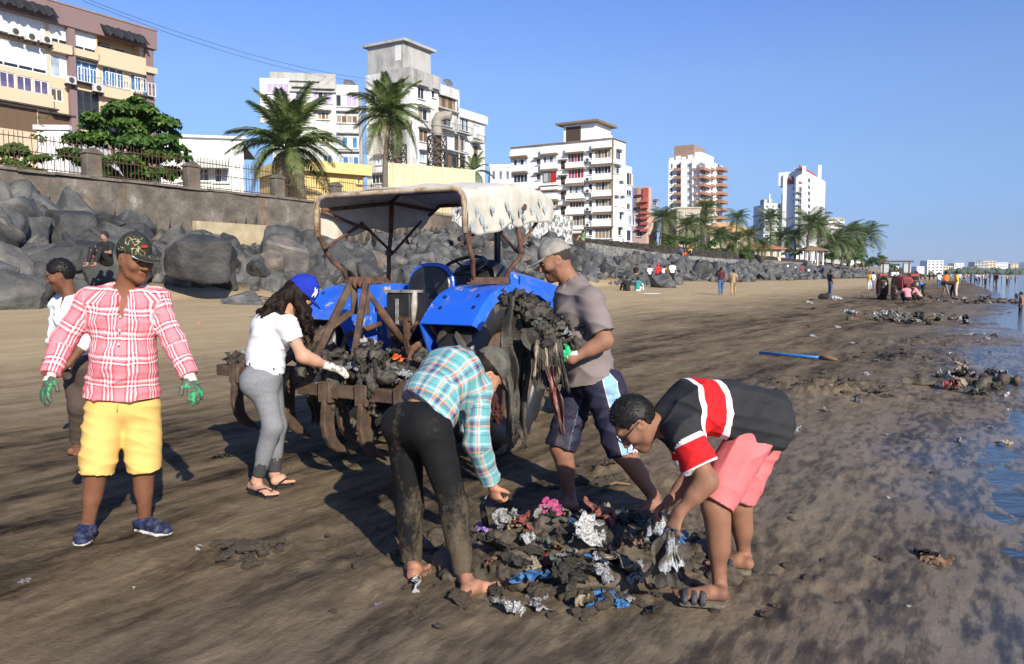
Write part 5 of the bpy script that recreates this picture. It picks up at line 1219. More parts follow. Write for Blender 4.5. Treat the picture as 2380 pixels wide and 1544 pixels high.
for k_, (x, y, d, w, lab) in enumerate(((1588, 565, 138, 26, 'bright green bush between two palms by the pink block'), (1640, 575, 145, 32, 'dark green bush behind the fence below the orange roof'), (1690, 585, 150, 30, 'green shrub by the dark fence'), (1730, 590, 152, 24, 'green shrub left of the pavilion'), (1835, 580, 240, 22, 'round shrub left of the gazebo'), (1935, 592, 250, 26, 'dark bush under the palms past the tower'), (1975, 598, 265, 28, 'dark bush under the last palms'), (2020, 602, 290, 24, 'dark bush past the last tall palm'), (2045, 598, 330, 14, 'pointed dark tree at the end of the shore'), (1510, 575, 125, 22, 'bush at the foot of the pink block'), (1920, 578, 260, 16, 'yellow-green bush beside the gazebo'), (2052, 612, 340, 16, 'low scrub at the end of the sea defence'), (2075, 625, 500, 16, 'scrubby tree behind the red tractor'), (1555, 578, 128, 22, 'bush behind the stone wall'))):
 b0 = P(x, y + 8, d); b0[2] = min(b0[2], 4.5); root = empty('shrub', b0, 0, lab, 'bush', 'shrubs along the shore'); r = w * d / FP; rs = np.random.RandomState(60 + k_)
 cl = [(local(x, y, d, b0) + rs.normal(size=3) * r * np.array([.45, .3, .35]), r * rs.uniform(.3, .5)) for q in range(9)]
 leaf_cloud('crown', cl, 900 / r ** 2 * .9, r * .16, M_LEAF2 if k_ in (0, 10) else M_LEAF, 80 + k_, root, .8)
 MB().tube([(0, 0, -1), (0, 0, max(.5, float(local(x, y, d, b0)[2])))], r * .06, 6).build('stem', M_BARK, root)
V = []; F = []; rs = np.random.RandomState(9); n = 900
for k_ in range(n):
 x = rs.uniform(2040, 2480); d = rs.uniform(1500, 2300) if x > 2100 else rs.uniform(700, 1300); y = 633 - abs(rs.normal()) * 3.0 - (3 if 2240 < x < 2300 else 0)
 c = P(x, y, d); r = 4.5 * d / FP * rs.uniform(.7, 1.4); k0 = len(V)
 for a in range(6): V.append(c + r * np.array([math.cos(a * 1.047) * 1.5, math.sin(a * 1.047), -1.2 + .2 * rs.rand()]))
 for a in range(6): V.append(c + r * np.array([math.cos(a * 1.047 + .5) * 1.1, .7 * math.sin(a * 1.047 + .5), .1 * rs.rand()]))
 V.append(c + np.array([0, 0, r * rs.uniform(.5, .9)]))
 for a in range(6):
  b_ = (a + 1) % 6; F += [(k0 + a, k0 + b_, k0 + 6 + a), (k0 + b_, k0 + 6 + b_, k0 + 6 + a), (k0 + 6 + a, k0 + 6 + b_, k0 + 12)]
o = link('far_wood', mesh_np('far_wood', np.array(V), np.array(F), False), mt('far_foliage', [(0.03, 0.05, 0.025), (0.07, 0.10, 0.05)], .05, .9, 0)); tag(o, 'dark wooded strip along the far shore of the bay', 'trees', kind='stuff')
me = bpy.data.meshes.new('far_shore'); ps = []
for x, d in ((2040, 620), (2120, 1100), (2200, 1500), (2300, 1800), (2400, 2000), (2600, 2200)):
 a = P(x, 637, d); c = P(x, 637, d * 2.2); ps += [(a[0], a[1], -.3), (a[0], a[1], 1.0), (c[0], c[1], 1.2)]
me.from_pydata([tuple(map(float, p)) for p in ps], [], [q for k_ in range(5) for q in ((3 * k_, 3 * k_ + 3, 3 * k_ + 4, 3 * k_ + 1), (3 * k_ + 1, 3 * k_ + 4, 3 * k_ + 5, 3 * k_ + 2))])
o = link('far_shore', me, mt('far_sand', (0.33, 0.26, 0.19), .05, .9, 0)); o['kind'] = 'structure'
# ================================================================ blue tractor with canopy, cultivator behind it
TYAW = math.radians(31.0); TO = np.array([-0.77, 7.05, 0.0])
TR = np.array([math.cos(TYAW), -math.sin(TYAW), 0]); TH = np.array([math.sin(TYAW), math.cos(TYAW), 0])
def TW(x, y, z): return TO + TR * x + TH * y + np.array([0, 0, z])
m, t, b = _new('blue_paint')
c = coord(t, 'Object'); n1 = tex(t, c, 7.0, 8, 0.7); n2 = tex(t, c, 1.6, 5, 0.6); n3 = tex(t, coord(t, 'Object', (1, 1, .25)), 5.0, 6, .6)
col = ramp(t, n2, [(.3, (0.010, 0.085, 0.52)), (.7, (0.022, 0.135, 0.68))])
chip = ramp(t, math_(t, 'ADD', math_(t, 'MULTIPLY', n1, .65), math_(t, 'MULTIPLY', n2, .4)), [(.605, (0, 0, 0)), (.635, (1, 1, 1))])
col = mixc(t, chip, col, ramp(t, n1, [(.45, (0.16, 0.085, 0.05)), (.62, (0.42, 0.38, 0.34))]))
dust = ramp(t, n3, [(.52, (0, 0, 0)), (.72, (.4,) * 3)])
col = mixc(t, dust, col, (0.21, 0.19, 0.17)); setc(t, b.inputs['Base Color'], col)
t.links.new(ramp(t, chip, [(0, (.34,) * 3), (1, (.8,) * 3)]), b.inputs['Roughness']); b.inputs['Coat Weight'].default_value = .15
bump(t, b, n1, .1, .004); M_BLUE = m
M_RUBBER = mt('rubber', [(0.012, 0.012, 0.012), (0.028, 0.026, 0.024)], 5, .42, .2, 30, .003)
M_LUG = mt('muddy_lug', [(0.035, 0.031, 0.026), (0.115, 0.092, 0.068)], 4, .85, .4, 20, .006)
M_RUSTB = mt('rust_brown', [(0.045, 0.026, 0.017), (0.105, 0.050, 0.028), (0.17, 0.085, 0.048)], 10, .85, .5, 45, .004)
M_RUSTM = mt('rust_muddy', [(0.032, 0.022, 0.016), (0.082, 0.048, 0.030), (0.125, 0.095, 0.065)], 8, .88, .7, 30, .008)
M_BLACKP = mt('black_plastic', [(0.012, 0.012, 0.013), (0.03, 0.03, 0.03)], 6, .38, .1)
M_PIPEC = mt('painted_pipe', [(0.20, 0.10, 0.04), (0.42, 0.33, 0.22), (0.52, 0.46, 0.36)], 9, .8, .3, 40, .003)
trac = empty('tractor', TO, -TYAW, 'blue farm tractor with cream canvas canopy parked on the sand', 'tractor')
def wheel(x, y, r, w, name='wheel', lugs=19, rimc=None, inner=1):
 o = MB().lathe([(.10, -w * .30), (.13, -w * .34), (r * .5, -w * .12), (r * .58, -w * .36), (r * .62, -w * .40), (r * .62, w * .40), (r * .58, w * .36), (r * .5, w * .12), (.13, w * .34), (.10, w * .30)], (0, 0, 0), (1, 0, 0), 28).build(name, rimc or M_RUSTM, trac, True, auto=True)
 o.location = (x, y, r)
 h = w / 2
 pr = [(r * .60, -h * .82), (r * .66, -h * .98), (r * .78, -h * 1.06), (r * .88, -h * 1.0), (r * .935, -h * .78), (r * .95, -h * .3), (r * .95, h * .3), (r * .935, h * .78), (r * .88, h * 1.0), (r * .78, h * 1.06), (r * .66, h * .98), (r * .60, h * .82)]
 MB().lathe(pr, (0, 0, 0), (1, 0, 0), 40, True).build('tyre', M_RUBBER, o, True)
 mb = MB(); V = []; F = []; k = 7
 for i in range(k):
  t_ = i / (k - 1); xx = h * (1.03 - 1.0 * t_); a = .40 * t_ ** 1.15 * (0.34 / (r + .1) * 1.5); rr = r * (.915 + .035 * min(1, t_ * 3)); top = r * (.965 + .035 * min(1, t_ * 2.5)); wd = (.068 - .014 * t_) * (r / .68) / r
  if i == 0: top = r * .93; rr = r * .84
  for rad, da in ((rr, -wd * .75), (top, -wd * .5), (top, wd * .5), (rr, wd * .75)): V.append((xx, rad * math.sin(a + da), rad * math.cos(a + da)))
 for i in range(k - 1):
  for q in range(3): F.append((4 * i + q, 4 * i + q + 1, 4 * i + 5 + q, 4 * i + 4 + q))
 F += [(0, 1, 2, 3), tuple(4 * (k - 1) + q for q in range(4))]
 meR = MB().add(V, F).mesh('lug', bevel=.006); meL = MB().add([(-p[0], p[1], p[2]) for p in V], F).mesh('lug', bevel=.006)
 for k_ in range(lugs):
  for me, dd in ((meR, 0), (meL, .5)): link('lug', me, M_LUG, o, None, ((k_ + dd) * 2 * math.pi / lugs, 0, 0))
 for k_ in range(8):
  a = k_ * math.pi / 4; MB().lathe([(.022, 0), (.022, .03)], (inner * w * .16, .16 * math.sin(a), .16 * math.cos(a)), (inner, 0, 0), 6).build('wheel_nut', M_RUSTB, o)
 return o
wheel(.72, 0, .69, .36, inner=1, lugs=15); wheel(-.72, 0, .69, .36, inner=-1, lugs=15)
wheel(.64, 1.98, .37, .19, lugs=14, inner=1); wheel(-.64, 1.98, .37, .19, lugs=14, inner=-1)
def sheet(pts, x0, x1, th):
 """bent sheet metal: profile (y, z) list swept across x"""
 n = len(pts); nv = []
 for i in range(n):
  a = np.array(pts[max(0, i - 1)]); c_ = np.array(pts[min(n - 1, i + 1)]); d_ = nrm(c_ - a); nv.append(np.array([d_[1], -d_[0]]) * th)
 V = []
 for x in (x0, x1):
  for p, q in zip(pts, nv): V += [(x, p[0], p[1]), (x, p[0] + q[0], p[1] + q[1])]
 m_ = 2 * n; F = []
 for i in range(n - 1):
  for s0, s1 in ((0, 0), (1, 1)): F.append((2 * i + s0, 2 * i + 2 + s0, m_ + 2 * i + 2 + s0, m_ + 2 * i + s0))
  for o_ in (0, m_): F.append((o_ + 2 * i, o_ + 2 * i + 2, o_ + 2 * i + 3, o_ + 2 * i + 1))
 F += [(0, 1, m_ + 1, m_), (2 * n - 2, 2 * n - 1, m_ + 2 * n - 1, m_ + 2 * n - 2)]
 return V, F
prof = [(-.63, 1.13), (-.56, 1.20), (-.47, 1.29), (-.36, 1.365), (-.22, 1.41), (-.05, 1.425), (.2, 1.43), (.40, 1.415), (.56, 1.35), (.68, 1.22), (.74, 1.05), (.76, .92)]
for sx in (1, -1):
 a, c_ = sorted((sx * .43, sx * .92))
 o = MB().add(*sheet(prof, a, c_, .012)).build('fender', M_BLUE, trac, True, auto=True)
 lip = [(p[0], p[1]) for p in prof]; mb = MB(); V = []; F = []
 for p, q in zip(lip, [nrm(np.array([0.05 - p_[0], .62 - p_[1]])) for p_ in lip]):
  V += [(sx * .92, p[0], p[1]), (sx * .945, p[0] + q[0] * .03, p[1] + q[1] * .03), (sx * .95, p[0] + q[0] * .085, p[1] + q[1] * .085), (sx * .938, p[0] + q[0] * .085, p[1] + q[1] * .085)]
 for i in range(len(lip) - 1):
  for q in range(4): F.append((4 * i + q, 4 * i + (q + 1) % 4, 4 * i + 4 + (q + 1) % 4, 4 * i + 4 + q))
 mb.add(V, F).build('fender_lip', M_BLUE, o, True, auto=True)
 pl = [(p[0], p[1] - .008) for p in prof] + [(.70, .62), (.1, .56), (-.32, .62), (-.5, .86)]
 MB().prism(pl, (sx * .425, 0, 0), (0, 1, 0), (0, 0, 1), .014).build('fender_side', M_BLUE, o)
 MB().bar((sx * .5, -.60, 1.14), (sx * .46, -.22, .78), .03, .03).build('fender_stay', M_RUSTB, o)
 for y_, z_, xx in ((-.52, 1.255, .55), (-.42, 1.335, .52), (-.40, 1.35, .83), (-.51, 1.265, .86)):
  MB().lathe([(.014, 0), (.014, .006)], (sx * xx, y_, z_), (0, -.6, .75), 10).build('bolt_hole', M_BLACKP, o)
 MB().bar((sx * .70, -.27, 1.465), (sx * .66, .30, 1.465), .05, .055).bar((sx * .68, -.27, 1.445), (sx * .64, .30, 1.445), .09, .012).build('canopy_rail', M_RUSTB, trac)
MB().box((0, -.02, .72), (.42, .55, .46)).box((0, .75, .66), (.34, 1.2, .36)).box((0, 1.75, .62), (.26, .9, .28)).build('transmission', mt('grimy_metal', [(0.02, 0.02, 0.022), (0.055, 0.05, 0.047)], 6, .7, .3), trac, bevel=.03)
MB().tube([(-.62, 0, .69), (.62, 0, .69)], .12, 14).build('rear_axle', mt('grimy_metal', (0, 0, 0)), trac, True); MB().bar((-.6, 1.98, .38), (.6, 1.98, .38), .09, .1).build('front_axle', M_BLACKP, trac)
MB().box((0, .45, .93), (.82, .72, .03)).build('footplate', M_RUSTM, trac)
def loft(rows, name, mat, par, smooth=True):
 n = len(rows[0]); V = [p for r in rows for p in r]; F = []
 for i in range(len(rows) - 1):
  for k_ in range(n): F.append((i * n + k_, i * n + (k_ + 1) % n, (i + 1) * n + (k_ + 1) % n, (i + 1) * n + k_))
 F += [tuple(range(n)), tuple((len(rows) - 1) * n + k_ for k_ in range(n))]
 return MB().add(V, F).build(name, mat, par, smooth, auto=True)
def hood_sec(y, w, z0, z1, rnd=.1):
 return [(-w, y, z0), (-w, y, z1 - rnd), (-w + rnd * .35, y, z1 - rnd * .3), (-w + rnd, y, z1), (0, y, z1 + .015), (w - rnd, y, z1), (w - rnd * .35, y, z1 - rnd * .3), (w, y, z1 - rnd), (w, y, z0)]
loft([hood_sec(.98, .30, .98, 1.60, .14), hood_sec(1.06, .31, .98, 1.565, .13), hood_sec(1.5, .29, .95, 1.50), hood_sec(2.0, .265, .92, 1.43), hood_sec(2.34, .25, .88, 1.36), hood_sec(2.45, .22, .9, 1.28)], 'hood', M_BLUE, trac)
MB().box((0, 2.47, 1.08), (.38, .03, .36)).build('grille', M_BLACKP, trac)
MB().box((.305, 1.2, 1.33), (.025, .05, .09)).build('hood_latch', M_BLACKP, trac, bevel=.006)
MB().bar((.312, 1.12, 1.0), (.312, 1.12, 1.5), .008, .012).build('hood_seam', M_BLACKP, trac)
d_ = loft([hood_sec(.70, .20, 1.05, 1.42, .08), hood_sec(.78, .26, 1.05, 1.60, .12), hood_sec(.90, .29, 1.02, 1.655, .14), hood_sec(.975, .29, 1.0, 1.63, .14)], 'dash_console', M_BLACKP, trac)
MB().box((0, .765, 1.50), (.28, .02, .13)).build('instrument_panel', mt('instrument_face', (0.10, 0.10, 0.11), 8, .3, 0), d_)
for k_, x in enumerate((-.08, .03, .1)): MB().lathe([(.035 if k_ < 2 else .02, 0), (.035 if k_ < 2 else .02, .008)], (x, .752, 1.505), (0, -1, .1), 14).build('gauge', mt('gauge_face', (0.35, 0.36, 0.36), 5, .4, 0), d_)
sw_c = np.array([0, .62, 1.60]); ax_ = nrm((0, -.42, .9)); sx_ = np.array([1.0, 0, 0]); sy_ = np.cross(ax_, sx_)
o = MB().tube([sw_c + .205 * (sx_ * math.cos(a) + sy_ * math.sin(a)) for a in np.linspace(0, 2 * math.pi, 33)[:-1]], .017, 8, closed=True).build('steering_wheel', M_BLACKP, trac, True)
for a in (.5, 2.6, 4.7): MB().tube([sw_c - ax_ * .03, sw_c + .2 * (sx_ * math.cos(a) + sy_ * math.sin(a))], .011, 6).build('spoke', M_BLACKP, o, True)
MB().tube([sw_c - ax_ * .03, sw_c - ax_ * .45], .03, 10).build('steering_column', M_BLACKP, trac, True)
def oval(w, h, r, n=8):
 pts = []
 for cx, cy, a0 in ((w - r, 0, -90), (w - r, h - r, 0), (-w + r, h - r, 90), (-w + r, 0, 180)):
  if cy == 0: pts.append((math.copysign(w, cx), 0)); continue
  for k_ in range(n + 1): a = math.radians(a0 + 90 * k_ / n); pts.append((cx + r * math.cos(a), cy + r * math.sin(a)))
 return pts
st = empty('seat', (0, 0, 0)); st.parent = trac
MB().prism(oval(.255, .52, .2), (0, .06, 1.10), (1, 0, 0), (0, .10, .995), .03).build('seat_shell', M_BLUE, st, bevel=.008)
MB().prism(oval(.232, .485, .185), (0, .035, 1.105), (1, 0, 0), (0, .10, .995), .03).build('seat_back', M_BLACKP, st, bevel=.01)
MB().box((0, .26, 1.12), (.46, .40, .09)).build('seat_cushion', M_BLACKP, st, bevel=.03); MB().box((0, .2, 1.0), (.2, .25, .2)).build('seat_base', M_BLACKP, st)
tb = MB().box((-.02, -.27, 1.16), (.26, .17, .40)).build('toolbox', M_BLACKP, trac, bevel=.012)
MB().box((-.02, -.27, 1.372), (.29, .19, .022)).box((-.02, -.365, 1.2), (.03, .012, .22)).build('toolbox_lid', mt('grimy_pale', [(0.04, 0.04, 0.04), (0.38, 0.36, 0.33)], 14, .7, .2), tb)
MB().tube([(.12, -.30, 1.37), (.135, -.33, 1.25), (.13, -.34, 1.1)], [.022, .03, .018], 8).build('dangling_rag', mt('dirty_rag', [(0.2, 0.18, 0.15), (0.45, 0.42, 0.37)], 12, .9, .3), tb, True)
MB().tube([(.03, 1.16, 1.5), (.03, 1.16, 1.95), (.06, 1.14, 2.32)], .034, 10).build('exhaust_pipe', M_BLACKP, trac, True)
MB().tube([(.0, -.30, .99), (.0, -.42, 1.0)], .04, 8).build('top_link_bracket', M_RUSTB, trac)
def rod(name, a, c_, r, par=trac, mat=None): return MB().tube([a, c_], r, 9).build(name, mat or M_RUSTB, par, True)
tl = rod('top_link', (.12, -.36, .86), (.03, -.82, 1.40), .022); MB().tube([(.107, -.426, .935), (.058, -.68, 1.236)], .034, 10).build('top_link_barrel', M_RUSTB, tl, True)
rod('lift_arm', (-.30, -.25, 1.08), (-.36, -.62, 1.0), .026); rod('lift_arm', (.30, -.25, 1.02), (.34, -.62, .92), .03)
rod('lower_link', (-.26, -.2, .52), (-.40, -1.18, .66), .03); rod('lower_link', (.26, -.2, .52), (.40, -1.18, .66), .03)
rod('lift_rod', (.34, -.62, .92), (.36, -.78, .62), .022); rod('lift_rod', (-.36, -.62, 1.0), (-.36, -.78, .62), .022)
MB().bar((.16, -.46, .98), (.16, -.46, 1.15), .03, .05).bar((.16, -.40, .82), (.16, -.46, .98), .04, .06).bar((.08, -.46, 1.15), (.2, -.46, 1.15), .03, .03).build('control_bracket', M_RUSTB, trac)
rod('hydraulic_ram', (-.02, -.40, .62), (.06, -.46, .84), .025, mat=M_BLACKP)
rod('check_chain', (-.12, -.3, .95), (.24, -.42, 1.12), .013); rod('check_chain', (.2, -.32, .66), (.32, -.7, .62), .013)
def zt_can(y): return float(np.interp(y, [-.55, -.44, -.1, .40, .75, 1.1], [2.165, 2.19, 2.26, 2.315, 2.30, 2.235]))
def zb_can(y): return float(np.interp(y, [-.55, -.44, -.1, .25, .41, .7, .95, 1.1], [1.83, 1.83, 1.86, 1.93, 1.955, 1.975, 1.99, 2.19]))
def sk(y, x): return y - (.10 if x < 0 else 0) * (1 - sstep(y, -.5, .6))      # the left rear corner hangs further back
frm = []
for sx in (1, -1):
 x = sx * .74
 rp = [(sx * .69, -.25, 1.47), (sx * .69, -.27, 1.54), (sx * .75, -.36, 1.63), (sx * .765, -.42, 1.71), (x, sk(-.44, sx), 1.86), (x, sk(-.44, sx), 2.08)]
 fp_ = [(sx * .655, .285, 1.47), (sx * .68, .33, 1.56), (sx * .74, .40, 1.66), (x, .41, 1.76), (sx * .715, .41, 1.92), (sx * .70, .41, 2.2)]
 MB().tube(rp, .021, 9).build('canopy_post', M_RUSTB, trac, True); MB().tube(fp_, .021, 9).build('canopy_post', M_RUSTB, trac, True)
 x = sx * .695
 for a, c_ in (((x, sk(-.43, sx), 1.74), (x, -.02, 1.98)), ((x, -.04, 1.99), (x, .41, 1.72)), ((x, .42, 1.73), (x, .86, 2.05)), ((x, sk(-.44, sx), 2.06), (x, .1, 1.92))):
  rod('canopy_brace', a, c_, .014)
 x = sx * .74; rod('canopy_clamp', (x, .385, 1.725), (x, .435, 1.725), .034)
 x = sx * .69
 rod('canopy_side_rail', (x, sk(-.44, sx), 2.07), (x, .41, 2.2), .018); rod('canopy_side_rail', (x, .41, 2.2), (x, 1.06, 2.17), .018)
arc = lambda sgn, z: [(sgn * .74, sk(-.46, sgn), z - .13), (sgn * .73, sk(-.46, sgn), z - .06), (sgn * .69, sk(-.46, sgn), z - .015), (sgn * .62, sk(-.46, sgn), z + .002)]
MB().tube([(.742, sk(-.46, 1), 1.84)] + arc(1, 2.19) + [(0, sk(-.46, 1) * .5 + sk(-.46, -1) * .5, 2.19)] + arc(-1, 2.185)[::-1] + [(-.742, sk(-.46, -1), 1.84)], .0235, 10).build('canopy_hoop', M_PIPEC, trac, True)
for y_ in (.41, 1.05): MB().tube([(-.73, y_, zt_can(y_) - .12), (-.6, y_, zt_can(y_) - .03), (.6, y_, zt_can(y_) - .03), (.73, y_, zt_can(y_) - .12)], .018, 8).build('canopy_bow', M_RUSTB, trac, True)
def can_pt(u, v):
 """u 0..1 right hem over the top to left hem; v 0..1 rear to front"""
 y = -.475 + v * 1.575
 zt, zb = zt_can(y), zb_can(y); W_ = .755
 side = zt - .10 - zb; arcl = .16; top = 2 * (W_ - .1); tot = 2 * side + 2 * arcl + top; s_ = u * tot
 sgn = 1
 if s_ > tot / 2: s_ = tot - s_; sgn = -1
 if s_ < side: x, z = W_, zb + s_
 elif s_ < side + arcl: a = (s_ - side) / arcl * math.pi / 2; x = W_ - .1 + .1 * math.cos(a); z = zt - .10 + .10 * math.sin(a)
 else: x = W_ - .1 - (s_ - side - arcl); z = zt + .03 * (1 - (x / (W_ - .1)) ** 2)
 hem = max(0, 1 - (z - zb) / .3)
 sag = .03 * math.sin(math.pi * min(1, max(0, (y + .46) / .87))) + .02 * math.sin(math.pi * min(1, max(0, (y - .41) / .65)))
 if x < W_ - .05: z -= sag * (.4 + .6 * abs(x) / W_)
 x += hem * .025 * math.sin(y * 9 + 1) + .005 * math.sin(y * 23 + z * 15)
 z += (.012 * math.sin(y * 19 + x * 5) + .018 * math.sin(y * 11)) * (1 if hem > .85 else .35)
 if v > .98: z -= .02
 return np.array([sgn * x, sk(y, sgn if abs(x) > .3 else sgn * x / .3 if False else sgn), z]) if abs(x) > .5 else np.array([sgn * x, sk(y, 1) * (.5 + sgn * x) + sk(y, -1) * (.5 - sgn * x), z])
NU, NV = 90, 60
V = np.array([can_pt(i / NU, j / NV) for j in range(NV + 1) for i in range(NU + 1)])
Nn = np.zeros_like(V); Vg = V.reshape(NV + 1, NU + 1, 3); gu = np.gradient(Vg, axis=1); gv = np.gradient(Vg, axis=0); Nn = np.cross(gv, gu).reshape(-1, 3); Nn /= np.linalg.norm(Nn, axis=1)[:, None] + 1e-9
if Nn[(NV // 2) * (NU + 1) + NU // 2][2] < 0: Nn = -Nn
dsp = .006 * (1 - 2 * np.abs(vn(V * np.array([7, 16, 7.]), 71))) + .008 * vn(V * 5, 72)
V = V + Nn * dsp[:, None]; i0 = len(V); V2 = np.concatenate([V, V - Nn * .006])
F = []
q = lambda j, i: j * (NU + 1) + i
for j in range(NV):
 for i in range(NU): F.append((q(j, i), q(j, i + 1), q(j + 1, i + 1), q(j + 1, i))); F.append((i0 + q(j, i), i0 + q(j + 1, i), i0 + q(j + 1, i + 1), i0 + q(j, i + 1)))
for j in range(NV):
 for i in (0, NU): F.append((q(j, i), q(j + 1, i), i0 + q(j + 1, i), i0 + q(j, i)))
for i in range(NU):
 for j in (0, NV): F.append((q(j, i), q(j, i + 1), i0 + q(j, i + 1), i0 + q(j, i)))
m, t, b = _new('cream_canvas')
c = coord(t, 'Object'); n1 = tex(t, c, 2.5, 7, .65); n2 = tex(t, c, 30, 4, .6); n3 = tex(t, coord(t, 'Object', (1, 2.5, .8)), 3.0, 6, .65)
col = ramp(t, n1, [(.3, (0.40, 0.365, 0.30)), (.55, (0.56, 0.525, 0.45)), (.75, (0.64, 0.61, 0.54))])
col = mixc(t, ramp(t, n3, [(.60, (0, 0, 0)), (.74, (.7,) * 3)]), col, (0.36, 0.22, 0.09))
setc(t, b.inputs['Base Color'], col); b.inputs['Roughness'].default_value = .85; bump(t, b, math_(t, 'ADD', n2, math_(t, 'MULTIPLY', n1, 2.)), .25, .006)
M_CANVAS = m
can = link('canopy_canvas', mesh_np('canopy_canvas', V2, np.array(F)), M_CANVAS, trac)
M_PRINT = mt('faded_blue_print', [(0.30, 0.38, 0.44), (0.50, 0.51, 0.48)], 20, .85, 0)
def emblem_mesh():
 V = []; F = []
 def blade(x0, x1, y0, y1, k_=7):
  o_ = len(V)
  for i in range(k_ + 1):
   t_ = i / k_; w = math.sin(math.pi * t_) * .32; cx, cy = x0 + (x1 - x0) * t_, y0 + (y1 - y0) * t_; V.append((cx - w * .5 * (y1 - y0), 0, cy + w * .5 * (x1 - x0))); V.append((cx + w * .5 * (y1 - y0), 0, cy - w * .5 * (x1 - x0)))
  for i in range(k_): F.append((o_ + 2 * i, o_ + 2 * i + 1, o_ + 2 * i + 3, o_ + 2 * i + 2))
 blade(-.02, -.42, -1.0, .9); blade(.12, .5, -.85, .7); blade(-.15, -.75, -.6, .45); blade(.2, .72, -.5, .2)
 me = bpy.data.meshes.new('printed_emblem'); me.from_pydata(V, [], F); return me
EM = emblem_mesh()
def can_n(u, v):
 a = can_pt(u + .004, v) - can_pt(u - .004, v); c_ = can_pt(u, v + .004) - can_pt(u, v - .004); n_ = nrm(np.cross(c_, a)); return n_
tot_ = lambda y: 2 * (zt_can(y) - .10 - zb_can(y)) + .32 + 2 * .655
for k_ in range(17):
 v = .06 + .9 * ((k_ * .382) % 1.0); y_ = -.475 + v * 1.575; hgt = [.06, .12, .18][k_ % 3]
 if zb_can(y_) + hgt > zt_can(y_) - .14: continue
 u = hgt / tot_(y_); p = can_pt(u, v); n_ = can_n(u, v); n_ = n_ if n_[0] > 0 else -n_
 p = p + n_ * .016; up = nrm(np.array([0, 0, 1]) - n_ * n_[2]); xx = np.cross(up, n_)
 o = link('printed_emblem', EM, M_PRINT, can); o.matrix_local = Matrix(((xx[0] * .046, n_[0] * .046, up[0] * .052, p[0]), (xx[1] * .046, n_[1] * .046, up[1] * .052, p[1]), (xx[2] * .046, n_[2] * .046, up[2] * .052, p[2]), (0, 0, 0, 1)))
MB().lathe([(.004, 0), (.028, .004), (.03, .012), (.014, .014), (.012, .006)], (.775, .41, 2.10), (1, 0, 0), 12).build('grommet', M_RUSTB, can, True)
cul = empty('cultivator', TO + TH * -1.3, -TYAW, 'rusty tined cultivator raised on the tractor hitch', 'cultivator')
cb = lambda name, a, c_, w, h, mat=None, par=cul: MB().bar((a[0], a[1] + 1.3, a[2]), (c_[0], c_[1] + 1.3, c_[2]), w, h).build(name, mat or M_RUSTM, par, bevel=.006)
cb('front_bar', (-1.12, -1.30, .74), (1.12, -1.30, .74), .085, .085); cb('rear_bar', (.02, -1.52, .70), (1.12, -1.52, .70), .07, .09)
cb('side_beam', (-1.06, -1.255, .79), (-.30, -1.255, .79), .05, .03); cb('cross_beam', (.14, -1.47, .72), (.14, -1.35, .735), .06, .06); cb('cross_beam', (1.02, -1.47, .72), (1.02, -1.35, .735), .06, .06); cb('cross_beam', (.58, -1.47, .72), (.58, -1.35, .735), .06, .06)
ap = (.03, -.86, 1.46)
cb('mast_upright', (-.06, -.875, 1.46), (-.16, -1.24, .80), .045, .055); cb('mast_upright', (.09, -.875, 1.46), (.26, -1.24, .80), .045, .055)
cb('mast_strut', (-.05, -.90, 1.22), (-.36, -1.50, .76), .045, .05); cb('mast_strut', (-.07, -.89, 1.20), (-.62, -1.30, .80), .045, .05)
cb('mast_link', (-.05, -.86, 1.20), (-.05, -.86, 1.45), .03, .06); cb('mast_link', (.075, -.86, 1.20), (.075, -.86, 1.45), .03, .06)
MB().lathe([(.05, 0), (.05, .012), (.03, .018), (.03, .05), (.05, .056), (.05, .068)], (-.022, .44, 1.45), (1, 0, 0), 16).build('pulley', M_RUSTB, cul, True, auto=True)
MB().tube([(-.10, .44, 1.45), (.12, .44, 1.45)], .016, 8).build('hitch_pin', M_RUSTB, cul, True)
tine_o = [(-.05, .02), (-.07, -.10), (-.075, -.20), (-.05, -.30), (.0, -.375), (.06, -.415), (.13, -.43), (.205, -.47), (.13, -.385), (.085, -.35), (.045, -.29), (.03, -.20), (.035, -.10), (.05, .02)]
tme = MB().prism([(a * 1.02, c_) for a, c_ in tine_o], (0, 0, 0), (0, 1, 0), (0, 0, 1), .05).mesh('tine', bevel=.01)
cme = MB().box((0, 0, 0), (.11, .115, .15)).lathe([(.018, 0), (.018, .05)], (.055, -.02, -.03), (1, 0, 0), 8).lathe([(.03, -.002), (.03, .015)], (.055, -.02, .04), (1, 0, 0), 8).mesh('tine_clamp', bevel=.012)
for x, y_, z_ in ((-.90, -1.30, .69), (-.32, -1.30, .69), (.24, -1.30, .69), (.82, -1.30, .69), (.30, -1.52, .66), (.64, -1.52, .66), (.98, -1.52, .66)):
 o = link('tine', tme, M_RUSTM, cul, (x, y_ + 1.3, z_), (0, 0, random.uniform(-.06, .06)), (1, 1, 1))
 link('tine_clamp', cme, M_RUSTM, o, (0, 0, .03))
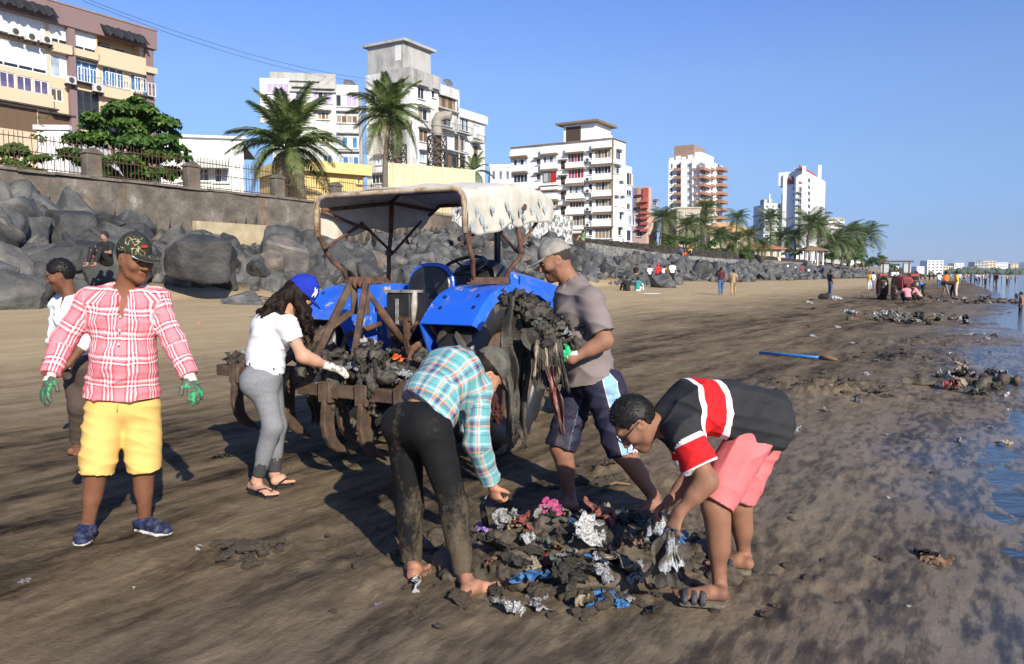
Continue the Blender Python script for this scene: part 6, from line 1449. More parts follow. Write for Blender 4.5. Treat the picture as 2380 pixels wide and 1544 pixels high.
# ================================================================ people
def skinm(name, base, mud=0.0):
 m, t, b = _new(name)
 a = t.nodes.new('ShaderNodeAttribute'); a.attribute_name = 'tint'
 c = coord(t, 'Object'); n = tex(t, c, 14, 5, .6)
 col = ramp(t, n, [(.3, tuple(v * .86 for v in base)), (.7, tuple(min(1, v * 1.1) for v in base))])
 col = mixc(t, 1.0, col, a.outputs['Color'], 'MULTIPLY')
 if mud:
  g = ramp(t, tex(t, c, 22, 5, .65), [(.60, (0, 0, 0)), (.66, (mud,) * 3)]); col = mixc(t, g, col, (0.10, 0.085, 0.065))
 setc(t, b.inputs['Base Color'], col); b.inputs['Roughness'].default_value = .62; b.inputs['Specular IOR Level'].default_value = .25
 b.inputs['Subsurface Weight'].default_value = .06; b.inputs['Subsurface Radius'].default_value = (.01, .004, .002); b.inputs['Subsurface Scale'].default_value = .5
 bump(t, b, tex(t, c, 120, 3, .6), .12, .002); return m
def clothm(name, base, var=.12, scale=7, rough=.85, weave=260, dirt=None, dirt_lo=.58, dirt_sc=4.0):
 m, t, b = _new(name)
 c = coord(t, 'Object'); n = tex(t, c, scale, 5, .6)
 col = ramp(t, n, [(.3, tuple(v * (1 - var) for v in base)), (.7, tuple(min(1, v * (1 + var)) for v in base))])
 if dirt:
  g = ramp(t, math_(t, 'ADD', math_(t, 'MULTIPLY', tex(t, c, dirt_sc, 7, .7), .7), math_(t, 'MULTIPLY', tex(t, c, dirt_sc * 9, 4, .6), .3)), [(dirt_lo, (0, 0, 0)), (dirt_lo + .13, (.85,) * 3)]); col = mixc(t, g, col, dirt)
 setc(t, b.inputs['Base Color'], col); b.inputs['Roughness'].default_value = rough; b.inputs['Specular IOR Level'].default_value = .2
 bump(t, b, math_(t, 'ADD', tex(t, c, weave, 2, .5), math_(t, 'MULTIPLY', tex(t, c, 26, 4, .6), 1.6)), .22, .003); return m
def stripes(t, v, period, stops):
 f = math_(t, 'FRACT', math_(t, 'ADD', math_(t, 'MULTIPLY', v, 1.0 / period), 40.0)); return ramp(t, f, stops, 'CONSTANT')
def plaidm(name, period, su, sv, mode='MIX', rough=.85):
 m, t, b = _new(name)
 a = t.nodes.new('ShaderNodeAttribute'); a.attribute_name = 'cloth'; s_ = t.nodes.new('ShaderNodeSeparateXYZ'); t.links.new(a.outputs['Vector'], s_.inputs[0])
 wob = tex(t, a.outputs['Vector'], 9, 3, .5); wo_ = math_(t, 'MULTIPLY_ADD', wob, .03); t.nodes[-1].inputs[2].default_value = -.015
 u = stripes(t, math_(t, 'ADD', s_.outputs[0], wo_), period, su); v = stripes(t, math_(t, 'ADD', s_.outputs[1], wo_), period * 1.15, sv)
 col = mixc(t, .5, u, v); n = tex(t, coord(t, 'Object'), 6, 4, .6)
 col = mixc(t, 1.0, col, ramp(t, n, [(.3, (.86,) * 3), (.7, (1, 1, 1))]), 'MULTIPLY')
 setc(t, b.inputs['Base Color'], col); b.inputs['Roughness'].default_value = rough; b.inputs['Specular IOR Level'].default_value = .2
 bump(t, b, math_(t, 'ADD', tex(t, coord(t, 'Object'), 240, 2, .5), math_(t, 'MULTIPLY', tex(t, coord(t, 'Object'), 24, 4, .6), 1.6)), .22, .003); return m
M_HAIR = mt('black_hair', [(0.005, 0.0045, 0.004), (0.013, 0.011, 0.010)], 60, .55, .3, 120, .002, spec=.25)
M_EYEW = mt('eye_white', (0.6, 0.57, 0.53), 5, .25, 0); M_EYED = mt('eye_dark', (0.012, 0.009, 0.008), 5, .15, 0)
Z3 = np.array([0, 0, 1.0])
def perp(v, ref): v = np.array(v, float); ref = nrm(ref); return nrm(v - ref * np.dot(v, ref))
class Person:
 def __init__(s, label, J, group=None, H=1.0, skin=None, build=1.0):
  s.J = {k: np.array(v, float) for k, v in J.items()}; J = s.J; s.H = H; s.bd = build; s.skin = skin
  s.org = np.array([J['pel'][0], J['pel'][1], 0.0]); s.root = empty('person', s.org, 0, label, 'person', group)
  s.up = nrm(J['neck'] - J['pel']); s.rt = perp(J['sh_r'] - J['sh_l'], s.up); s.fw = np.cross(s.up, s.rt)
  s.hf = nrm(J['hf']); s.hu = perp(J['hu'], s.hf); s.hr = np.cross(s.hf, s.hu)
  L = J['neck'] - J['pel']; bow = J.get('bow', np.zeros(3))
  s.waist = J['pel'] + L * .36 + bow * .7; s.chest = J['pel'] + L * .72 + bow
 def torso(s, S, g=0.0, k=.05, belly=0.0, bust=0.0, slim=1.0):
  J, b = s.J, s.bd; r = s.rt
  S.ecap(J['pel'], s.waist, (.150 * b + g, .108 * b + g), (.128 * b * slim + g, .100 * b + belly * .6 + g), xd=r, k=k)
  S.ecap(s.waist, s.chest, (.128 * b * slim + g, .100 * b + belly * .6 + g), (.155 * b + g, .112 * b + g), xd=r, k=k)
  S.ecap(s.chest, J['neck'] - s.up * .05, (.155 * b + g, .112 * b + g), (.095 * b + g, .07 * b + g), xd=r, k=k)
  if belly: S.ell(s.waist + s.fw * .05 - s.up * .02, (.115 * b + g, .075 + belly + g, .12), s.rt, s.fw, s.up, k=k)
  if bust:
   for q in (-1, 1): S.ell(s.chest + s.fw * .075 + s.rt * q * .07 - s.up * .03, np.array([.07, .06, .07]) * (1 + bust) + g, s.rt, s.fw, s.up, k=.05)
  for q in 'lr':
   S.ecap(s.chest * .35 + J['neck'] * .65 - s.up * .03, J['sh_' + q], .062 * b + g, .056 * b + g, k=k)
 def seat(s, S, g=0.0, k=.05, hipw=.10):
  J = s.J
  S.ell(J['pel'], np.array([.165 * s.bd, .115 * s.bd, .105]) + g, s.rt, s.fw, s.up, k=k)
  for q in 'lr':
   S.ell(J['hip_' + q] - s.fw * .05 + s.up * .0, np.array([hipw * .98, .105, .115]) * s.bd + g, s.rt, s.fw, s.up, k=k)
 def leg(s, S, q, r, t0=0.0, t1=2.0, g=0.0, k=.04, flat=False, calf=True):
  """thigh and shin between leg parameters t0..t1 (0 hip, 1 knee, 2 ankle); r radii at hip, knee, ankle"""
  J = s.J; a, b, c = J['hip_' + q], J['kn_' + q], J['an_' + q]
  pt = lambda t: a + (b - a) * t if t <= 1 else b + (c - b) * (t - 1)
  rr = lambda t: r[0] + (r[1] - r[0]) * t if t <= 1 else r[1] + (r[2] - r[1]) * (t - 1)
  if flat and t1 < 1.4:
   S.ecap(a, pt(t1), r[0] + g, r[1] + g, k=k, flat1=True); return
  if t0 < 1: S.ecap(pt(t0), pt(min(1, t1)), rr(t0) + g, rr(min(1, t1)) + g, k=k, flat1=flat and t1 <= 1)
  if t1 > 1:
   S.ecap(pt(max(1, t0)), pt(t1), rr(max(1, t0)) + g, rr(t1) + g, k=k, flat1=flat)
   if calf:
    back = -nrm(np.cross(c - b, s.rt)); fd = nrm((J['toe_' + q] - J['heel_' + q]) * np.array([1, 1, 0])); back = -perp(fd, c - b)
    S.ecap(b + (c - b) * .16 + back * .022, b + (c - b) * .5 + back * .018, .043 * s.bd + g, .036 * s.bd + g, k=.05)
 def arm(s, S, q, t0=0.0, t1=2.0, r=(.050, .040, .027), g=0.0, k=.03, flat=False):
  J = s.J; a, b, c = J['sh_' + q], J['el_' + q], J['wr_' + q]
  pt = lambda t: a + (b - a) * t if t <= 1 else b + (c - b) * (t - 1)
  rr = lambda t: r[0] + (r[1] - r[0]) * t if t <= 1 else r[1] + (r[2] - r[1]) * (t - 1)
  if t0 < 1: S.ecap(pt(t0), pt(min(1, t1)), rr(t0) * s.bd + g, rr(min(1, t1)) * s.bd + g, k=k, flat1=flat and t1 <= 1)
  if t1 > 1:
   S.ecap(pt(max(1, t0)), pt(t1), rr(max(1, t0)) * s.bd + g, rr(t1) * s.bd + g, k=k, flat1=flat)
   if g < .005: S.ecap(b + (c - b) * .12, b + (c - b) * .45, .043 * s.bd + g, .037 * s.bd + g, k=.04)
 def headp(s, S):
  c, f, u, r = s.J['head'], s.hf, s.hu, s.hr; k = .018
  S.ell(c + u * .030 - f * .012, (.076, .098, .095), r, f, u, k=.03)
  S.ecap(c - u * .01 + f * .025, c - u * .082 + f * .048, (.062, .060), (.040, .040), xd=r, k=.03)
  S.ell(c + f * .070 - u * .100, (.024, .020, .018), r, f, u, k=.03)
  for q in (-1, 1):
   S.ell(c + f * .058 + r * q * .042 - u * .022, (.028, .032, .028), r, f, u, k=.03)
   S.ecap(c - u * .02 + r * q * .055 - f * .002, c - u * .078 + r * q * .046 + f * .03, .022, .018, k=.03)
  S.ecap(c + f * .086 + u * .032 - r * .035, c + f * .086 + u * .032 + r * .035, .014, k=.02)
  for q in (-1, 1): S.ell(c + f * .104 + r * q * .032 + u * .008, (.021, .018, .014), r, f, u, k=.012, op='s')
  S.ecap(c + f * .090 + u * .016, c + f * .112 - u * .030, .0085, .0135, k=.014)
  for q in (-1, 1): S.ell(c + f * .100 + r * q * .013 - u * .034, (.010, .011, .008), r, f, u, k=.008)
  S.ecap(c + f * .089 - u * .060 - r * .018, c + f * .089 - u * .060 + r * .018, .0085, k=.008)
  S.ecap(c + f * .085 - u * .073 - r * .015, c + f * .085 - u * .073 + r * .015, .0095, k=.008)
  for q in (-1, 1):
   e = c + r * q * .078 - f * .008 - u * .004
   S.ell(e, (.012, .021, .033), r, nrm(f + u * .15), u, k=.008); S.ell(e + r * q * .009 + f * .004, (.008, .011, .019), r, f, u, k=.006, op='s')
  S.ecap(s.J['neck'] - s.up * .03, c - u * .055 - f * .025, .062 * s.bd, .056 * s.bd, k=.035)
 def hand(s, S, q, dirv, palm, thumb, curl=.35, g=0.0, spread=0.0, sc=1.0):
  w = s.J['wr_' + q]; d = nrm(dirv); t = perp(thumb, d); pn = np.cross(d, t); pn = pn if np.dot(pn, palm) > 0 else -pn
  S.ecap(w - d * .01, w + d * .075 * sc, (.026 + g, .019 + g), (.040 * sc + g, .0145 + g), xd=t, k=.018)
  for i, (l, o) in enumerate(((.068, .031), (.076, .0105), (.070, -.0105), (.054, -.030))):
   b = w + d * (.078 - .004 * abs(i - 1)) * sc + t * o * sc; ang = curl * .7; dd = nrm(d + t * spread * (1.2 - i * .8))
   r0 = .0096 if i < 3 else .0084
   for j, fr in enumerate((.45, .32, .25)):
    v = dd * math.cos(ang) + pn * math.sin(ang); e = b + v * l * fr * sc
    S.ecap(b, e, r0 * (1 - .08 * j) + g, r0 * (1 - .08 * (j + 1)) + g, k=.006); b = e; ang += curl
  b = w + d * .018 * sc + t * .026 * sc; v = nrm(d * .62 + t * .62 + pn * (.25 + .4 * curl)); e = b + v * .042 * sc
  S.ecap(b, e, .0145 + g, .0115 + g, k=.014); v2 = nrm(d * .85 + t * .2 + pn * (.3 + .5 * curl)); e2 = e + v2 * .036 * sc; S.ecap(e, e2, .0112 + g, .009 + g, k=.006)
 def foot(s, S, q, g=0.0, toes=True, lift=0.0):
  J = s.J; h, t = J['heel_' + q] + Z3 * lift, J['toe_' + q] + Z3 * lift; d = nrm(t - h); L = np.linalg.norm(t - h); sd = np.cross(d, Z3); a = J['an_' + q]
  S.ecap(h + d * .030 + Z3 * .028, t - d * .085 + Z3 * .021, (.027 + g, .028 + g), (.041 + g, .020 + g), xd=sd, k=.012)
  S.ecap(a - Z3 * .005, h + d * .085 + Z3 * .040, .029 + g, .027 + g, k=.02); S.ecap(h + d * .085 + Z3 * .045, t - d * .08 + Z3 * .026, .026 + g, .017 + g, k=.02)
  S.ecap(a + Z3 * .02, h + d * .030 + Z3 * .035, .029 + g, .026 + g, k=.018)
  for e_ in (-1, 1): S.ell(a + sd * e_ * .027 - Z3 * .004, (.012 + g, .013 + g, .014 + g), sd, d, Z3, k=.012)
  in_ = 1 if q == 'l' else -1        # big toe on the inner side
  if toes:
   for i in range(5):
    o = (.031 - .0165 * i) * in_; l = [.0, -.003, -.011, -.022, -.036][i]; r = .0135 if i == 0 else .0098
    S.ecap(t - d * .078 + sd * o * .95 + Z3 * .017, t + d * (l - .012) + sd * o * 1.1 + Z3 * r, r * 1.05 + g, r * .88 + g, k=.007)
  else: S.ecap(t - d * .085 + Z3 * .026, t - d * .035 + Z3 * .024, (.043 + g, .024 + g), (.036 + g, .02 + g), xd=sd, k=.03)
 def mud(s): pass
 def tints(s, beard=0.0, feet=0.0):
  c, f, u, r = s.J['head'], s.hf, s.hu, s.hr
  def fn(V):
   A = np.ones((len(V), 3)); q = V - c; x, y, z = q @ r, q @ f, q @ u
   face = (np.linalg.norm(q, axis=1) < .17) & (y > .02)
   lip = np.exp(-((x / .026) ** 4 + ((z + .066) / .012) ** 2)) * (y > .07); A *= 1 - lip[:, None] * np.array([.12, .38, .36])
   for sg in (-1, 1):
    br = np.exp(-(((x - sg * .034) / .022) ** 4 + ((z - .030 + .004 * np.abs(x - sg * .03) / .02) / .006) ** 2)) * (y > .06); A *= 1 - .86 * br[:, None]
    so = np.exp(-(((x - sg * .032) / .02) ** 2 + ((z - .006) / .012) ** 2)) * (y > .07); A *= 1 - .35 * so[:, None]
   if beard:
    bd = face * (z < -.035) * (1 - np.exp(-((x / .03) ** 2 + ((z + .066) / .014) ** 2))) * np.clip((-.028 - z) / .02, 0, 1) * np.clip((y + .0) / .03, 0, 1)
    bd = bd + (np.exp(-((x / .028) ** 4 + ((z + .047) / .007) ** 2)) * (y > .07)); bd = np.clip(bd, 0, 1) * (.75 + .25 * vn(V * 160, 3)); A *= 1 - beard * bd[:, None]
   if feet:
    fm = np.clip((.36 - V[:, 2]) / .32, 0, 1) ** 1.5 * np.clip(fbm(V * 20, 3, 9) + .25, 0, 1); A *= 1 - feet * fm[:, None] * np.array([.55, .6, .6])
   return A
  return fn
 def eyes(s, lids=True):
  c, f, u, r = s.J['head'], s.hf, s.hu, s.hr
  for q in (-1, 1):
   p = c + f * .0805 + r * q * .032 + u * .007
   S = Sdf(.0035); S.ell(p, (.0115, .0115, .0052), r, f, u, k=.002); S.build('eye', M_EYEW, s.root, s.org)
   S = Sdf(.003); S.ell(p + f * .0068, (.0064, .0062, .0055), r, f, u, k=.002); S.build('iris', M_EYED, s.root, s.org)
 def body(s, hands, feet=True, beard=0.0, mud=0.0, vox=.0075, shod='', belly=0.0, legr=(.078, .052, .034)):
  S = Sdf(vox); s.torso(S, -.006, belly=belly * .6); s.seat(S, -.006)
  for q in 'lr':
   s.leg(S, q, tuple(v * s.bd for v in legr)); s.arm(S, q)
   if q in hands: s.hand(S, q, *hands[q])
   s.foot(S, q, toes=q not in shod, g=0.0 if q not in shod else -.004)
  s.headp(S); return S.build('body', s.skin, s.root, s.org, 1, None, None, s.tints(beard, mud))
 def part(s, name, S, mat, disp=None, cloth=None, smooth=1): return S.build(name, mat, s.root, s.org, smooth, disp, cloth)
 def add(s, name, mb, mat, smooth=True, bevel=0.0, par=None, auto=False): return mb.build(name, mat, par or s.root, smooth, bevel, auto, off=s.org)
 def cap(s, mat, brim_mat=None, brim_dir=None, h=.125, tilt=0.0, brim=.085, name='cap', droop=.03, wide=.075):
  c, f, u, r = s.J['head'], s.hf, s.hu, s.hr; bdv = nrm(brim_dir) if brim_dir is not None else f
  base = c + u * .042 - f * .012
  S = Sdf(.0055); S.ell(base, (.088, .110, h * .88), r, f, u, k=.01); S.cut(base + u * .0, -u); S.ell(base - u * .01, (.079, .101, h * .8), r, f, u, k=.004, op='s')
  o = S.build(name, mat, s.root, s.org, 1, wrinkle(.0018, 14, (1, 1, 1), 4))
  S = Sdf(.0045); e = base + bdv * .083; rr_ = np.cross(bdv, u); nb = nrm(u + bdv * .22)
  S.ecap(e - bdv * .02 + u * .006, e + bdv * brim * .62 - u * droop * .4, (wide, .0055), (wide * .72, .0055), xd=rr_, k=.01)
  S.ell(e + bdv * brim * .45 - u * droop * .3 + u * .004, (wide * .98, brim * .72, .0075), rr_, nrm(bdv - u * droop * 4), np.cross(rr_, nrm(bdv - u * droop * 4)), k=.01)
  S.build('visor', brim_mat or mat, o, (0, 0, 0) if False else s.org, 1)
  MB().lathe([(.001, 0), (.009, .001), (.007, .006), (.001, .008)], base + u * (h * .88 - .001), u, 10).build('button', mat, o, True, off=s.org)
  return o, base
 def short_hair(s, mat=None, cut_front=.055, low=.075, th=.012, disp=.006, sc=40, top=True):
  c, f, u, r = s.J['head'], s.hf, s.hu, s.hr
  S = Sdf(.0055); S.ell(c + u * .032 - f * .016, (.076 + th, .096 + th, .093 + th * 1.4), r, f, u, k=.02)
  S.cut(c + f * cut_front + u * .04, nrm(f * .9 - u * .42)); S.cut(c - u * low - f * .02, nrm(-u * .85 + f * .25))
  for q in (-1, 1): S.ell(c + r * q * .09 + f * .018 - u * .025, (.045, .045, .05), r, f, u, k=.02, op='s')
  V, Q = S.surf(1)
  o = S.build('hair', mat or M_HAIR, s.root, s.org, 1, lambda V, N: disp * .35 * fbm(V * sc * 1.8, 3, 8))
  if disp > .003:
   rs = np.random.RandomState(3); mb = MB(); ii = rs.choice(len(V), 420)
   for p_ in V[ii]:
    n_ = nrm(p_ - (c + u * .02));
    if np.dot(n_, u) < -.35: continue
    d_ = nrm(n_ * .12 + perp(f * .6 - u * .5 + r * rs.normal() * .5, n_)); l_ = disp * rs.uniform(.9, 1.9)
    mb.tube([p_ - n_ * .003, p_ + (d_ + n_ * .5) * l_ * .5, p_ + d_ * l_ + n_ * l_ * .15], [.0032, .0028, .0008], 4)
   mb.build('hair_tufts', mat or M_HAIR, o, True, off=s.org)['kind'] = 'stuff'
  return o
 def collar(s, mat, open_=.05, h=.035, r=.072, cloth=None):
  """folded shirt collar: two leaves round the neck"""
  J = s.J; n0 = J['neck'] - s.up * .012; S = Sdf(.006)
  for q in (-1, 1):
   pts = [n0 - s.fw * (r * .85) + s.up * .022, n0 + s.rt * q * r * .95 - s.fw * .01 + s.up * .02, n0 + s.rt * q * r * .75 + s.fw * r * .8 - s.up * .015, n0 + s.rt * q * open_ + s.fw * (r * 1.25) - s.up * .06]
   for a, b in zip(pts[:-1], pts[1:]): S.ecap(a, b, (h, .007), (h, .007), xd=s.up, k=.012)
  return S.build('collar', mat, s.root, s.org, 1, None, cloth)
MUDC = (0.085, 0.068, 0.05)
def leather(name, col, r=.6): return mt(name, col, 30, r, .3, 90, .002)
def glove(p, q, dirv, palm, thumb, curl, col, cuffc, muddy=True, spread=.1):
 S = Sdf(.005); p.hand(S, q, dirv, palm, thumb, curl, .0035, spread, 1.05)
 g = p.part('glove', S, col, wrinkle(.0016, 40, (1, 1, 1), 3))
 w = p.J['wr_' + q]; a = nrm(w - p.J['el_' + q]); S = Sdf(.005); S.ecap(w - a * .05, w + nrm(dirv) * .03, (.035, .031), (.034, .027), xd=perp(thumb, dirv), k=.01, flat0=True, flat1=True)
 S.build('glove_cuff', cuffc, p.root, p.org, 1, wrinkle(.0015, 30, (1, 1, 3), 5)); return g
def trainer(p, q, upper, sole, lace):
 J = p.J; h, t = J['heel_' + q], J['toe_' + q]; d = nrm(t - h); sd = np.cross(d, Z3); a = J['an_' + q]
 S = Sdf(.006); S.ecap(h + d * .045 + Z3 * .05, t - d * .075 + Z3 * .042, (.038, .044), (.046, .032), xd=sd, k=.02); S.ecap(t - d * .08 + Z3 * .04, t - d * .028 + Z3 * .036, (.045, .03), (.037, .024), xd=sd, k=.02)
 S.ecap(a - Z3 * .02, h + d * .06 + Z3 * .06, .046, .044, k=.03); S.ecap(a + d * .02 - Z3 * .025, t - d * .12 + Z3 * .055, .04, .032, k=.03); S.cut((0, 0, .022), (0, 0, -1)); S.cut(a + Z3 * .012, Z3 - d * .25)
 o = p.part('shoe', S, upper, wrinkle(.0015, 30, (1, 1, 1), 2))
 S = Sdf(.005); S.ecap(h + d * .045 + Z3 * .016, t - d * .07 + Z3 * .016, (.042, .017), (.050, .016), xd=sd, k=.01); S.ecap(t - d * .07 + Z3 * .016, t - d * .025 + Z3 * .022, (.050, .016), (.04, .014), xd=sd, k=.01)
 S.build('sole', sole, o, p.org, 1, lambda V, N: .0025 * vn(V * 60, 3))
 for k in range(4):
  c = a * (1 - (k + 1) / 6) + (t - d * .10 + Z3 * .05) * ((k + 1) / 6) + Z3 * (.040 - .004 * k) - Z3 * .012
  MB().tube([c + sd * .03 - Z3 * .012, c + sd * .012 + Z3 * .005, c - sd * .012 + Z3 * .005, c - sd * .03 - Z3 * .012], .0035, 5).build('lace', lace, o, True, off=p.org)
 return o
PK = lambda x, y, d: P(x, y, d)
J = dict(head=PK(313, 604, 4.48), hf=(.80, -.50, -.20), hu=(.16, -.1, 1), neck=PK(292, 672, 4.52), pel=PK(284, 922, 4.54), sh_r=PK(210, 700, 4.47), sh_l=PK(362, 700, 4.57), el_r=PK(148, 792, 4.42), wr_r=PK(115, 878, 4.30),
         el_l=PK(404, 795, 4.52), wr_l=PK(443, 880, 4.44), hip_r=PK(245, 945, 4.50), hip_l=PK(324, 945, 4.57), kn_r=PK(226, 1086, 4.44), kn_l=PK(336, 1076, 4.58), an_r=PK(204, 1222, 4.47), an_l=PK(336, 1207, 4.64),
         heel_r=G(204, 1244), toe_r=G(188, 1277), heel_l=G(314, 1233), toe_l=G(398, 1250))
p = Person('man in red checked shirt, yellow shorts and camouflage cap wearing muddy green gloves', J, None, 1, skinm('skin_brown', (0.20, 0.088, 0.048), .5), 1.04)
hd_r = PK(93, 950, 4.2) - J['wr_r']; hd_l = PK(466, 945, 4.35) - J['wr_l']
p.body({'r': (hd_r, (.4, .6, 0), (.8, -.5, .2), .25), 'l': (hd_l, (-.6, .3, 0), (-.6, -.7, .1), .35)}, mud=.6, shod='lr', belly=.05); p.eyes()
pk, wh, rd = (0.74, 0.235, 0.27), (0.88, 0.84, 0.84), (0.62, 0.02, 0.045)
M_PPL = plaidm('pink_plaid', .115, [(0, pk), (.30, rd), (.38, wh), (.46, rd), (.54, wh), (.62, rd), (.70, wh), (.78, rd), (.86, pk)], [(0, pk), (.34, rd), (.40, wh), (.48, rd), (.54, pk), (.60, wh), (.68, pk), (.74, rd), (.79, pk)])
cl = cyl_uv([(J['pel'] - p.up * .1, J['neck'], p.fw, .165, 0), (J['sh_r'], J['el_r'], -p.rt, .065, .03), (J['el_r'], J['wr_r'], -p.rt, .055, .33), (J['sh_l'], J['el_l'], p.rt, .065, .03), (J['el_l'], J['wr_l'], p.rt, .055, .33)])
S = Sdf(.008); p.torso(S, .026, belly=.045)
S.ecap(p.waist, J['pel'] + p.up * .005, (.165, .145), (.212, .172), xd=p.rt, k=.05, flat1=True)
for q in 'lr': p.arm(S, q, 0, 1.93, (.058, .050, .040), .012, .035, True)
S.cut(J['pel'] + p.up * .0, nrm(-p.up + p.rt * -.03)); S.ell(J['neck'] + p.up * .03 + p.fw * .02, (.075, .07, .07), p.rt, p.fw, p.up, k=.01, op='s')
S.ecap(J['neck'] + p.fw * .115 - p.up * .015, J['neck'] + p.fw * .15 - p.up * .14, (.038, .06), (.006, .05), xd=p.rt, k=.006, op='s')
sh = p.part('shirt', S, M_PPL, wrinkle(.010, 8.5, (1, 1, 1.5), 11), cl)
p.collar(M_PPL, .058, .028, .078, cl)
for k in range(4):
 c = J['neck'] - p.up * (.14 + .075 * k) + p.fw * (.158 + .012 * k); MB().lathe([(.006, 0), (.006, .004)], c, p.fw, 10).build('button', M_FRW, sh, off=p.org)
S = Sdf(.008); p.seat(S, .006)
S.ecap(J['pel'] + p.up * .075, J['pel'] - p.up * .05, (.150, .118), (.17, .132), xd=p.rt, k=.04, flat0=True)
for q in 'lr': p.leg(S, q, (.104, .094, .094), 0, 1.13, .006, .03, True)
M_YELC = clothm('yellow_cotton', (0.70, 0.465, 0.145), .08, 6, dirt=(0.45, 0.27, 0.07), dirt_lo=.66)
so_ = p.part('shorts', S, M_YELC, wrinkle(.0105, 7, (1, 1, .9), 21))
MB().tube([J['pel'] + p.up * .075 + p.fw * .135, J['pel'] - p.up * .05 + p.fw * .158], .0035, 5).build('fly_seam', M_YELC, so_, True, off=p.org)
mb = MB(); pts = [J['pel'] + p.up * .012 + (p.rt * math.cos(a) * .172 + p.fw * math.sin(a) * .138) for a in np.linspace(0, 2 * math.pi, 41)[:-1]]
mb.tube(pts, .016, 8, closed=True); p.add('belt', mb, leather('brown_leather', (0.06, 0.035, 0.022)))
MG = mt('glove_green', [(0.075, 0.07, 0.06), (0.06, 0.085, 0.06), (0.02, 0.33, 0.10)], 26, .6, .4, 90, .002, pos=[.42, .52, .60]); MC = clothm('glove_knit', (0.58, 0.54, 0.47), .15, 20, dirt=(.25, .22, .17))
glove(p, 'r', hd_r, (.4, .6, 0), (.8, -.5, .2), .25, MG, MC); glove(p, 'l', hd_l, (-.6, .3, 0), (-.6, -.7, .1), .35, MG, MC)
M_SHOE = mt('shoe_blue', [(0.006, 0.008, 0.014), (0.009, 0.018, 0.075), (0.10, 0.09, 0.075)], 24, .7, .4, 50, .003, pos=[.38, .5, .68]); M_SOLE = mt('muddy_white_sole', [(0.09, 0.075, 0.055), (0.55, 0.54, 0.50)], 14, .8, .3, pos=[.42, .55])
for q in 'lr': trainer(p, q, M_SHOE, M_SOLE, M_FRD)
m, t, b = _new('camouflage'); c = coord(t, 'Object'); n = tex(t, c, 17, 2, .5); n2 = tex(t, c, 30, 2, .5)
col = ramp(t, n, [(.0, (0.012, 0.020, 0.010)), (.44, (0.030, 0.018, 0.013)), (.53, (0.014, 0.024, 0.012)), (.61, (0.34, 0.26, 0.14)), (.64, (0.016, 0.022, 0.012))], 'CONSTANT')
col = mixc(t, ramp(t, n2, [(.69, (0, 0, 0)), (.70, (1, 1, 1))], 'CONSTANT'), col, (0.40, 0.31, 0.18)); setc(t, b.inputs['Base Color'], col); b.inputs['Roughness'].default_value = .85
cap_o, cb_ = p.cap(m, None, None, .135, brim=.10, droop=.035)
f, u, r = p.hf, p.hu, p.hr
e = cb_ + f * .083; pts = [e + f * (.098 * math.cos(a) ** .8 if math.cos(a) > 0 else 0) + r * .073 * math.sin(a) - u * (.018 * math.cos(a) + .004) for a in np.linspace(-1.5, 1.5, 21)]
MB().tube(pts, .0035, 6).build('white_piping', M_FRW, cap_o, True, off=p.org)
MB().box((0, 0, 0), (.034, .004, .016), M=np.stack([r, f, u], 1)).build('red_patch', mt('patch_red', (.5, .03, .03), 5, .8, 0), cap_o, off=p.org - (cb_ + f * .108 + u * .052 + r * .012))
p.short_hair(None, .0, .06, .006, .002)
J = dict(head=P(140, 640, 6.68), hf=(-.86, -.36, -.30), hu=(-.25, -.1, 1), neck=P(163, 693, 6.72), pel=P(182, 838, 6.75), sh_r=P(136, 708, 6.86), sh_l=P(203, 712, 6.6), el_r=P(130, 775, 6.8), wr_r=P(118, 830, 6.6), el_l=P(208, 785, 6.5), wr_l=P(158, 848, 6.36),
         hip_r=P(170, 855, 6.82), hip_l=P(197, 855, 6.66), kn_r=P(185, 945, 6.62), kn_l=P(212, 945, 6.75), an_r=P(182, 1034, 6.72), an_l=P(240, 1022, 6.95), heel_r=G(187, 1056), toe_r=G(165, 1061), heel_l=G(246, 1040), toe_l=G(224, 1044))
p = Person('man in white shirt and brown trousers walking with bowed head behind the checked-shirt man', J, None, 1, skinm('skin_dark', (0.165, 0.072, 0.040)), .92)
p.body({'r': ((-.3, -.3, -.9), (.5, 0, 0), (-.5, -.8, 0), .4), 'l': ((-.75, -.35, -.5), (-.3, .7, -.4), (.1, -.3, .9), .5)}, beard=.35, vox=.0095); p.eyes(); p.short_hair(None, .058, .07, .013, .007, 36)
M_WSH = clothm('white_cotton', (0.74, 0.77, 0.80), .06, 6); S = Sdf(.0105); p.torso(S, .024); S.ecap(p.waist, J['pel'] - p.up * .06, (.145, .12), (.165, .13), xd=p.rt, k=.05, flat1=True)
for q in 'lr': p.arm(S, q, 0, 1.45, (.056, .05, .046), .012, .035, True)
S.cut(J['pel'] - p.up * .055, -p.up); S.ecap(J['neck'] + p.fw * .09, J['neck'] + p.fw * .13 - p.up * .16, (.04, .06), (.006, .05), xd=p.rt, k=.006, op='s'); p.part('shirt', S, M_WSH, wrinkle(.009, 8, (1, 1, 1.3), 31)); p.collar(M_WSH, .06, .028, .075)
S = Sdf(.0105); p.seat(S, .014)
for q in 'lr': p.leg(S, q, (.092, .075, .06), 0, 1.9, .008, .04, True)
p.part('trousers', S, clothm('brown_trousers', (0.070, 0.050, 0.040), .15), wrinkle(.007, 8, (1, 1, .8), 33))
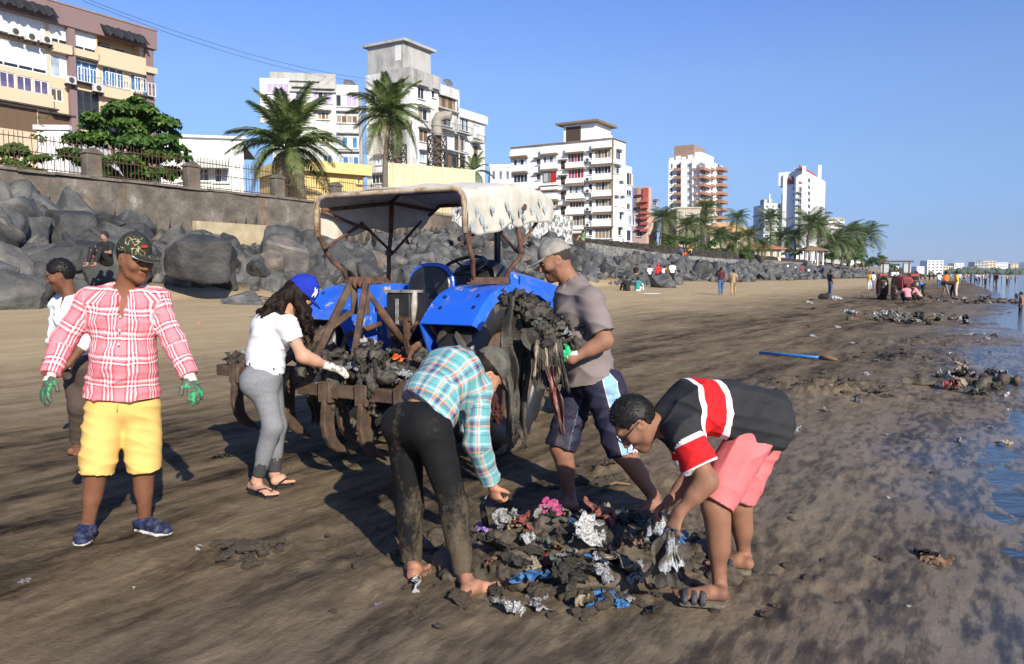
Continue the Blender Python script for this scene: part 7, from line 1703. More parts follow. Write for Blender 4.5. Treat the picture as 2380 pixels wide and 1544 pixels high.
for q in 'lr':
 h, tt = J['heel_' + q], J['toe_' + q]; S = Sdf(.006); S.ecap(h + nrm(tt - h) * .03 + Z3 * .004, tt - nrm(tt - h) * .03 + Z3 * .004, (.046, .012), (.05, .012), xd=np.cross(nrm(tt - h), Z3), k=.01); p.part('sandal', S, leather('blue_grey_rubber', (0.10, 0.11, 0.15)))
J = dict(head=P(694, 690, 5.50), hf=(.66, .22, -.66), hu=(.62, .15, .76), neck=P(657, 738, 5.50), pel=P(613, 876, 5.46), sh_r=P(668, 757, 5.36), sh_l=P(664, 748, 5.68), el_r=P(703, 828, 5.33), wr_r=P(765, 852, 5.46), el_l=P(704, 825, 5.72), wr_l=P(755, 853, 5.74),
         hip_r=P(610, 892, 5.38), hip_l=P(624, 892, 5.56), kn_r=P(634, 992, 5.34), kn_l=P(643, 990, 5.6), an_r=P(597, 1118, 5.40), an_l=P(637, 1106, 5.64), heel_r=G(580, 1144), toe_r=G(639, 1162), heel_l=G(630, 1137), toe_l=G(683, 1127), bow=(-.045, 0, .03))
p = Person('woman in white T-shirt, grey leggings and blue cap sorting rubbish at the cultivator', J, None, 1, skinm('skin_fair', (0.50, 0.275, 0.185)), .95)
hr_ = P(812, 868, 5.52) - J['wr_r']; hl_ = P(800, 866, 5.8) - J['wr_l']
S = Sdf(.0075); p.torso(S, -.006, bust=.1); p.seat(S, -.006)
for q in 'lr':
 p.leg(S, q, (.078, .05, .034)); p.arm(S, q, r=(.048, .041, .026)); p.foot(S, q, lift=.022)
p.headp(S); p.hand(S, 'r', hr_, (0, .3, -1), (.2, .9, .2), .25); p.hand(S, 'l', hl_, (0, -.3, -1), (.2, -.9, .2), .25); S.build('body', p.skin, p.root, p.org, 1, None, None, p.tints(0, .2));
m, t, b = _new('printed_tee'); c = coord(t, 'Object'); v = t.nodes.new('ShaderNodeTexVoronoi'); v.inputs['Scale'].default_value = 11; v.inputs['Randomness'].default_value = .8; t.links.new(coord(t, 'Object', (1, 1, .8)), v.inputs['Vector'])
dot = ramp(t, v.outputs['Distance'], [(.0, (1, 1, 1)), (.10, (1, 1, 1)), (.125, (0, 0, 0))]); keep = ramp(t, tex(t, v.outputs['Position'], 3.1, 0, .5), [(.56, (0, 0, 0)), (.58, (1, 1, 1))]); dot = mixc(t, 1, dot, keep, 'MULTIPLY')
base = mixc(t, ramp(t, tex(t, c, 5, 3, .5), [(.62, (0, 0, 0)), (.72, (.25,) * 3)]), (0.80, 0.80, 0.82), (0.72, 0.45, 0.55)); col = mixc(t, dot, base, (0.06, 0.065, 0.075)); setc(t, b.inputs['Base Color'], col); b.inputs['Roughness'].default_value = .85; b.inputs['Specular IOR Level'].default_value = .2; bump(t, b, tex(t, c, 26, 4, .6), .2, .004)
S = Sdf(.008); p.torso(S, .017, bust=.12); S.ecap(p.waist, J['pel'] + p.up * .03, (.142, .118), (.16, .128), xd=p.rt, k=.05, flat1=True)
for q in 'lr': p.arm(S, q, 0, .5, (.058, .052, .05), .012, .035, True)
S.cut(J['pel'] + p.up * .032, nrm(-p.up - p.fw * .12)); p.part('t_shirt', S, m, wrinkle(.0075, 8, (1, 1, 1.4), 41))
m, t, b = _new('grey_leggings'); g_ = t.nodes.new('ShaderNodeNewGeometry').outputs['Position']; sp_ = t.nodes.new('ShaderNodeSeparateXYZ'); t.links.new(g_, sp_.inputs[0]); n = tex(t, coord(t, 'Object', (1, 1, .55)), 15, 6, .65)
wet_ = math_(t, 'ADD', math_(t, 'MULTIPLY', n, .5), math_(t, 'MULTIPLY', sp_.outputs[2], -.95)); fac = ramp(t, wet_, [(0.0, (0, 0, 0)), (.035, (0, 0, 0)), (.06, (1, 1, 1))])
base = ramp(t, tex(t, coord(t, 'Object'), 90, 4, .7), [(.3, (0.155, 0.16, 0.175)), (.7, (0.235, 0.24, 0.255))]); setc(t, b.inputs['Base Color'], mixc(t, fac, base, (0.05, 0.05, 0.055))); b.inputs['Roughness'].default_value = .85; b.inputs['Specular IOR Level'].default_value = .2
S = Sdf(.0075); p.seat(S, .005, hipw=.108); S.ecap(J['pel'] + p.up * .07, J['pel'], (.138, .105), (.155, .115), xd=p.rt, k=.05)
for q in 'lr': p.leg(S, q, (.092, .058, .039), 0, 1.90, .004, .05, True)
p.part('leggings', S, m, wrinkle(.0016, 12, (1, 1, 1.6), 42))
M_FLIP = leather('black_rubber', (0.012, 0.012, 0.013), .55)
for q in 'lr':
 h, tt = J['heel_' + q], J['toe_' + q]; d = nrm(tt - h); sd = np.cross(d, Z3); S = Sdf(.005)
 S.ecap(h + d * .03 + Z3 * .012, tt - d * .04 + Z3 * .012, (.04, .013), (.047, .013), xd=sd, k=.01); o = p.part('flip_flop', S, M_FLIP)
 a_ = tt - d * .05 + sd * (.012 if q == 'l' else -.012) + Z3 * .045
 MB().tube([a_, a_ - d * .03 + sd * .03 + Z3 * .022, a_ - d * .09 + sd * .052 + Z3 * .006, a_ - d * .12 + sd * .046 - Z3 * .03], .0055, 6).tube([a_, a_ - d * .03 - sd * .028 + Z3 * .022, a_ - d * .09 - sd * .05 + Z3 * .006, a_ - d * .12 - sd * .044 - Z3 * .03], .0055, 6).build('strap', M_FLIP, o, True, off=p.org)
M_GLW = mt('glove_dirty_white', [(0.16, 0.14, 0.11), (0.62, 0.60, 0.56)], 22, .85, .3, pos=[.38, .52]); glove(p, 'r', hr_, (0, .3, -1), (.2, .9, .2), .25, M_GLW, M_GLW); glove(p, 'l', hl_, (0, -.3, -1), (.2, -.9, .2), .25, M_GLW, M_GLW)
M_CAPB = clothm('cap_blue', (0.012, 0.030, 0.32), .15, 8); co, cb_ = p.cap(M_CAPB, None, None, .15, brim=.085, droop=.02)
f, u, r = p.hf, p.hu, p.hr
def on_cap(a, h):
 x = math.sin(a) * .0895; y = math.cos(a) * .1115; k = math.sqrt(max(0, 1 - (h / .132) ** 2)); return cb_ + r * x * k + f * y * k + u * h
def stroke(pts, w, mat, par): MB().tube([on_cap(a, h) for a, h in pts], w, 6).build('cap_letter', mat, par, True, off=p.org)
M_LTR = mt('embroidery_white', (0.78, 0.78, 0.76), 40, .8, .2); a0 = .80
for pts in ([(a0 - .20, .028), (a0 - .20, .072)], [(a0 - .20, .072), (a0 + .02, .03)], [(a0 + .02, .03), (a0 + .02, .076)], [(a0 - .12, .084), (a0 + .05, .056)], [(a0 + .20, .082), (a0 + .05, .056)], [(a0 + .05, .056), (a0 + .06, .018)]): stroke(pts, .0042, M_LTR, co)
MB().lathe([(.001, .003), (.016, .003), (.016, 0)], cb_ + f * .135 + r * .035 + u * .006, nrm(u + f * .2), 14).build('visor_sticker', mt('sticker_dark', (0.03, .03, .035), 6, .3, 0), co, off=p.org)
rs = np.random.RandomState(2); S = Sdf(.0062); hc = J['head']; S.ell(hc + u * .02 - f * .02, (.088, .105, .10), r, f, u, k=.02)
strands = MB()
def wave_lock(a, b_, c_, rad, seed, S=None, thin=False):
 rs_ = np.random.RandomState(seed); pts = []; n = 12
 for i in range(n + 1):
  t_ = i / n; q_ = a * (1 - t_) ** 2 + 2 * b_ * t_ * (1 - t_) + c_ * t_ ** 2; w = .016 * t_ * (1.4 if thin else 1); ph = rs_.uniform(0, .4) + seed; pts.append(q_ + np.array([math.sin(t_ * 16 + ph), math.cos(t_ * 14 + ph), .3 * math.sin(t_ * 18 + ph)]) * w)
 rr = [rad * (1 - .7 * (i / n) ** 2) for i in range(n + 1)]
 if thin: strands.tube(pts, [max(.0012, x) for x in rr], 4)
 else: S.chain(pts, rr, .012)
for i in range(26):      # falling forward past the face, down the near side
 a = hc + r * rs.uniform(-.05, .09) + f * rs.uniform(-.06, .07) - u * rs.uniform(-.01, .06); e = P(rs.uniform(690, 728), rs.uniform(745, 805), 5.44 + rs.uniform(-.1, .14)); wave_lock(a, (a + e) / 2 + r * .05 + np.array([.03, 0, .03]), e, rs.uniform(.014, .024), i, S);
 wave_lock(a, (a + e) / 2 + r * .06, e + rs.normal(size=3) * .03, .003, i + 70, None, True)
for i in range(16):
 a = hc - f * rs.uniform(.04, .11) + r * rs.uniform(-.05, .08) - u * rs.uniform(.0, .07); e = P(rs.uniform(640, 675), rs.uniform(738, 765), 5.42 + rs.uniform(-.08, .2)); wave_lock(a, (a + e) / 2 + np.array([-.03, 0, .03]), e, rs.uniform(.016, .026), i + 400, S)
for i in range(26):      # swept over the shoulder and back
 a = hc - f * rs.uniform(.02, .10) + r * rs.uniform(-.06, .07) - u * rs.uniform(-.02, .07); e = P(rs.uniform(592, 640), rs.uniform(722, 768), 5.46 + rs.uniform(-.12, .14)); wave_lock(a, (a + e) / 2 + np.array([-.01, 0, .05]), e, rs.uniform(.015, .026), i + 200, S)
 wave_lock(a, (a + e) / 2 + np.array([0, 0, .05]), e + rs.normal(size=3) * np.array([.04, .03, .035]), .003, i + 270, None, True)
M_HAIRB = mt('dark_brown_hair', [(0.007, 0.0045, 0.0035), (0.022, 0.013, 0.009)], 70, .6, .3, 120, .002, spec=.12)
hh = S.build('hair', M_HAIRB, p.root, p.org, 1, lambda V, N: .006 * vn(V * np.array([60, 60, 16.]), 5)); strands.build('loose_strands', M_HAIRB, hh, True, off=p.org)
J = dict(head=P(1128, 868, 4.26), hf=(.55, .28, -.79), hu=(.78, .25, .55), neck=P(1090, 872, 4.16), pel=P(972, 990, 3.86), sh_r=P(1112, 908, 4.02), sh_l=P(1060, 872, 4.36), el_r=P(1108, 1030, 3.97), wr_r=P(1143, 1128, 4.05), el_l=P(1090, 965, 4.5), wr_l=P(1115, 1050, 4.52),
         hip_l=P(941, 1002, 3.93), hip_r=P(1008, 1012, 3.80), kn_l=P(952, 1172, 3.97), kn_r=P(1056, 1178, 3.81), an_l=P(957, 1314, 3.98), an_r=P(1080, 1342, 3.80), heel_l=G(955, 1356), toe_l=G(985, 1318), heel_r=G(1070, 1390), toe_r=G(1170, 1367), bow=(-.02, -.03, .085))
p = Person('woman in turquoise checked shirt and muddy black leggings bending over the rubbish heap', J, None, 1, skinm('skin_olive', (0.46, 0.225, 0.14), .7), .97)
hr_ = P(1162, 1186, 4.08) - J['wr_r']
S = Sdf(.0075); p.torso(S, -.010); p.seat(S, -.024, hipw=.09)
for q in 'lr':
 p.leg(S, q, (.076, .052, .034)); p.arm(S, q, r=(.046, .038, .025)); p.foot(S, q)
p.headp(S); p.hand(S, 'r', hr_, (.5, .6, -.2), (.75, -.6, .1), .75); p.hand(S, 'l', (.2, .1, -.9), (-.5, -.4, 0), (.5, .5, 0), .6); S.build('body', p.skin, p.root, p.org, 1, None, None, p.tints(0, .8)); p.eyes()
te, wh, og, sl_c = (0.125, 0.37, 0.39), (0.52, 0.56, 0.57), (0.85, 0.22, 0.02), (0.085, 0.06, 0.15)
M_TPL = plaidm('turquoise_plaid', .115, [(0, te), (.26, wh), (.34, og), (.40, wh), (.44, te), (.52, sl_c), (.66, te), (.74, wh), (.80, og), (.86, te)], [(0, te), (.20, wh), (.30, te), (.38, sl_c), (.54, og), (.60, te), (.72, wh), (.80, te), (.9, sl_c), (.93, te)])
cl = cyl_uv([(J['pel'] - p.up * .1, p.waist, -p.fw, .15, 0), (p.waist, J['neck'], -p.fw, .15, .30), (J['sh_r'], J['el_r'], p.rt, .06, .03), (J['el_r'], J['wr_r'], p.rt, .055, .33), (J['sh_l'], J['el_l'], -p.rt, .06, .03), (J['el_l'], J['wr_l'], -p.rt, .055, .33)])
S = Sdf(.008); p.torso(S, .024); S.ecap(p.waist, J['pel'] + p.up * .055, (.15, .125), (.172, .135), xd=p.rt, k=.05, flat1=True)
S.ecap(p.chest - p.fw * -.03, p.chest + p.fw * .05 - Z3 * .06, .11, .09, k=.06)
for q in 'lr': p.arm(S, q, 0, 1.93, (.060, .058, .048), .012, .035, True)
S.cut(J['pel'] + p.up * .06 , nrm(-p.up - p.rt * .28)); sh = p.part('shirt', S, M_TPL, wrinkle(.009, 8.5, (1.2, 1, 1), 51), cl)
S = Sdf(.008); S.ecap(J['pel'] + p.up * .045 - p.rt * .06, J['pel'] + p.up * .085 - p.rt * .03, (.135, .12), (.15, .125), xd=p.rt, k=.03, flat0=True, flat1=True)
m, t, b = _new('muddy_black_leggings'); c = coord(t, 'Object', (1, 1, .35)); sp_ = t.nodes.new('ShaderNodeSeparateXYZ'); t.links.new(t.nodes.new('ShaderNodeNewGeometry').outputs['Position'], sp_.inputs[0])
k_ = math_(t, 'ADD', math_(t, 'ADD', math_(t, 'MULTIPLY', tex(t, c, 7, 7, .68), .75), math_(t, 'MULTIPLY', tex(t, coord(t, 'Object'), 40, 5, .7), .3)), math_(t, 'MULTIPLY', sp_.outputs[2], -.20)); fac = ramp(t, k_, [(.42, (0, 0, 0)), (.56, (.75,) * 3)])
setc(t, b.inputs['Base Color'], mixc(t, fac, (0.0065, 0.0065, 0.007), (0.12, 0.092, 0.062))); b.inputs['Roughness'].default_value = .8; b.inputs['Specular IOR Level'].default_value = .25; bump(t, b, tex(t, coord(t, 'Object'), 40, 5, .65), .35, .005)
S = Sdf(.0075); p.seat(S, -.006, hipw=.098); S.ecap(J['pel'] + p.up * .075, J['pel'], (.132, .105), (.148, .112), xd=p.rt, k=.05)
for q in 'lr': p.leg(S, q, (.092, .062, .049), 0, 1.93, .004, .035, True)
p.part('leggings', S, m, wrinkle(.0028, 11, (1, 1, 1.7), 52))
m, t, b = _new('olive_cap'); c = coord(t, 'Object'); setc(t, b.inputs['Base Color'], ramp(t, tex(t, c, 20, 5, .6), [(.35, (0.055, 0.052, 0.042)), (.65, (0.115, 0.108, 0.088))])); b.inputs['Roughness'].default_value = .9; bump(t, b, tex(t, c, 40, 4, .6), .3, .004)
co, cb_ = p.cap(m, None, p.hf, .135, brim=.075, droop=.03)
p.short_hair(M_HAIRB, .03, .07, .010, .003); S = Sdf(.006); S2 = S; rs = np.random.RandomState(8)
strands = MB(); a = J['head'] - p.hf * .02 - p.hu * .055
for i in range(14):
 e = P(1155 + rs.normal() * 7, 975 + rs.normal() * 8, 4.2 + rs.normal() * .03); st_ = a + rs.normal(size=3) * .022 + p.hr * .05; wave_lock(st_, (st_ + e) / 2 + np.array([.03, -.01, .01]), e, .012, i + 500, S); wave_lock(st_, (st_ + e) / 2, e + rs.normal(size=3) * .02, .002, i + 560, None, True)
M_HAIRR = mt('auburn_hair', [(0.016, 0.006, 0.005), (0.07, 0.022, 0.016)], 70, .6, .3, 120, .002, spec=.12)
hh = S.build('ponytail', M_HAIRR, p.root, p.org, 1); strands.build('loose_strands', M_HAIRR, hh, True, off=p.org)
J = dict(head=P(1290, 607, 5.10), hf=(-.90, -.10, -.36), hu=(-.33, 0, .94), neck=P(1330, 655, 5.12), pel=P(1368, 882, 5.12), sh_l=P(1372, 700, 4.94), sh_r=P(1322, 698, 5.34), el_l=P(1408, 792, 4.86), wr_l=P(1328, 836, 4.84), el_r=P(1292, 775, 5.46), wr_r=P(1262, 738, 5.36),
         hip_l=P(1396, 905, 5.02), hip_r=P(1345, 905, 5.22), kn_l=P(1446, 1052, 4.98), kn_r=P(1302, 1040, 5.14), an_l=P(1522, 1158, 5.06), an_r=P(1326, 1152, 5.20), heel_l=G(1540, 1186), toe_l=G(1462, 1190), heel_r=G(1346, 1188), toe_r=G(1252, 1183))
p = Person('bearded man in grey shirt, navy shorts and faded cap carrying an armful of muddy rags', J, None, 1, skinm('skin_tan', (0.27, 0.132, 0.083)), 1.06)
hl_ = P(1288, 822, 4.88) - J['wr_l']; hr_ = P(1238, 716, 5.25) - J['wr_r']
p.body({'l': (hl_, (-.1, .9, .2), (-.3, 0, .9), .45), 'r': (hr_, (-.2, -.8, .2), (-.3, 0, .9), .45)}, beard=.8, mud=.6, legr=(.088, .058, .037)); p.eyes(); p.short_hair(mt('shaven_hair', (0.035, 0.022, 0.018), 90, .8, .4, 200), .01, .045, .0035, .001)
M_GSH = clothm('grey_shirt', (0.20, 0.165, 0.158), .12, 6); S = Sdf(.0085); p.torso(S, .030, belly=.04); S.ecap(p.waist, J['pel'] - p.up * .02, (.165, .15), (.20, .175), xd=p.rt, k=.05, flat1=True)
for q in 'lr': p.arm(S, q, 0, .82, (.068, .064, .06), .014, .04, True)
S.cut(J['pel'] - p.up * .015, nrm(-p.up - p.fw * .05)); S.ell(J['neck'] + p.up * .035 + p.fw * .02, (.078, .075, .07), p.rt, p.fw, p.up, k=.01, op='s')
sh = p.part('shirt', S, M_GSH, wrinkle(.013, 7.5, (1, 1, 1.3), 61)); p.collar(M_GSH, .06, .028, .078)
mb = MB(); c = p.chest - p.rt * .10 + p.fw * .128 - p.up * .02; mb.box((0, 0, 0), (.12, .012, .012), M=np.stack([nrm(p.rt - p.fw * .55), nrm(p.fw + p.rt * -.5), p.up], 1)); mb.build('zip_pocket', M_FRD, sh, off=p.org - c)
m, t, b = _new('navy_shorts'); a = t.nodes.new('ShaderNodeAttribute'); a.attribute_name = 'cloth'; s_ = t.nodes.new('ShaderNodeSeparateXYZ'); t.links.new(a.outputs['Vector'], s_.inputs[0])
f_ = math_(t, 'ADD', math_(t, 'MULTIPLY', s_.outputs[0], 2.0), .5); nv_ = (0.012, 0.012, 0.035); col = ramp(t, f_, [(0, nv_), (.385, (.6, .6, .6)), (.396, (0.23, 0.42, 0.66)), (.585, (.6, .6, .6)), (.596, nv_)], 'CONSTANT')
mud_ = ramp(t, tex(t, coord(t, 'Object'), 7, 6, .7), [(.58, (0, 0, 0)), (.66, (.5,) * 3)]); setc(t, b.inputs['Base Color'], mixc(t, mud_, col, MUDC)); b.inputs['Roughness'].default_value = .75; bump(t, b, tex(t, coord(t, 'Object'), 30, 4, .6), .2, .004)
S = Sdf(.0085); p.seat(S, .010)
for q in 'lr': p.leg(S, q, (.108, .098, .1), 0, 1.03, .008, .035, True)
o_l = nrm(np.array([.30, -1, 0])); cl = cyl_uv([(J['hip_l'] + Z3 * .12, J['kn_l'], o_l, .115, 0), (J['hip_r'] + Z3 * .12, J['kn_r'], nrm(np.array([-.5, 1, 0])), .115, 0)])
so_ = p.part('shorts', S, m, wrinkle(.009, 7, (1, 1, .8), 62), cl)
mb = MB(); z_ = lambda a_, c_: mb.bar((a_[0], a_[1], 0), (c_[0], c_[1], 0), .006, .003, (0, 0, 1))
for a_, c_ in (((0, 0), (0, .04)), ((0, .04), (.018, .036)), ((.018, .036), (.018, .024)), ((.018, .022), (0, .02)), ((.018, .022), (.022, .004)), ((.022, .004), (0, 0)), ((.032, 0), (.044, .04)), ((.044, .04), (.056, 0)), ((.037, .014), (.051, .014))): z_(a_, c_)
to = mb.build('shorts_letters', M_FRW, so_)
kx = nrm(np.array([.95, .2, -.15])); kn = nrm(np.array([.15, -1, .1])); ky = np.cross(kn, kx); pl = J['hip_l'] + (J['kn_l'] - J['hip_l']) * .93 + o_l * .118 - p.org
to.matrix_local = Matrix(((kx[0], ky[0], kn[0], pl[0]), (kx[1], ky[1], kn[1], pl[1]), (kx[2], ky[2], kn[2], pl[2]), (0, 0, 0, 1)))
M_CAPG = mt('faded_cap', [(0.12, 0.11, 0.095), (0.31, 0.285, 0.255)], 14, .9, .3, 60, .003); co, cb_ = p.cap(M_CAPG, None, None, .118, brim=.095, droop=.045); f, u, r = p.hf, p.hu, p.hr
MB().tube([cb_ - f * (.108 * math.cos(a)) + r * (.088 * math.sin(a)) + u * .006 for a in np.linspace(-.9, .9, 15)], .009, 6).build('cap_strap', M_CAPG, co, True, off=p.org)
glove(p, 'l', hl_, (-.1, .9, .2), (-.3, 0, .9), .45, MG if False else mt('glove_bright_green', [(0.10, 0.10, 0.08), (0.02, 0.38, 0.13), (0.03, 0.50, 0.20)], 16, .5, .3, pos=[.36, .48, .6]), MC); glove(p, 'r', hr_, (-.2, -.8, .2), (-.3, 0, .9), .45, MATS['glove_bright_green'], MC)
J = dict(head=P(1478, 985, 3.70), hf=(-.62, -.08, -.78), hu=(-.76, .05, .62), neck=P(1535, 985, 3.73), pel=P(1762, 985, 3.82), sh_l=P(1592, 1012, 3.57), sh_r=P(1575, 995, 3.92), el_l=P(1646, 1116, 3.50), wr_l=P(1580, 1190, 3.50), el_r=P(1612, 1108, 3.90), wr_r=P(1556, 1164, 3.84),
         hip_l=P(1752, 1005, 3.72), hip_r=P(1778, 1000, 3.95), kn_l=P(1660, 1176, 3.62), kn_r=P(1712, 1162, 3.96), an_l=P(1674, 1374, 3.63), an_r=P(1732, 1303, 3.99), heel_l=G(1694, 1414), toe_l=G(1560, 1402), heel_r=G(1752, 1340), toe_r=G(1640, 1322), bow=(.03, 0, .07))
p = Person('man in dark polo shirt with red chest band and pink shorts stooping for plastic', J, None, 1, skinm('skin_medium', (0.245, 0.120, 0.074), .35), 1.03)
hl_ = P(1562, 1232, 3.48) - J['wr_l']; hr_ = P(1528, 1186, 3.82) - J['wr_r']
S = Sdf(.0075); p.torso(S, -.006); p.seat(S, -.006)
for q in 'lr':
 p.leg(S, q, (.085, .054, .031)); p.arm(S, q, r=(.047, .038, .026)); p.foot(S, q, lift=.03)
p.headp(S); p.hand(S, 'l', hl_, (.7, .5, .1), (-.6, .7, 0), .8); p.hand(S, 'r', hr_, (.6, -.6, .1), (-.5, -.7, 0), .7); S.build('body', p.skin, p.root, p.org, 1, None, None, p.tints(.25, .7)); p.eyes(); p.short_hair(None, .05, .07, .012, .006, 40)
M_SPEC = M_BLACKP; f, u, r = p.hf, p.hu, p.hr; mb = MB(); c = J['head']
for q in (-1, 1):
 mb.tube([c + f * .112 + r * q * (.034 + .024 * math.cos(a)) + u * (.006 + .017 * math.sin(a)) for a in np.linspace(0, 2 * math.pi, 17)[:-1]], .003, 5, closed=True); mb.tube([c + f * .110 + r * q * .058 + u * .012, c + f * .06 + r * q * .080 + u * .012, c - f * .008 + r * q * .088 + u * .008], .003, 5)
mb.tube([c + f * .114 - r * .01 + u * .01, c + f * .114 + r * .01 + u * .01], .003, 5); p.add('glasses', mb, M_SPEC)
m, t, b = _new('striped_polo'); a = t.nodes.new('ShaderNodeAttribute'); a.attribute_name = 'cloth'; s_ = t.nodes.new('ShaderNodeSeparateXYZ'); t.links.new(a.outputs['Vector'], s_.inputs[0]); ch = (0.030, 0.031, 0.034)
col = ramp(t, math_(t, 'MULTIPLY', s_.outputs[1], 2.0), [(0, ch), (.235, (.74, .73, .72)), (.285, (.60, .018, .022)), (.50, (.74, .73, .72)), (.56, ch)], 'CONSTANT'); n = tex(t, coord(t, 'Object'), 9, 5, .6)
setc(t, b.inputs['Base Color'], mixc(t, 1.0, col, ramp(t, n, [(.3, (.85,) * 3), (.7, (1.1,) * 3)]), 'MULTIPLY')); b.inputs['Roughness'].default_value = .9; b.inputs['Specular IOR Level'].default_value = .15; bump(t, b, tex(t, coord(t, 'Object'), 28, 4, .6), .2, .004)
LT = np.linalg.norm(J['neck'] - J['pel'])
def polo_uv(V):
 o = cyl_uv([(J['neck'], J['pel'], p.fw, .17, 0), (J['sh_l'], J['el_l'], p.rt, .062, .105), (J['sh_r'], J['el_r'], -p.rt, .062, .105)])(V)
 return o
S = Sdf(.008); p.torso(S, .026, belly=.02); S.ecap(p.waist, J['pel'] - p.up * .06, (.168, .15), (.208, .18), xd=p.rt, k=.05, flat1=True)
p.seat(S, .034); S.cut(P(1755, 1034, 3.74), (-.17, 0, -1))
for q in 'lr': p.arm(S, q, 0, .72, (.072, .066, .06), .014, .045, True)
p.part('polo_shirt', S, m, wrinkle(.010, 7.5, (1.3, 1, 1), 71), polo_uv);
M_CHAR = clothm('charcoal_collar', (0.03, .031, .034), .1); p.collar(M_CHAR, .05, .026, .076)
S = Sdf(.0085); p.seat(S, .008)
for q in 'lr': p.leg(S, q, (.108, .088, .09), 0, .98, .008, .035, True)
p.part('shorts', S, clothm('salmon_cotton', (0.62, 0.165, 0.17), .08, 6), wrinkle(.010, 7, (1, 1, .8), 72))
M_SAN = mt('muddy_sandal', [(0.06, 0.05, 0.04), (0.17, 0.135, 0.095)], 18, .85, .5, 50, .004); M_STR = leather('slate_strap', (0.032, 0.035, 0.04))
for q in 'lr':
 h, tt = J['heel_' + q], J['toe_' + q]; d = nrm(tt - h); sd = np.cross(d, Z3); S = Sdf(.0055); S.ecap(h + d * .03 + Z3 * .016, tt - d * .045 + Z3 * .016, (.043, .019), (.053, .017), xd=sd, k=.01); o = p.part('sandal', S, M_SAN, lambda V, N: .0035 * vn(V * 45, 4))
 L = np.linalg.norm(tt - h)
 for fr, wd in ((.76, .028), (.60, .03), (.45, .032)):
  S = Sdf(.005); c = h + d * L * fr + Z3 * .03; hh_ = .032 + .045 * (.8 - fr)
  pts = [c + sd * .052 * math.cos(a) + Z3 * (hh_ + .004) * math.sin(a) for a in np.linspace(-.15, math.pi + .15, 12)]
  for a_, b_ in zip(pts[:-1], pts[1:]): S.ecap(a_, b_, (wd * .5, .0045), (wd * .5, .0045), xd=d, k=.004)
  S.build('strap', M_STR, o, p.org, 1)
# ================================================================ rubbish: heap, bags, rags, far heaps, pole
def mudm(name, a, b_, c_, rough=.75):
 m, t, b = _new(name); c = coord(t, 'Object'); n = tex(t, c, 6, 8, .68); setc(t, b.inputs['Base Color'], ramp(t, n, [(.3, a), (.5, b_), (.7, c_)]))
 t.links.new(ramp(t, tex(t, c, 11, 5, .6), [(.4, (rough,) * 3), (.65, (rough * .5,) * 3)]), b.inputs['Roughness']); b.inputs['Specular IOR Level'].default_value = .35
 bump(t, b, math_(t, 'ADD', tex(t, c, 30, 7, .7), math_(t, 'MULTIPLY', tex(t, c, 90, 4, .7), .5)), .8, .012); return m
M_MUD = mudm('wet_mud', (0.030, 0.024, 0.018), (0.085, 0.066, 0.047), (0.145, 0.115, 0.084))
M_MUDR = mudm('muddy_rag', (0.016, 0.015, 0.014), (0.055, 0.049, 0.040), (0.12, 0.105, 0.085), .5)
def plasticm(name, col, mud=.5, rough=.28, lo=.5):
 if name in MATS: return MATS[name]
 m, t, b = _new(name); c = coord(t, 'Object'); n = tex(t, c, 13, 7, .7)
 oi_ = t.nodes.new('ShaderNodeObjectInfo'); nn_ = math_(t, 'ADD', n, math_(t, 'MULTIPLY', oi_.outputs['Random'], .07))
 g = ramp(t, nn_, [(lo, (0, 0, 0)), (lo + .12, (mud,) * 3)])
 setc(t, b.inputs['Base Color'], mixc(t, g, col, (0.085, 0.068, 0.05))); b.inputs['Roughness'].default_value = rough; b.inputs['Specular IOR Level'].default_value = .6
 bump(t, b, tex(t, c, 55, 5, .65), .5, .008); MATS[name] = m; return m
PL = dict(white=plasticm('plastic_white', (0.52, 0.53, 0.54), .95, lo=.47), silver=plasticm('plastic_silver', (0.34, 0.36, 0.39), .95, .24, lo=.46), blue=plasticm('plastic_blue', (0.015, 0.19, 0.50), .95, lo=.49), red=plasticm('plastic_red', (0.30, 0.025, 0.02), .95, lo=.48), pink=plasticm('plastic_pink', (0.45, 0.04, 0.18), .95, lo=.50), purple=plasticm('plastic_purple', (0.33, 0.22, 0.55), .8, lo=.6),
          tan=plasticm('rag_tan', (0.33, 0.27, 0.19), .8, .8), brown=plasticm('rag_brown', (0.22, 0.115, 0.06), .8, .8), olive=plasticm('rag_green', (0.075, 0.10, 0.075), .8, .6), black=plasticm('plastic_black', (0.012, 0.012, 0.013), .7, .3, lo=.55), orange=plasticm('plastic_orange', (0.75, 0.13, 0.02), .6, lo=.62), yellow=plasticm('plastic_yellow', (0.55, 0.47, 0.05), .6, lo=.6), green=plasticm('plastic_green', (0.03, 0.22, 0.07), .6, lo=.6), dblue=plasticm('plastic_deep_blue', (0.03, 0.05, 0.45), .6, lo=.6), mud=M_MUDR)
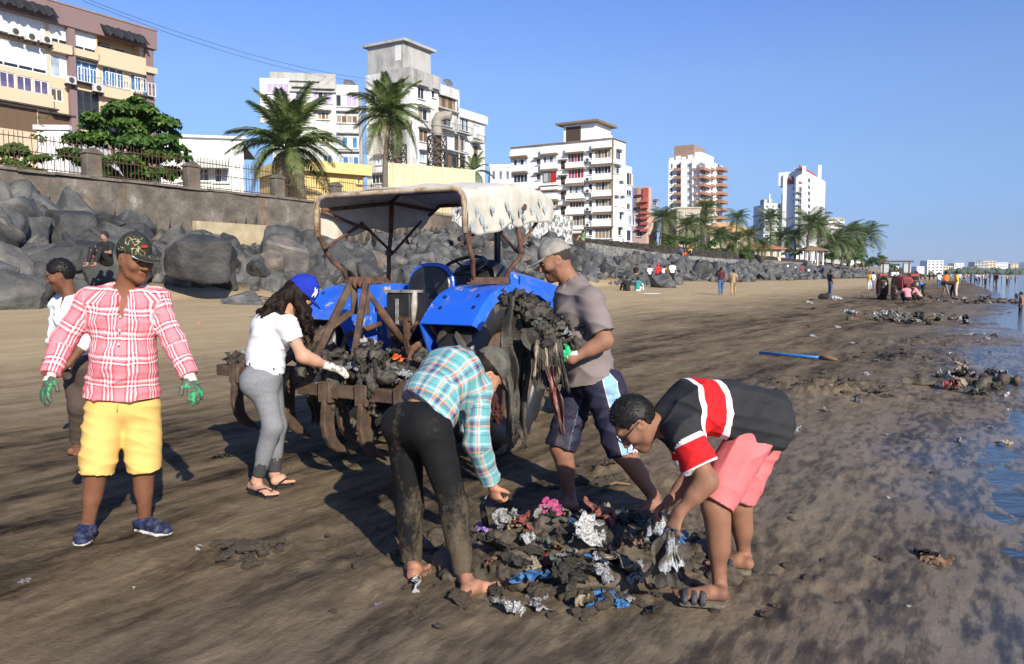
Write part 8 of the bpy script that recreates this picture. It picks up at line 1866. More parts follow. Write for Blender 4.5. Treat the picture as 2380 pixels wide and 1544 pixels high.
def scrap_mesh(seed, n=19, crump=.32, asp=1.0):
 """crumpled sheet of thin plastic, unit size"""
 rs = np.random.RandomState(seed); g = np.linspace(-1, 1, n); X, Y = np.meshgrid(g, g); V = np.stack([X.ravel(), Y.ravel() * asp, X.ravel() * 0], 1)
 a = np.arctan2(V[:, 1], V[:, 0]); e = .8 + .2 * vn(np.stack([np.cos(a) * 2 + seed, np.sin(a) * 2, a * 0], 1), seed); m_ = np.maximum(np.abs(X.ravel()), np.abs(Y.ravel())); nr = np.hypot(X.ravel(), Y.ravel()) + 1e-6; V[:, :2] *= (m_ / nr * e)[:, None]
 V[:, 2] = crump * (1 - 2 * np.abs(vn(V * 2.1 + seed * 3.1, seed))) + crump * .75 * (1 - 2 * np.abs(vn(V * 4.7 + seed, seed + 1))) - .1 * m_
 V[:, 0] += .22 * vn(V * 3 + 5, seed + 2); V[:, 1] += .22 * vn(V * 3 + 9, seed + 3); V[:, 2] = np.maximum(V[:, 2], -.25)
 i, j = np.meshgrid(np.arange(n - 1), np.arange(n - 1), indexing='ij'); i, j = i.ravel(), j.ravel(); F = np.stack([i * n + j, i * n + j + 1, (i + 1) * n + j + 1, (i + 1) * n + j], 1)
 k = n * n; V2 = np.concatenate([V, V - np.array([0, 0, .025])]); F2 = [F, (F + k)[:, ::-1]]
 bd = [(q, q + 1) for q in range(n - 1)] + [(n * (n - 1) + q + 1, n * (n - 1) + q) for q in range(n - 1)] + [(n * (q + 1), n * q) for q in range(n - 1)] + [(n * q + n - 1, n * (q + 1) + n - 1) for q in range(n - 1)]
 F2.append(np.array([(b_, a_, a_ + k, b_ + k) for a_, b_ in bd])); return mesh_np('plastic_scrap', V2, np.concatenate(F2))
CN_ = dict(mud='mud brown', white='white', silver='silver', tan='tan', black='black', olive='dull green', blue='blue', brown='rusty brown', red='dark red', yellow='yellow')
SCR = [scrap_mesh(k, crump=.25 + .05 * (k % 4), asp=[1, .45, .7, .3][k % 4]) for k in range(12)]
def clod_mesh(seed, vox=.09):
 S = Sdf(vox); rs = np.random.RandomState(seed)
 for k in range(5): S.ell(rs.normal(size=3) * np.array([.4, .4, .18]), rs.uniform(.4, .75, 3) * np.array([1, 1, .75]), k=.15)
 V, Q = S.surf(1, lambda V, N: .2 * fbm(V * 2.6 + seed, 4, seed)); return mesh_np('mud_clod', V, Q)
CLD = [clod_mesh(k) for k in range(6)]
hc = G(1330, 1300); hb = empty('rubbish_heap', hc, 0, 'heap of mud with plastic waste that the two stoopers are picking through', 'rubbish heap')
S = Sdf(.015); rs = np.random.RandomState(21)
for k in range(95):
 x, y = rs.normal() * .36, rs.normal() * .24; h = .21 * math.exp(-(x / .5) ** 2 - (y / .34) ** 2); r = rs.uniform(.035, .085)
 S.ell((x, y, h * rs.uniform(.3, 1.0)), (r * rs.uniform(.9, 1.5), r * rs.uniform(.9, 1.5), r * rs.uniform(.6, 1.0)), k=.03)
S.ell((0, 0, -.02), (.70, .44, .15), k=.05); S.cut((0, 0, -.03), (0, 0, -1))
V, Q = S.surf(0, lambda V, N: .020 * fbm(V * 16, 3, 5) + .012 * fbm(V * 48, 2, 7)); o = link('mud_mound', mesh_np('mud_mound', V, Q), M_MUD, hb); o['kind'] = 'stuff'
tree_heap = [(v[0] + hc[0], v[1] + hc[1], v[2]) for v in V]; HV = np.array(tree_heap)
def heap_z(x, y):
 d = (HV[:, 0] - x) ** 2 + (HV[:, 1] - y) ** 2; m_ = d < .0016; return float(HV[m_, 2].max()) if m_.any() else float(gh(x, y, True))
def scrap(px, py, size, colr, lab, tilt=.4, seed=None, onheap=True, asp=1.0, grp=None, name='plastic_scrap', cat='litter', hgt=.0, k_=[0]):
 k_[0] += 1; sd = seed if seed is not None else k_[0] * 7 + 3; rs = np.random.RandomState(sd); g = G(px, py, .08 if onheap else .0); z = heap_z(g[0], g[1]) if onheap else float(gh(g[0], g[1], True))
 o = link(name, SCR[sd % 12], PL[colr], None, (g[0], g[1], z + size * .16 + hgt), (rs.uniform(-tilt, tilt) + .3, rs.uniform(-tilt, tilt), rs.uniform(0, 6.28)), (size * rs.uniform(.9, 1.3), size * asp, size * .8)); tag(o, lab, cat, grp); return o
HEAP = [(1190, 1262, .12, 'silver', 'crinkled silver wrapper sheet at the back of the heap'), (1225, 1290, .085, 'white', 'white plastic strip curling over the mud heap'), (1278, 1262, .08, 'pink', 'bright pink scrap of plastic in the heap'), (1262, 1245, .05, 'red', 'small crimson scrap beside the pink plastic'), (1395, 1262, .11, 'red', 'dull red plastic sheet on top of the heap'), (1355, 1258, .05, 'silver', 'silver shred next to the dull red sheet'), (1375, 1300, .12, 'white', 'long white plastic piece folded over the mud'), (1330, 1308, .06, 'silver', 'small grey foil piece in the middle of the heap'), (1398, 1338, .07, 'silver', 'wrinkled foil strip running down the heap'),
 (1232, 1345, .11, 'blue', 'blue plastic bag half buried in the heap'), (1252, 1378, .06, 'white', 'white torn plastic below the blue bag'), (1190, 1392, .11, 'white', 'white muddy strip lying by the bare foot'), (1385, 1372, .10, 'blue', 'bright blue plastic twist at the heap edge'), (1420, 1352, .08, 'blue', 'blue shred beside the crumpled tan cloth'), (1455, 1330, .13, 'tan', 'crumpled tan cloth on the right of the heap'), (1468, 1302, .10, 'brown', 'rust brown rag folded over the tan cloth'), (1475, 1340, .08, 'silver', 'shiny silver packet by the tan cloth'), (1462, 1362, .06, 'silver', 'crushed clear cup at the heap edge'), (1448, 1368, .05, 'blue', 'small blue rag end at the heap edge'), (1120, 1262, .04, 'purple', 'lilac scrap beside an upright black strip'), (1118, 1238, .035, 'purple', 'small lilac scrap near the black strip'), (1290, 1330, .09, 'olive', 'green grey sodden rag in the mud heap'), (1320, 1350, .10, 'mud', 'mud soaked cloth lump in the heap front'), (1310, 1290, .10, 'mud', 'mud soaked rag at the centre of the heap'), (1350, 1370, .08, 'tan', 'straw coloured fibres stuck in the mud'), (1205, 1330, .09, 'mud', 'mud caked cloth left of the blue bag'), (1155, 1300, .10, 'mud', 'mud caked rag at the left of the heap'), (1420, 1210, .07, 'tan', 'pale muddy lump of cloth behind the heap'), (1440, 1235, .15, 'black', 'black sodden sheet in the shade behind the heap'), (1490, 1262, .12, 'black', 'black plastic sheet beside the stooping man hands'), (1060, 1215, .06, 'silver', 'silver scrap behind the woman in black leggings'), (985, 1310, .06, 'brown', 'muddy wrapper between the bare feet'), (1150, 1365, .05, 'white', 'white shred right by the toes'), (1535, 1245, .06, 'dblue', 'deep blue wrapper under the stooping man hands'), (1580, 1245, .05, 'blue', 'blue shred just below the stooping man fist'), (1375, 1210, .05, 'tan', 'small tan lump beside the shadow')]
for x, y, sz, c, lab in HEAP: scrap(x, y, sz, c, lab, .6, grp='plastic waste in the heap')
o = MB().tube([(0, 0, 0), (.012, 0, .12), (-.01, .01, .24), (.015, 0, .30)], [.014, .02, .017, .006], 7).build('black_strip', PL['black'], None, True); g = G(1125, 1285); o.location = (g[0], g[1], .02); tag(o, 'black plastic strip standing upright in the heap', 'litter', 'plastic waste in the heap')
rs = np.random.RandomState(77)
for k in range(70):
 c = ['mud', 'silver', 'mud', 'white', 'tan', 'mud', 'black', 'olive', 'mud', 'blue', 'brown', 'mud', 'silver', 'red'][k % 14]; x = 1310 + rs.normal() * 110; y = 1305 + rs.normal() * 42
 scrap(x, y, rs.uniform(.025, .075), c, 'small torn ' + CN_[c] + ' scrap pressed into the mud of the heap', .9, seed=200 + k, grp='small scraps pressed into the heap')
rs = np.random.RandomState(31); spots = [(1062, 1392), (1078, 1402), (1330, 1395), (1380, 1408), (1358, 1432), (1300, 1385), (1250, 1392), (1560, 1360), (1455, 1395), (1085, 1180), (1095, 1300)]
for k in range(150):
 a = rs.uniform(0, 6.28); rr = .45 + .55 * abs(rs.normal()); q = hc + np.array([math.cos(a) * rr * 1.0, math.sin(a) * rr * .55, 0]); spots.append(q)
for k, sp in enumerate(spots):
 g = G(*sp) if len(sp) == 2 else sp; r = rs.uniform(.010, .034) if k > 10 else rs.uniform(.04, .075)
 o = link('mud_clod', CLD[k % 6], M_MUD, None, (g[0], g[1], float(gh(g[0], g[1], True)) + r * .15), (rs.uniform(-.5, .5), rs.uniform(-.5, .5), rs.uniform(0, 6)), (r, r, r * .9)); tag(o, 'lump of wet mud lying around the rubbish heap', 'mud lump', 'mud lumps round the heap')
rs = np.random.RandomState(33)
for k in range(120):
 px, py = [(1880, 897), (2075, 833), (2110, 798), (1960, 918), (1400, 1118), (570, 1292)][k % 6]; g = G(px + rs.normal() * (70 if py < 1000 else 45), py + rs.normal() * (9 if py < 1000 else 14)); r = rs.uniform(.02, .06)
 o = link('mud_clod', CLD[k % 6], M_MUD, None, (g[0], g[1], float(gh(g[0], g[1], True)) + r * .3), (0, 0, rs.uniform(0, 6)), (r * 1.2, r, r * .8)); tag(o, 'lump of mud in a raked ridge on the open beach', 'mud lump', 'mud lumps in raked ridges')
S = Sdf(.014); rs = np.random.RandomState(41); cc = TW(.42, -1.30, .86)
for k in range(34): S.ell(cc + TR * rs.normal() * .26 + TH * rs.normal() * .12 + Z3 * (rs.uniform(-.05, .10)), rs.uniform(.03, .075, 3) * np.array([1.2, 1.2, .8]), k=.02)
for k in range(9):
 a = cc + TR * rs.normal() * .3 - TH * rs.uniform(.12, .22); S.chain([a, a - Z3 * .12 - TH * .03, a - Z3 * rs.uniform(.2, .34) + TR * rs.normal() * .03], [.05, .035, .012], .02)
def rag_heap(name, S, c, label, pts, size, seed, cat):
 """lumpy core with crumpled sodden rags all over it"""
 root = empty(name, c, 0, label, cat); V, Q = S.surf(0, lambda V, N: .016 * (1 - 2.5 * np.sqrt(np.abs(vn(V * np.array([26, 26, 15.]), 4)))) + .012 * fbm(V * 45, 2, 6))
 link('sodden_core', mesh_np('sodden_core', V - c, Q), M_MUDR, root); rs = np.random.RandomState(seed)
 for k in range(pts):
  p = V[rs.randint(len(V))]; r = size * rs.uniform(.5, 1.2); link('rag', SCR[rs.randint(12)], M_MUDR if k % 6 else PL[['tan', 'black', 'silver', 'olive'][(k // 6) % 4]], root, p - c, tuple(rs.uniform(-1.6, 1.6, 3)), (r, r * rs.uniform(.5, 1), r * 1.2))
 return root
rag_heap('sodden_waste', S, cc, 'clump of sodden muddy cloth lodged on the cultivator frame', 54, .10, 5, 'rag clump')
def scrap_at(p, size, colr, lab, eu, seed, grp='waste caught on the cultivator', sc=(1, 1, 1), name='plastic_scrap'):
 o = link(name, SCR[seed % 12], PL[colr], None, p, eu, tuple(size * v for v in sc)); tag(o, lab, 'litter', grp); return o
scrap_at(P(850, 845, 5.75), .10, 'red', 'dark red cloth on top of the cultivator waste', (.9, .1, .3), 3); scrap_at(P(925, 832, 5.55), .075, 'orange', 'orange snack packet on top of the cultivator waste', (.9, .3, 1.2), 5, sc=(1.3, .6, 1)); scrap_at(P(905, 823, 5.62), .07, 'silver', 'silver foil behind the orange packet', (.6, .2, 2.), 6); scrap_at(P(846, 805, 5.98), .08, 'white', 'white rag tied round a mast upright', (1.4, .2, .5), 8, sc=(.7, 1.2, 1)); scrap_at(P(880, 882, 5.45), .06, 'white', 'white wrapper on the rear bar', (1.0, .2, .2), 9); scrap_at(P(852, 885, 5.5), .035, 'yellow', 'small yellow green wad on the rear bar', (.8, .2, .9), 2); scrap_at(P(945, 870, 5.45), .08, 'silver', 'muddy silver sheet at the right of the cultivator waste', (1.1, .2, .8), 1)
scrap_at(P(815, 852, 5.6), .09, 'silver', 'crinkled silver blue bag the gloved woman is pulling', (1.2, .4, 1.0), 7, sc=(.8, 1.4, 1)); scrap_at(P(800, 828, 5.95), .05, 'white', 'white shred hanging on a strut', (1.3, .1, .3), 4); scrap_at(P(588, 822, 6.5), .11, 'white', 'pale plastic bag behind the woman in white', (1.2, .1, .5), 10); scrap_at(P(558, 840, 6.45), .15, 'mud', 'muddy black rag draped on the cultivator end', (.4, .1, .5), 11); scrap_at(P(540, 842, 6.5), .10, 'olive', 'dull rag on the far end of the cultivator', (.3, .2, 1.5), 0)
def hanging_cloth(name, top, bottom, w0, w1, mat, lab, seed, fold=.05, cat='rag', n=26, m_=40, th=.006, face=None):
 """draped cloth between two points, deeply folded"""
 top = np.array(top); bottom = np.array(bottom); d = bottom - top; fx = perp(np.array(face if face is not None else (1, 0, 0)), d); fy = np.cross(nrm(d), fx); V = []
 for j in range(m_ + 1):
  t_ = j / m_; w = w0 + (w1 - w0) * t_; w *= 1 + .25 * math.sin(t_ * 9 + seed)
  for i in range(n + 1):
   u = i / n * 2 - 1; q = top + d * t_ + fx * u * w; V.append(q)
 V = np.array(V); uu = np.tile(np.linspace(-1, 1, n + 1), m_ + 1); tt = np.repeat(np.linspace(0, 1, m_ + 1), n + 1)
 a = vn(np.stack([uu * 3.2 + seed, tt * 1.6, tt * 0], 1), seed); b_ = vn(np.stack([uu * 7 + seed, tt * 4, tt * 0], 1), seed + 1)
 V = V + fy * (fold * (1 - 2 * np.abs(a)) + fold * .5 * b_)[:, None] + nrm(d) * (.10 * np.linalg.norm(d) * tt * vn(np.stack([uu * 4 + 3, uu * 0, uu * 0], 1), seed + 2))[:, None] + fx * (.3 * w0 * b_)[:, None]
 i, j = np.meshgrid(np.arange(n), np.arange(m_)); i, j = i.ravel(), j.ravel(); F = np.stack([j * (n + 1) + i, j * (n + 1) + i + 1, (j + 1) * (n + 1) + i + 1, (j + 1) * (n + 1) + i], 1); k = len(V)
 V2 = np.concatenate([V, V + fy * th]); F2 = np.concatenate([F, (F + k)[:, ::-1]])
 o = link(name, mesh_np(name, V2 - top, F2), mat, None, top); tag(o, lab, cat); return o
hanging_cloth('muddy_cloth', P(728, 905, 6.05), P(735, 985, 6.05), .05, .03, M_MUDR, 'strip of black cloth hanging under the cultivator', 4, .03)
hanging_cloth('muddy_cloth', P(850, 920, 5.7), P(868, 1020, 5.72), .05, .03, M_MUDR, 'long muddy strip hanging between two tines', 6, .03); hanging_cloth('muddy_cloth', P(812, 912, 5.62), P(828, 945, 5.62), .06, .05, PL['black'], 'dark rag wound under the rear bar', 7, .03)
hanging_cloth('muddy_sheet', P(1205, 690, 5.05), P(1205, 1025, 5.02), .11, .06, M_MUDR, 'long muddy plastic sheet hanging from the armful of rags', 11, .07, n=34, m_=60)
hanging_cloth('muddy_sheet', P(1262, 760, 4.9), P(1275, 910, 4.86), .12, .05, M_MUDR, 'ragged strips hanging below the armful', 13, .06, n=30, m_=44); hanging_cloth('red_strip', P(1280, 850, 4.8), P(1305, 1000, 4.78), .04, .018, plasticm('strip_dark_red', (0.16, 0.012, 0.012), .9, .4, lo=.44), 'dark red strip dangling from the armful of rags', 15, .03, 'strip')
for k in range(9):
 a = P(1250 + 6 * k, 790 + 8 * math.sin(k * 2), 4.84); hanging_cloth('rag_strip', a, a + np.array([-.02 + .01 * k, 0, -.22 - .05 * (k % 3)]), .014, .006, M_MUDR if k % 3 else PL['tan'], 'narrow shred of rag trailing from the armful', 30 + k, .012, 'rag', 8, 18)['group'] = 'rag shreds trailing from the armful'
S = Sdf(.012); rs = np.random.RandomState(51); c0 = P(1272, 778, 4.98)
for k in range(22): S.ell(c0 + np.array([rs.normal() * .09, rs.normal() * .09, rs.normal() * .07]), rs.uniform(.028, .06, 3), k=.02)
for k in range(8): S.ell(P(1212, 715, 5.05) + rs.normal(size=3) * np.array([.05, .05, .05]), rs.uniform(.03, .06, 3), k=.03)
S.chain([P(1212, 715, 5.05), P(1245, 735, 5.02), c0], [.06, .07, .09], .04)
rag_heap('rag_bundle', S, c0, 'bundle of sodden muddy rags held in both gloved arms', 44, .085, 6, 'rags')
hanging_cloth('plastic_bag', P(1556, 1228, 3.46), P(1535, 1352, 3.5), .035, .085, M_MUDR, 'muddy dark plastic bag dangling from the stooping man fist', 17, .03, 'plastic bag', 22, 30)
hanging_cloth('plastic_bag', P(1560, 1230, 3.44), P(1558, 1322, 3.45), .018, .05, PL['silver'], 'silver plastic bag held in the stooping man fist', 19, .025, 'plastic bag', 18, 26); hanging_cloth('plastic_bag', P(1532, 1190, 3.8), P(1520, 1240, 3.8), .03, .04, PL['silver'], 'torn foil hanging from the stooping man far hand', 23, .025, 'plastic bag', 14, 18); hanging_cloth('plastic_bag', P(1572, 1232, 3.5), P(1577, 1262, 3.5), .01, .03, PL['blue'], 'blue shred poking from the stooping man fist', 29, .015, 'plastic bag', 10, 12)
BITS = [(58, 1353, .035, 'silver', 'flattened grey bottle shard by the lower left ripple'), (312, 1362, .022, 'white', 'white shell-like bit on the open sand'), (878, 1403, .022, 'purple', 'violet petal-like scrap on the open sand'), (458, 1278, .026, 'white', 'small white crumpled bit near the trainers'), (465, 1268, .02, 'white', 'tiny white fleck near the trainers'), (640, 1180, .0, '', ''), (672, 1092, .035, 'brown', 'rusty scrap in the cultivator shadow'), (505, 1072, .07, 'black', 'torn black plastic on the sand beside the leggings'), (535, 1068, .055, 'black', 'second torn black scrap on the sand beside the leggings'), (462, 776, .05, 'orange', 'orange leaf on the dry sand'), (2150, 1280, .10, 'mud', 'sodden dark cloth lying on the wet sand'), (2180, 1290, .085, 'brown', 'brown sodden end of the dark cloth on the wet sand'), (2168, 1088, .045, 'mud', 'small dark lump on the wet sand'), (2065, 1148, .02, 'white', 'white fleck on the wet sand'), (2232, 960, .04, 'white', 'white bit near the puddle edge'), (2360, 1010, .0, '', ''), (1990, 1095, .0, '', ''), (2115, 1395, .02, 'white', 'tiny shell on the wet sand'), (1640, 1110, .0, '', '')]
for x, y, sz, c, lab in BITS:
 if sz: scrap(x, y, sz, c, lab, .2, onheap=False, hgt=-.1 * sz)
rs = np.random.RandomState(61); k = 0
for cx, cy, n, sx_, sy_ in ((2135, 742, 34, 60, 7), (2258, 893, 26, 48, 14), (2270, 700, 26, 60, 5)):
 for q in range(n):
  x = cx + rs.normal() * sx_; y = cy + rs.normal() * sy_; c = rs.choice(['white', 'silver', 'mud', 'black', 'mud', 'tan', 'silver', 'mud', 'black', 'olive', 'white', 'red', 'blue', 'yellow'], p=[.12, .1, .17, .1, .1, .07, .08, .07, .06, .05, .03, .02, .015, .015]); g = G(x, y); r = rs.uniform(.08, .2) * (1 if cy > 800 else 1.7)
  z = float(gh(g[0], g[1])); o = link('litter_piece', SCR[(k * 5) % 12], PL[c], None, (g[0], g[1], max(z, -.05) + r * .25 * rs.uniform(.5, 2.2)), (rs.uniform(-.6, .6), rs.uniform(-.6, .6), rs.uniform(0, 6)), (r, r * .8, r)); k += 1
  tag(o, CN_[c] + {(2135): ' scrap in the long litter heap before the red tractor', (2258): ' scrap in the litter heap at the puddle edge', (2270): ' scrap in the litter line by the water'}[cx], 'litter', 'waste in litter heaps by the water')
for cx, cy, w, h, lab in ((2130, 745, 1.6, .16, 'long low mud heap full of litter before the red tractor'), (2255, 895, .75, .2, 'mud heap with litter at the puddle edge'), (2270, 702, 2.4, .16, 'low mud ridge with litter by the water')):
 g = G(cx, cy); S = Sdf(.045); rs = np.random.RandomState(int(cx))
 for q in range(22): S.ell((rs.normal() * w * .55, rs.normal() * w * .16, rs.uniform(-.02, h * .6)), rs.uniform(.4, 1.1, 3) * np.array([w * .14, w * .11, h * .6]), k=.04)
 V, Q = S.surf(1, lambda V, N: .05 * fbm(V * 8, 3, 5) + .02 * fbm(V * 25, 2, 8)); o = link('litter_mound', mesh_np('litter_mound', V, Q), M_MUD, None, (g[0], g[1], float(gh(g[0], g[1])))); tag(o, lab, 'mud heap', kind='stuff')
rs = np.random.RandomState(71)
for q in range(46):
 x, y = rs.uniform(1850, 2375), 690 + 330 * rs.rand() ** 1.6; g = G(x, y); r = rs.uniform(.03, .09) * (1 + 6 / max(6, g[1]) if False else 1) * (1 + g[1] / 30);
 o = link('litter_piece', SCR[(q * 7) % 12], PL[['white', 'silver', 'white', 'mud', 'tan', 'black'][q % 6]], None, (g[0], g[1], max(float(gh(g[0], g[1])), -.05) + r * .15), (rs.uniform(-.3, .3), rs.uniform(-.3, .3), rs.uniform(0, 6)), (r, r * .7, r * .7)); tag(o, 'small ' + CN_[['white', 'silver', 'white', 'mud', 'tan', 'black'][q % 6]] + ' plastic scrap washed up on the wet sand', 'litter', 'plastic scraps washed up on the wet sand')
a = G(1765, 826); c = G(1905, 838); root = empty('wooden_pole', a, 0, 'pole with blue painted half and bare wooden end lying on the sand', 'pole'); d = c - a
MB().tube([Z3 * .05, d + Z3 * .05], .026, 8).build('blue_handle', plasticm('pole_blue', (0.015, 0.16, 0.50), .3), root, True); e = G(1945, 842) - a; MB().tube([d + Z3 * .05, (d + e) / 2 + Z3 * .06, e + Z3 * .04], [.03, .045, .02], 8).build('bare_end', mt('bare_wood', [(0.16, 0.09, 0.045), (0.27, 0.17, 0.09)], 6, .85, .3), root, True)
a = G(1395, 1146); c = G(1465, 1136); o = MB().tube([(0, 0, 0), tuple((c - a) / 2 + Z3 * .03), tuple(c - a)], .008, 6).build('stick', MATS['bare_wood'], None, True); o.location = tuple(a + Z3 * .03); tag(o, 'thin bent stick on the churned sand', 'stick')
# ================================================================ people and things further along the beach
def fig_mesh(pose, vox=.03):
 """small figure in four pieces: body, top, bottom, hair; local +y forward, standing height 1.7"""
 J = {}
 st = dict(head=(0, .03, 1.58), neck=(0, 0, 1.42), pel=(0, 0, .92), sh=(.17, 0, 1.36), el=(.22, -.04, 1.10), wr=(.21, .06, .86), hip=(.085, 0, .90), kn=(.095, .02, .48), an=(.10, -.02, .08))
 if pose == 'stand': d = st; asym = 0
 elif pose == 'walk': d = dict(st); asym = .17
 elif pose == 'bend': d = dict(head=(0, .62, .92), neck=(0, .50, .98), pel=(0, -.08, .88), sh=(.16, .46, .95), el=(.17, .52, .68), wr=(.12, .58, .44), hip=(.09, -.07, .86), kn=(.10, .03, .48), an=(.11, -.04, .08)); asym = .08
 elif pose == 'sit': d = dict(head=(0, .04, .80), neck=(0, 0, .66), pel=(0, -.04, .14), sh=(.17, .0, .60), el=(.24, .14, .38), wr=(.14, .34, .42), hip=(.09, 0, .14), kn=(.13, .34, .48), an=(.12, .55, .08)); asym = 0
 elif pose == 'squat': d = dict(head=(0, .26, .86), neck=(0, .16, .74), pel=(0, -.14, .28), sh=(.17, .14, .68), el=(.22, .30, .46), wr=(.10, .42, .26), hip=(.10, -.10, .28), kn=(.17, .26, .50), an=(.12, .05, .08)); asym = 0
 g = lambda k, s: np.array(d[k]) * np.array([s, 1, 1]) + (np.array([0, asym * s * {'kn': .8, 'an': 1.5, 'el': -.6, 'wr': -1.1}.get(k, 0), {'an': .0}.get(k, 0)]))
 h, n, pv = np.array(d['head']), np.array(d['neck']), np.array(d['pel']); up = nrm(n - pv)
 B = Sdf(vox * .85); B.ell(h, (.085, .105, .13), k=.02); B.ecap(n - up * .03, h - np.array([0, 0, .05]), .06, k=.03); B.ecap(h + np.array([0, .09, .0]), h + np.array([0, .115, -.03]), .018, k=.02)
 T = Sdf(vox); T.ecap(pv + up * .02, n - up * .06, (.165, .125), (.15, .11), xd=(1, 0, 0), k=.06); T.ecap(g('sh', -1), g('sh', 1), .075, k=.06)
 Bo = Sdf(vox); Bo.ell(pv, (.165, .13, .12), k=.04)
 for s in (-1, 1):
  B.ecap(g('sh', s), g('el', s), .045, .04, k=.02); B.ecap(g('el', s), g('wr', s), .04, .028, k=.02); w = nrm(g('wr', s) - g('el', s)); B.ecap(g('wr', s), g('wr', s) + w * .12, (.035, .02), (.03, .015), k=.02)
  B.ecap(g('kn', s), g('an', s), .05, .036, k=.02); B.ecap(g('hip', s), g('kn', s), .07, .05, k=.02); f = np.array([0, 1, 0]); B.ecap(g('an', s) - Z3 * .03 - f * .03, g('an', s) - Z3 * .045 + f * .13, (.04, .03), (.042, .025), xd=(1, 0, 0), k=.02)
  T.ecap(g('sh', s), g('sh', s) + (g('el', s) - g('sh', s)) * .8, .07, .06, k=.04, flat1=True)
  Bo.ecap(g('hip', s), g('kn', s), .095, .072, k=.03); Bo.ecap(g('kn', s), g('kn', s) + (g('an', s) - g('kn', s)) * .9, .072, .06, k=.03, flat1=True)
 Hh = Sdf(vox * .8); Hh.ell(h + np.array([0, -.02, .035]), (.095, .11, .125), k=.02); Hh.cut(h + np.array([0, .07, .0]), nrm(np.array([0, 1, -.55])))
 out = {}
 for k, S in (('body', B), ('top', T), ('trousers', Bo), ('hair', Hh)):
  V, Q = S.surf(1); out[k] = mesh_np(k, V, Q)
 return out
FG = {k: fig_mesh(k) for k in ('stand', 'walk', 'bend', 'sit', 'squat')}
SKF = [mt('far_skin_a', (0.20, 0.09, 0.05), 3, .6, 0), mt('far_skin_b', (0.30, 0.15, 0.09), 3, .6, 0)]
CM = {}
def cmat(c):
 if c not in CM: CM[c] = mt('far_cloth_%d' % len(CM), c, 5, .85, .15, 20, .01)
 return CM[c]
def onbeach(x, y, z=None):
 g = G(x, y)
 for _ in range(12): g = G(x, y, float(gh(g[0], g[1])))
 return g
cnt = [0]
NV, BK, WHC, RDC, YL, BLU, GRY, JN, TEAL, OR, KH, PKC, MAR, GR = (0.02, 0.025, 0.06), (0.012, 0.012, 0.013), (0.72, 0.73, 0.75), (0.58, 0.02, 0.03), (0.72, 0.42, 0.02), (0.08, 0.16, 0.42), (0.16, 0.16, 0.17), (0.05, 0.11, 0.26), (0.03, 0.28, 0.28), (0.80, 0.16, 0.01), (0.36, 0.25, 0.13), (0.62, 0.25, 0.27), (0.07, 0.012, 0.018), (0.05, 0.30, 0.09)
def someone(pos, pose, rz, top, bottom, label, skin=0, h=1.0, hat=None, group='people along the beach', bare=False):
 root = empty('person', pos, rz, label, 'person', group); root.scale = (h, h, h); m = FG[pose]
 link('body', m['body'], SKF[skin], root); link('trousers', m['trousers'], cmat(bottom), root); link('hair', m['hair'], cmat(hat) if hat else M_HAIR, root)
 link('shirt', m['top'], SKF[skin] if bare else cmat(top), root); cnt[0] += 1; return root
AW = 0.0          # facing away from the camera
W_ = lambda x, y: onbeach(x, y)
someone(W_(1675, 687), 'walk', -.15, MAR, JN, 'man in maroon T-shirt and jeans walking away across the sand', 0, 1.03); someone(W_(1704, 688), 'walk', -.25, KH, KH, 'person in khaki shirt and shorts walking beside the man in maroon', 1, .98)
someone(W_(1929, 688), 'stand', -1.3, BK, JN, 'man in black shirt and jeans standing over a black bag', 0, 1.04)
for x, y, pose, rz, tp, bt, lab, h in ((1510, 654, 'stand', .2, WHC, BK, 'person in white shirt in the group walking by the boulders', 1.0), (1529, 654, 'stand', -.1, RDC, NV, 'man in red shirt and red cap in the group walking by the boulders', 1.08), (1544, 654, 'walk', .1, WHC, BK, 'person in white half hidden beside the red shirt', 1.0), (1555, 655, 'walk', -.2, YL, GRY, 'person in yellow T-shirt and grey trousers by the boulders', 1.05), (1562, 652, 'stand', .1, WHC, BK, 'tall person in pale shirt with dark hair behind the yellow T-shirt', 1.2), (1490, 652, 'sit', .4, PKC, BK, 'person in pink sitting near the walking group', 1.0), (1478, 650, 'stand', 2.6, BK, KH, 'person in black beside the pink sitter', 1.0)):
 g = P(x, y, 68 - (x - 1510) * .03); g[2] = float(gh(g[0], g[1])); someone(g, pose, rz, tp, bt, lab, 0, h, RDC if 'red cap' in lab else None, 'group of people by the boulders')
someone(W_(1482, 680), 'sit', -.6, TEAL, WHC, 'man in teal shirt sitting on a sheet at the foot of the boulders', 0, 1.1); someone(W_(1458, 679), 'sit', .5, BK, BK, 'woman in black veil sitting beside the teal shirted man', 1, 1.1, BK); someone(W_(1422, 676) + Z3 * .25, 'sit', 2.4, BLU, JN, 'person in checked blue shirt and jeans sitting with bowed head', 0, 1.05); someone(W_(1405, 672) + Z3 * .6, 'sit', 2.8, GRY, BK, 'person in grey sitting behind the blue checked sitter', 0, 1.0)
o = MB().box((0, 0, .02), (3.2, 1.4, .03)).build('ground_sheet', cmat((0.5, 0.55, 0.6))); g = W_(1470, 683); o.location = tuple(g); tag(o, 'pale sheet spread on the sand under the sitting couple', 'sheet')
def on_rock(x, y, d): return P(x, y, d)
someone(on_rock(248, 622, 26.5), 'sit', 2.9, BK, BK, 'woman in long black veil sitting among the big boulders', 1, 1.25, BK); someone(on_rock(229, 614, 27.0), 'sit', 2.6, PKC, PKC, 'child in pink beside the woman in black veil', 1, .7)
someone(on_rock(1075, 503, 57), 'sit', .6, (0.30, 0.42, 0.60), (0.3, .3, .33), 'man in pale blue shirt sitting high on the boulders under the canopy edge', 0, 1.0); someone(on_rock(1355, 562, 79), 'sit', 1.6, GR, KH, 'boy in green shirt sitting on the boulder top below the white block', 0, 1.15)
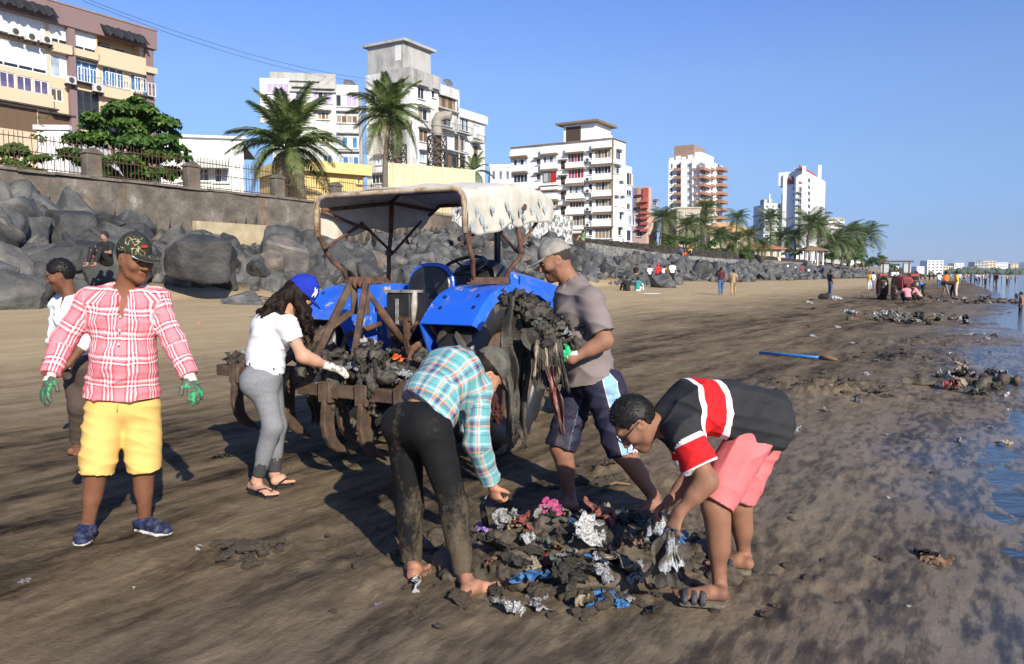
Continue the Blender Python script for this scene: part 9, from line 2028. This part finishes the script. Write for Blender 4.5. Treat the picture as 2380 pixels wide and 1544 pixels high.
for x, y, c, lab in ((1582, 594, BLU, 'person in blue and white sitting high on the boulders'), (1594, 597, MAR, 'person in maroon sitting high on the boulders'), (1604, 593, YL, 'person in yellow sitting high on the boulders')): someone(on_rock(x, y, 100), 'sit', 2.5, c, OR if c == MAR else NV, lab, 0, 1.1, None, 'trio sitting high on the boulders')
for x, y, c, lab in ((1690, 640, GRY, 'person in grey against the far boulders'), (1830, 641, WHC, 'person in white standing by the far boulders'), (1848, 641, (0.4, .5, .65), 'person in pale blue standing by the far boulders'), (1862, 641, RDC, 'person in red by the far boulders'), (1872, 641, BK, 'person in black by the far boulders'), (1879, 641, WHC, 'second person in white by the far boulders')):
 g = P(x, y, 165); g[2] = float(gh(g[0], g[1])) ; someone(g, 'stand', 2.8, c, NV, lab, 0, 1.0, None, 'people by the far boulders')
S = Sdf(.03); S.ell((0, 0, .16), (.34, .22, .2), k=.05); S.ell((.2, .05, .26), (.16, .13, .14), k=.05); V, Q = S.surf(1, lambda V, N: .03 * vn(V * 7, 3)); o = link('black_bag', mesh_np('black_bag', V, Q), cmat(BK), None, onbeach(1915, 696)); tag(o, 'black bag lying on the sand at the feet of the man in black', 'bag')
S = Sdf(.03); S.ell((0, 0, .13), (.3, .2, .16), k=.05); S.ell((.2, -.05, .1), (.2, .14, .1), k=.05); V, Q = S.surf(1, lambda V, N: .03 * vn(V * 8, 5)); o = link('white_sack', mesh_np('white_sack', V, Q), PL['white'], None, onbeach(1941, 698)); tag(o, 'white plastic sack beside the black bag', 'sack')
g0 = onbeach(2088, 697); rt = empty('tractor', g0, math.radians(168), 'old red tractor standing in the wet sand far along the beach', 'tractor'); M_RED = mt('old_red_paint', [(0.26, 0.03, 0.018), (0.42, 0.06, 0.035)], 4, .6, .2)
def rwheel(x, y, r, w):
 o = MB().lathe([(.1, -w * .3), (r * .58, -w * .35), (r * .58, w * .35), (.1, w * .3)], (0, 0, 0), (1, 0, 0), 18).build('wheel', M_RED, rt, True, auto=True); o.location = (x, y, r); MB().lathe([(r * .56, -w * .45), (r * .8, -w * .54), (r * .95, -w * .42), (r, -w * .2), (r, w * .2), (r * .95, w * .42), (r * .8, w * .54), (r * .56, w * .45)], (0, 0, 0), (1, 0, 0), 22, True).build('tyre', M_RUBBER, o, True)
 for k in range(12): MB().box((0, 0, r * 1.0), (w * .9, r * .12, r * .06)).build('lug', M_LUG, o).rotation_euler = (k * math.pi / 6, 0, 0)
rwheel(.85, -.3, .74, .42); rwheel(-.85, -.3, .74, .42); rwheel(.62, 1.6, .42, .22); rwheel(-.62, 1.6, .42, .22)
loft([hood_sec(.3, .30, .75, 1.42, .1), hood_sec(1.2, .29, .72, 1.38, .1), hood_sec(1.85, .28, .7, 1.3, .1)], 'hood', M_RED, rt); MB().box((0, 1.88, 1.0), (.42, .04, .5)).build('grille', mt('grille_red', (0.30, 0.03, 0.02), 4, .6, 0), rt)
for k in range(6): MB().box((-.16 + .064 * k, 1.905, 1.0), (.02, .012, .46)).build('grille_bar', M_BLACKP, rt)
MB().box((0, -.3, .8), (.5, 1.2, .5)).build('gearbox', M_BLACKP, rt, bevel=.03)
for s in (-1, 1):
 MB().box((s * .85, -.35, 1.5), (.45, .8, .05)).box((s * .85, .05, 1.36), (.45, .05, .3)).build('fender', M_RED, rt); MB().tube([(s * .72, -.75, 1.5), (s * .72, -.75, 2.25)], .04, 8).build('frame_post', M_RUSTB, rt); MB().box((s * .62, -.76, 1.85), (.42, .02, .5)).build('rear_board', mt('pale_board', (0.4, .42, .42), 4, .7, .1), rt)
MB().bar((-.95, -.75, 2.27), (.95, -.75, 2.27), .09).build('frame_bar', M_RUSTB, rt); MB().bar((-.5, 1.6, .42), (.5, 1.6, .42), .1).build('front_axle', M_BLACKP, rt); MB().tube([(.1, 1.2, 1.35), (.1, 1.2, 2.15)], .035, 8).build('exhaust_pipe', M_RUSTB, rt)
MB().tube([np.array([0, .15, 1.62]) + .2 * np.array([math.cos(a), .3 * math.sin(a), .9 * math.sin(a)]) for a in np.linspace(0, 6.28, 17)[:-1]], .02, 6, closed=True).build('steering_wheel', M_BLACKP, rt, True); MB().box((0, -.45, 1.2), (.45, .4, .12)).build('seat', M_BLACKP, rt)
FW = math.pi
someone(g0 + np.array([-.05, .45, .95]), 'sit', FW, WHC, GRY, 'driver in white sitting on the red tractor', 0, 1.0, None, 'workers round the red tractor')
for x, y, pose, rz, tp, bt, lab, sk_, bare in ((2021, 676, 'stand', 2.6, YL, WHC, 'person in yellow top and white shorts behind the red tractor', 0, False), (2029, 676, 'stand', .4, WHC, GRY, 'person in pale shirt close behind the yellow top', 0, False), (2108, 706, 'squat', -.1, PKC, BK, 'person in pink shirt squatting with back turned before the red tractor', 0, False), (2132, 704, 'squat', 1.2, PKC, BK, 'child in bright pink squatting near the pink shirt', 0, False), (2142, 694, 'bend', 1.3, BLU, BK, 'person in blue shirt bending beside the red tractor', 0, False), (2128, 690, 'stand', 1.5, GRY, BK, 'person in grey standing at the red tractor wheel', 0, False), (2198, 688, 'walk', .6, OR, GRY, 'man in orange T-shirt walking with a load', 0, False), (2214, 692, 'bend', 1.2, BK, BK, 'person in black stooping between orange and yellow shirts', 0, False), (2222, 693, 'stand', 1.0, YL, (0.55, .42, .38), 'person in yellow top and pale trousers by the litter', 0, False), (2182, 672, 'stand', .3, WHC, JN, 'person in white shirt and jeans beyond the orange T-shirt', 0, False)):
 someone(onbeach(x, y), pose, rz, tp, bt, lab, sk_, 1.0, None, 'workers round the red tractor', bare)
g = onbeach(2372, 722); g[2] = -.5; someone(g, 'stand', 1.2, BK, BK, 'bare-chested boy standing in the shallow water', 1, .72, None, 'bathers and walkers by the water', True)
rs = np.random.RandomState(15); cols = [WHC, WHC, GRY, MAR, BK, KH, BLU, PKC, NV, OR]; names = ['white', 'white', 'grey', 'maroon', 'black', 'khaki', 'blue', 'pink', 'navy', 'orange']
for k, (x, y) in enumerate(((2268, 664), (2284, 662), (2290, 666), (2312, 664), (2316, 667), (2340, 662), (2343, 660), (2360, 657), (2256, 661), (2240, 658), (2230, 660), (2208, 656), (2196, 655), (2170, 656), (2160, 654), (2150, 655), (2218, 654), (2276, 657), (2300, 656), (2328, 656), (2120, 656), (2095, 655), (2080, 655), (2140, 652), (2180, 652), (2250, 653), (2265, 652), (2290, 651), (2320, 651), (2350, 652), (2366, 651))):
 g = onbeach(x, y); c = k % 10; someone(g, 'stand' if k % 3 else 'walk', rs.uniform(0, 6.28), cols[c], [NV, GRY, BK][k % 3], 'distant person in %s walking along the water' % names[c], 0, 1.0, None, 'bathers and walkers by the water')
# ================================================================ haze of the bay
m = bpy.data.materials.new('bay_haze'); m.use_nodes = True; t = m.node_tree
for n_ in list(t.nodes): t.nodes.remove(n_)
vo_ = t.nodes.new('ShaderNodeVolumePrincipled'); vo_.inputs['Color'].default_value = (0.80, 0.88, 1.0, 1); vo_.inputs["Density"].default_value = 0.00008; vo_.inputs['Anisotropy'].default_value = 0.1
ou_ = t.nodes.new('ShaderNodeOutputMaterial'); t.links.new(vo_.outputs[0], ou_.inputs['Volume'])
o = MB().box((500, 2350, 78), (12000, 9000, 166)).build('haze', m); o['kind'] = 'stuff'; tag(o, 'thin pale sea haze over the whole bay', 'haze')
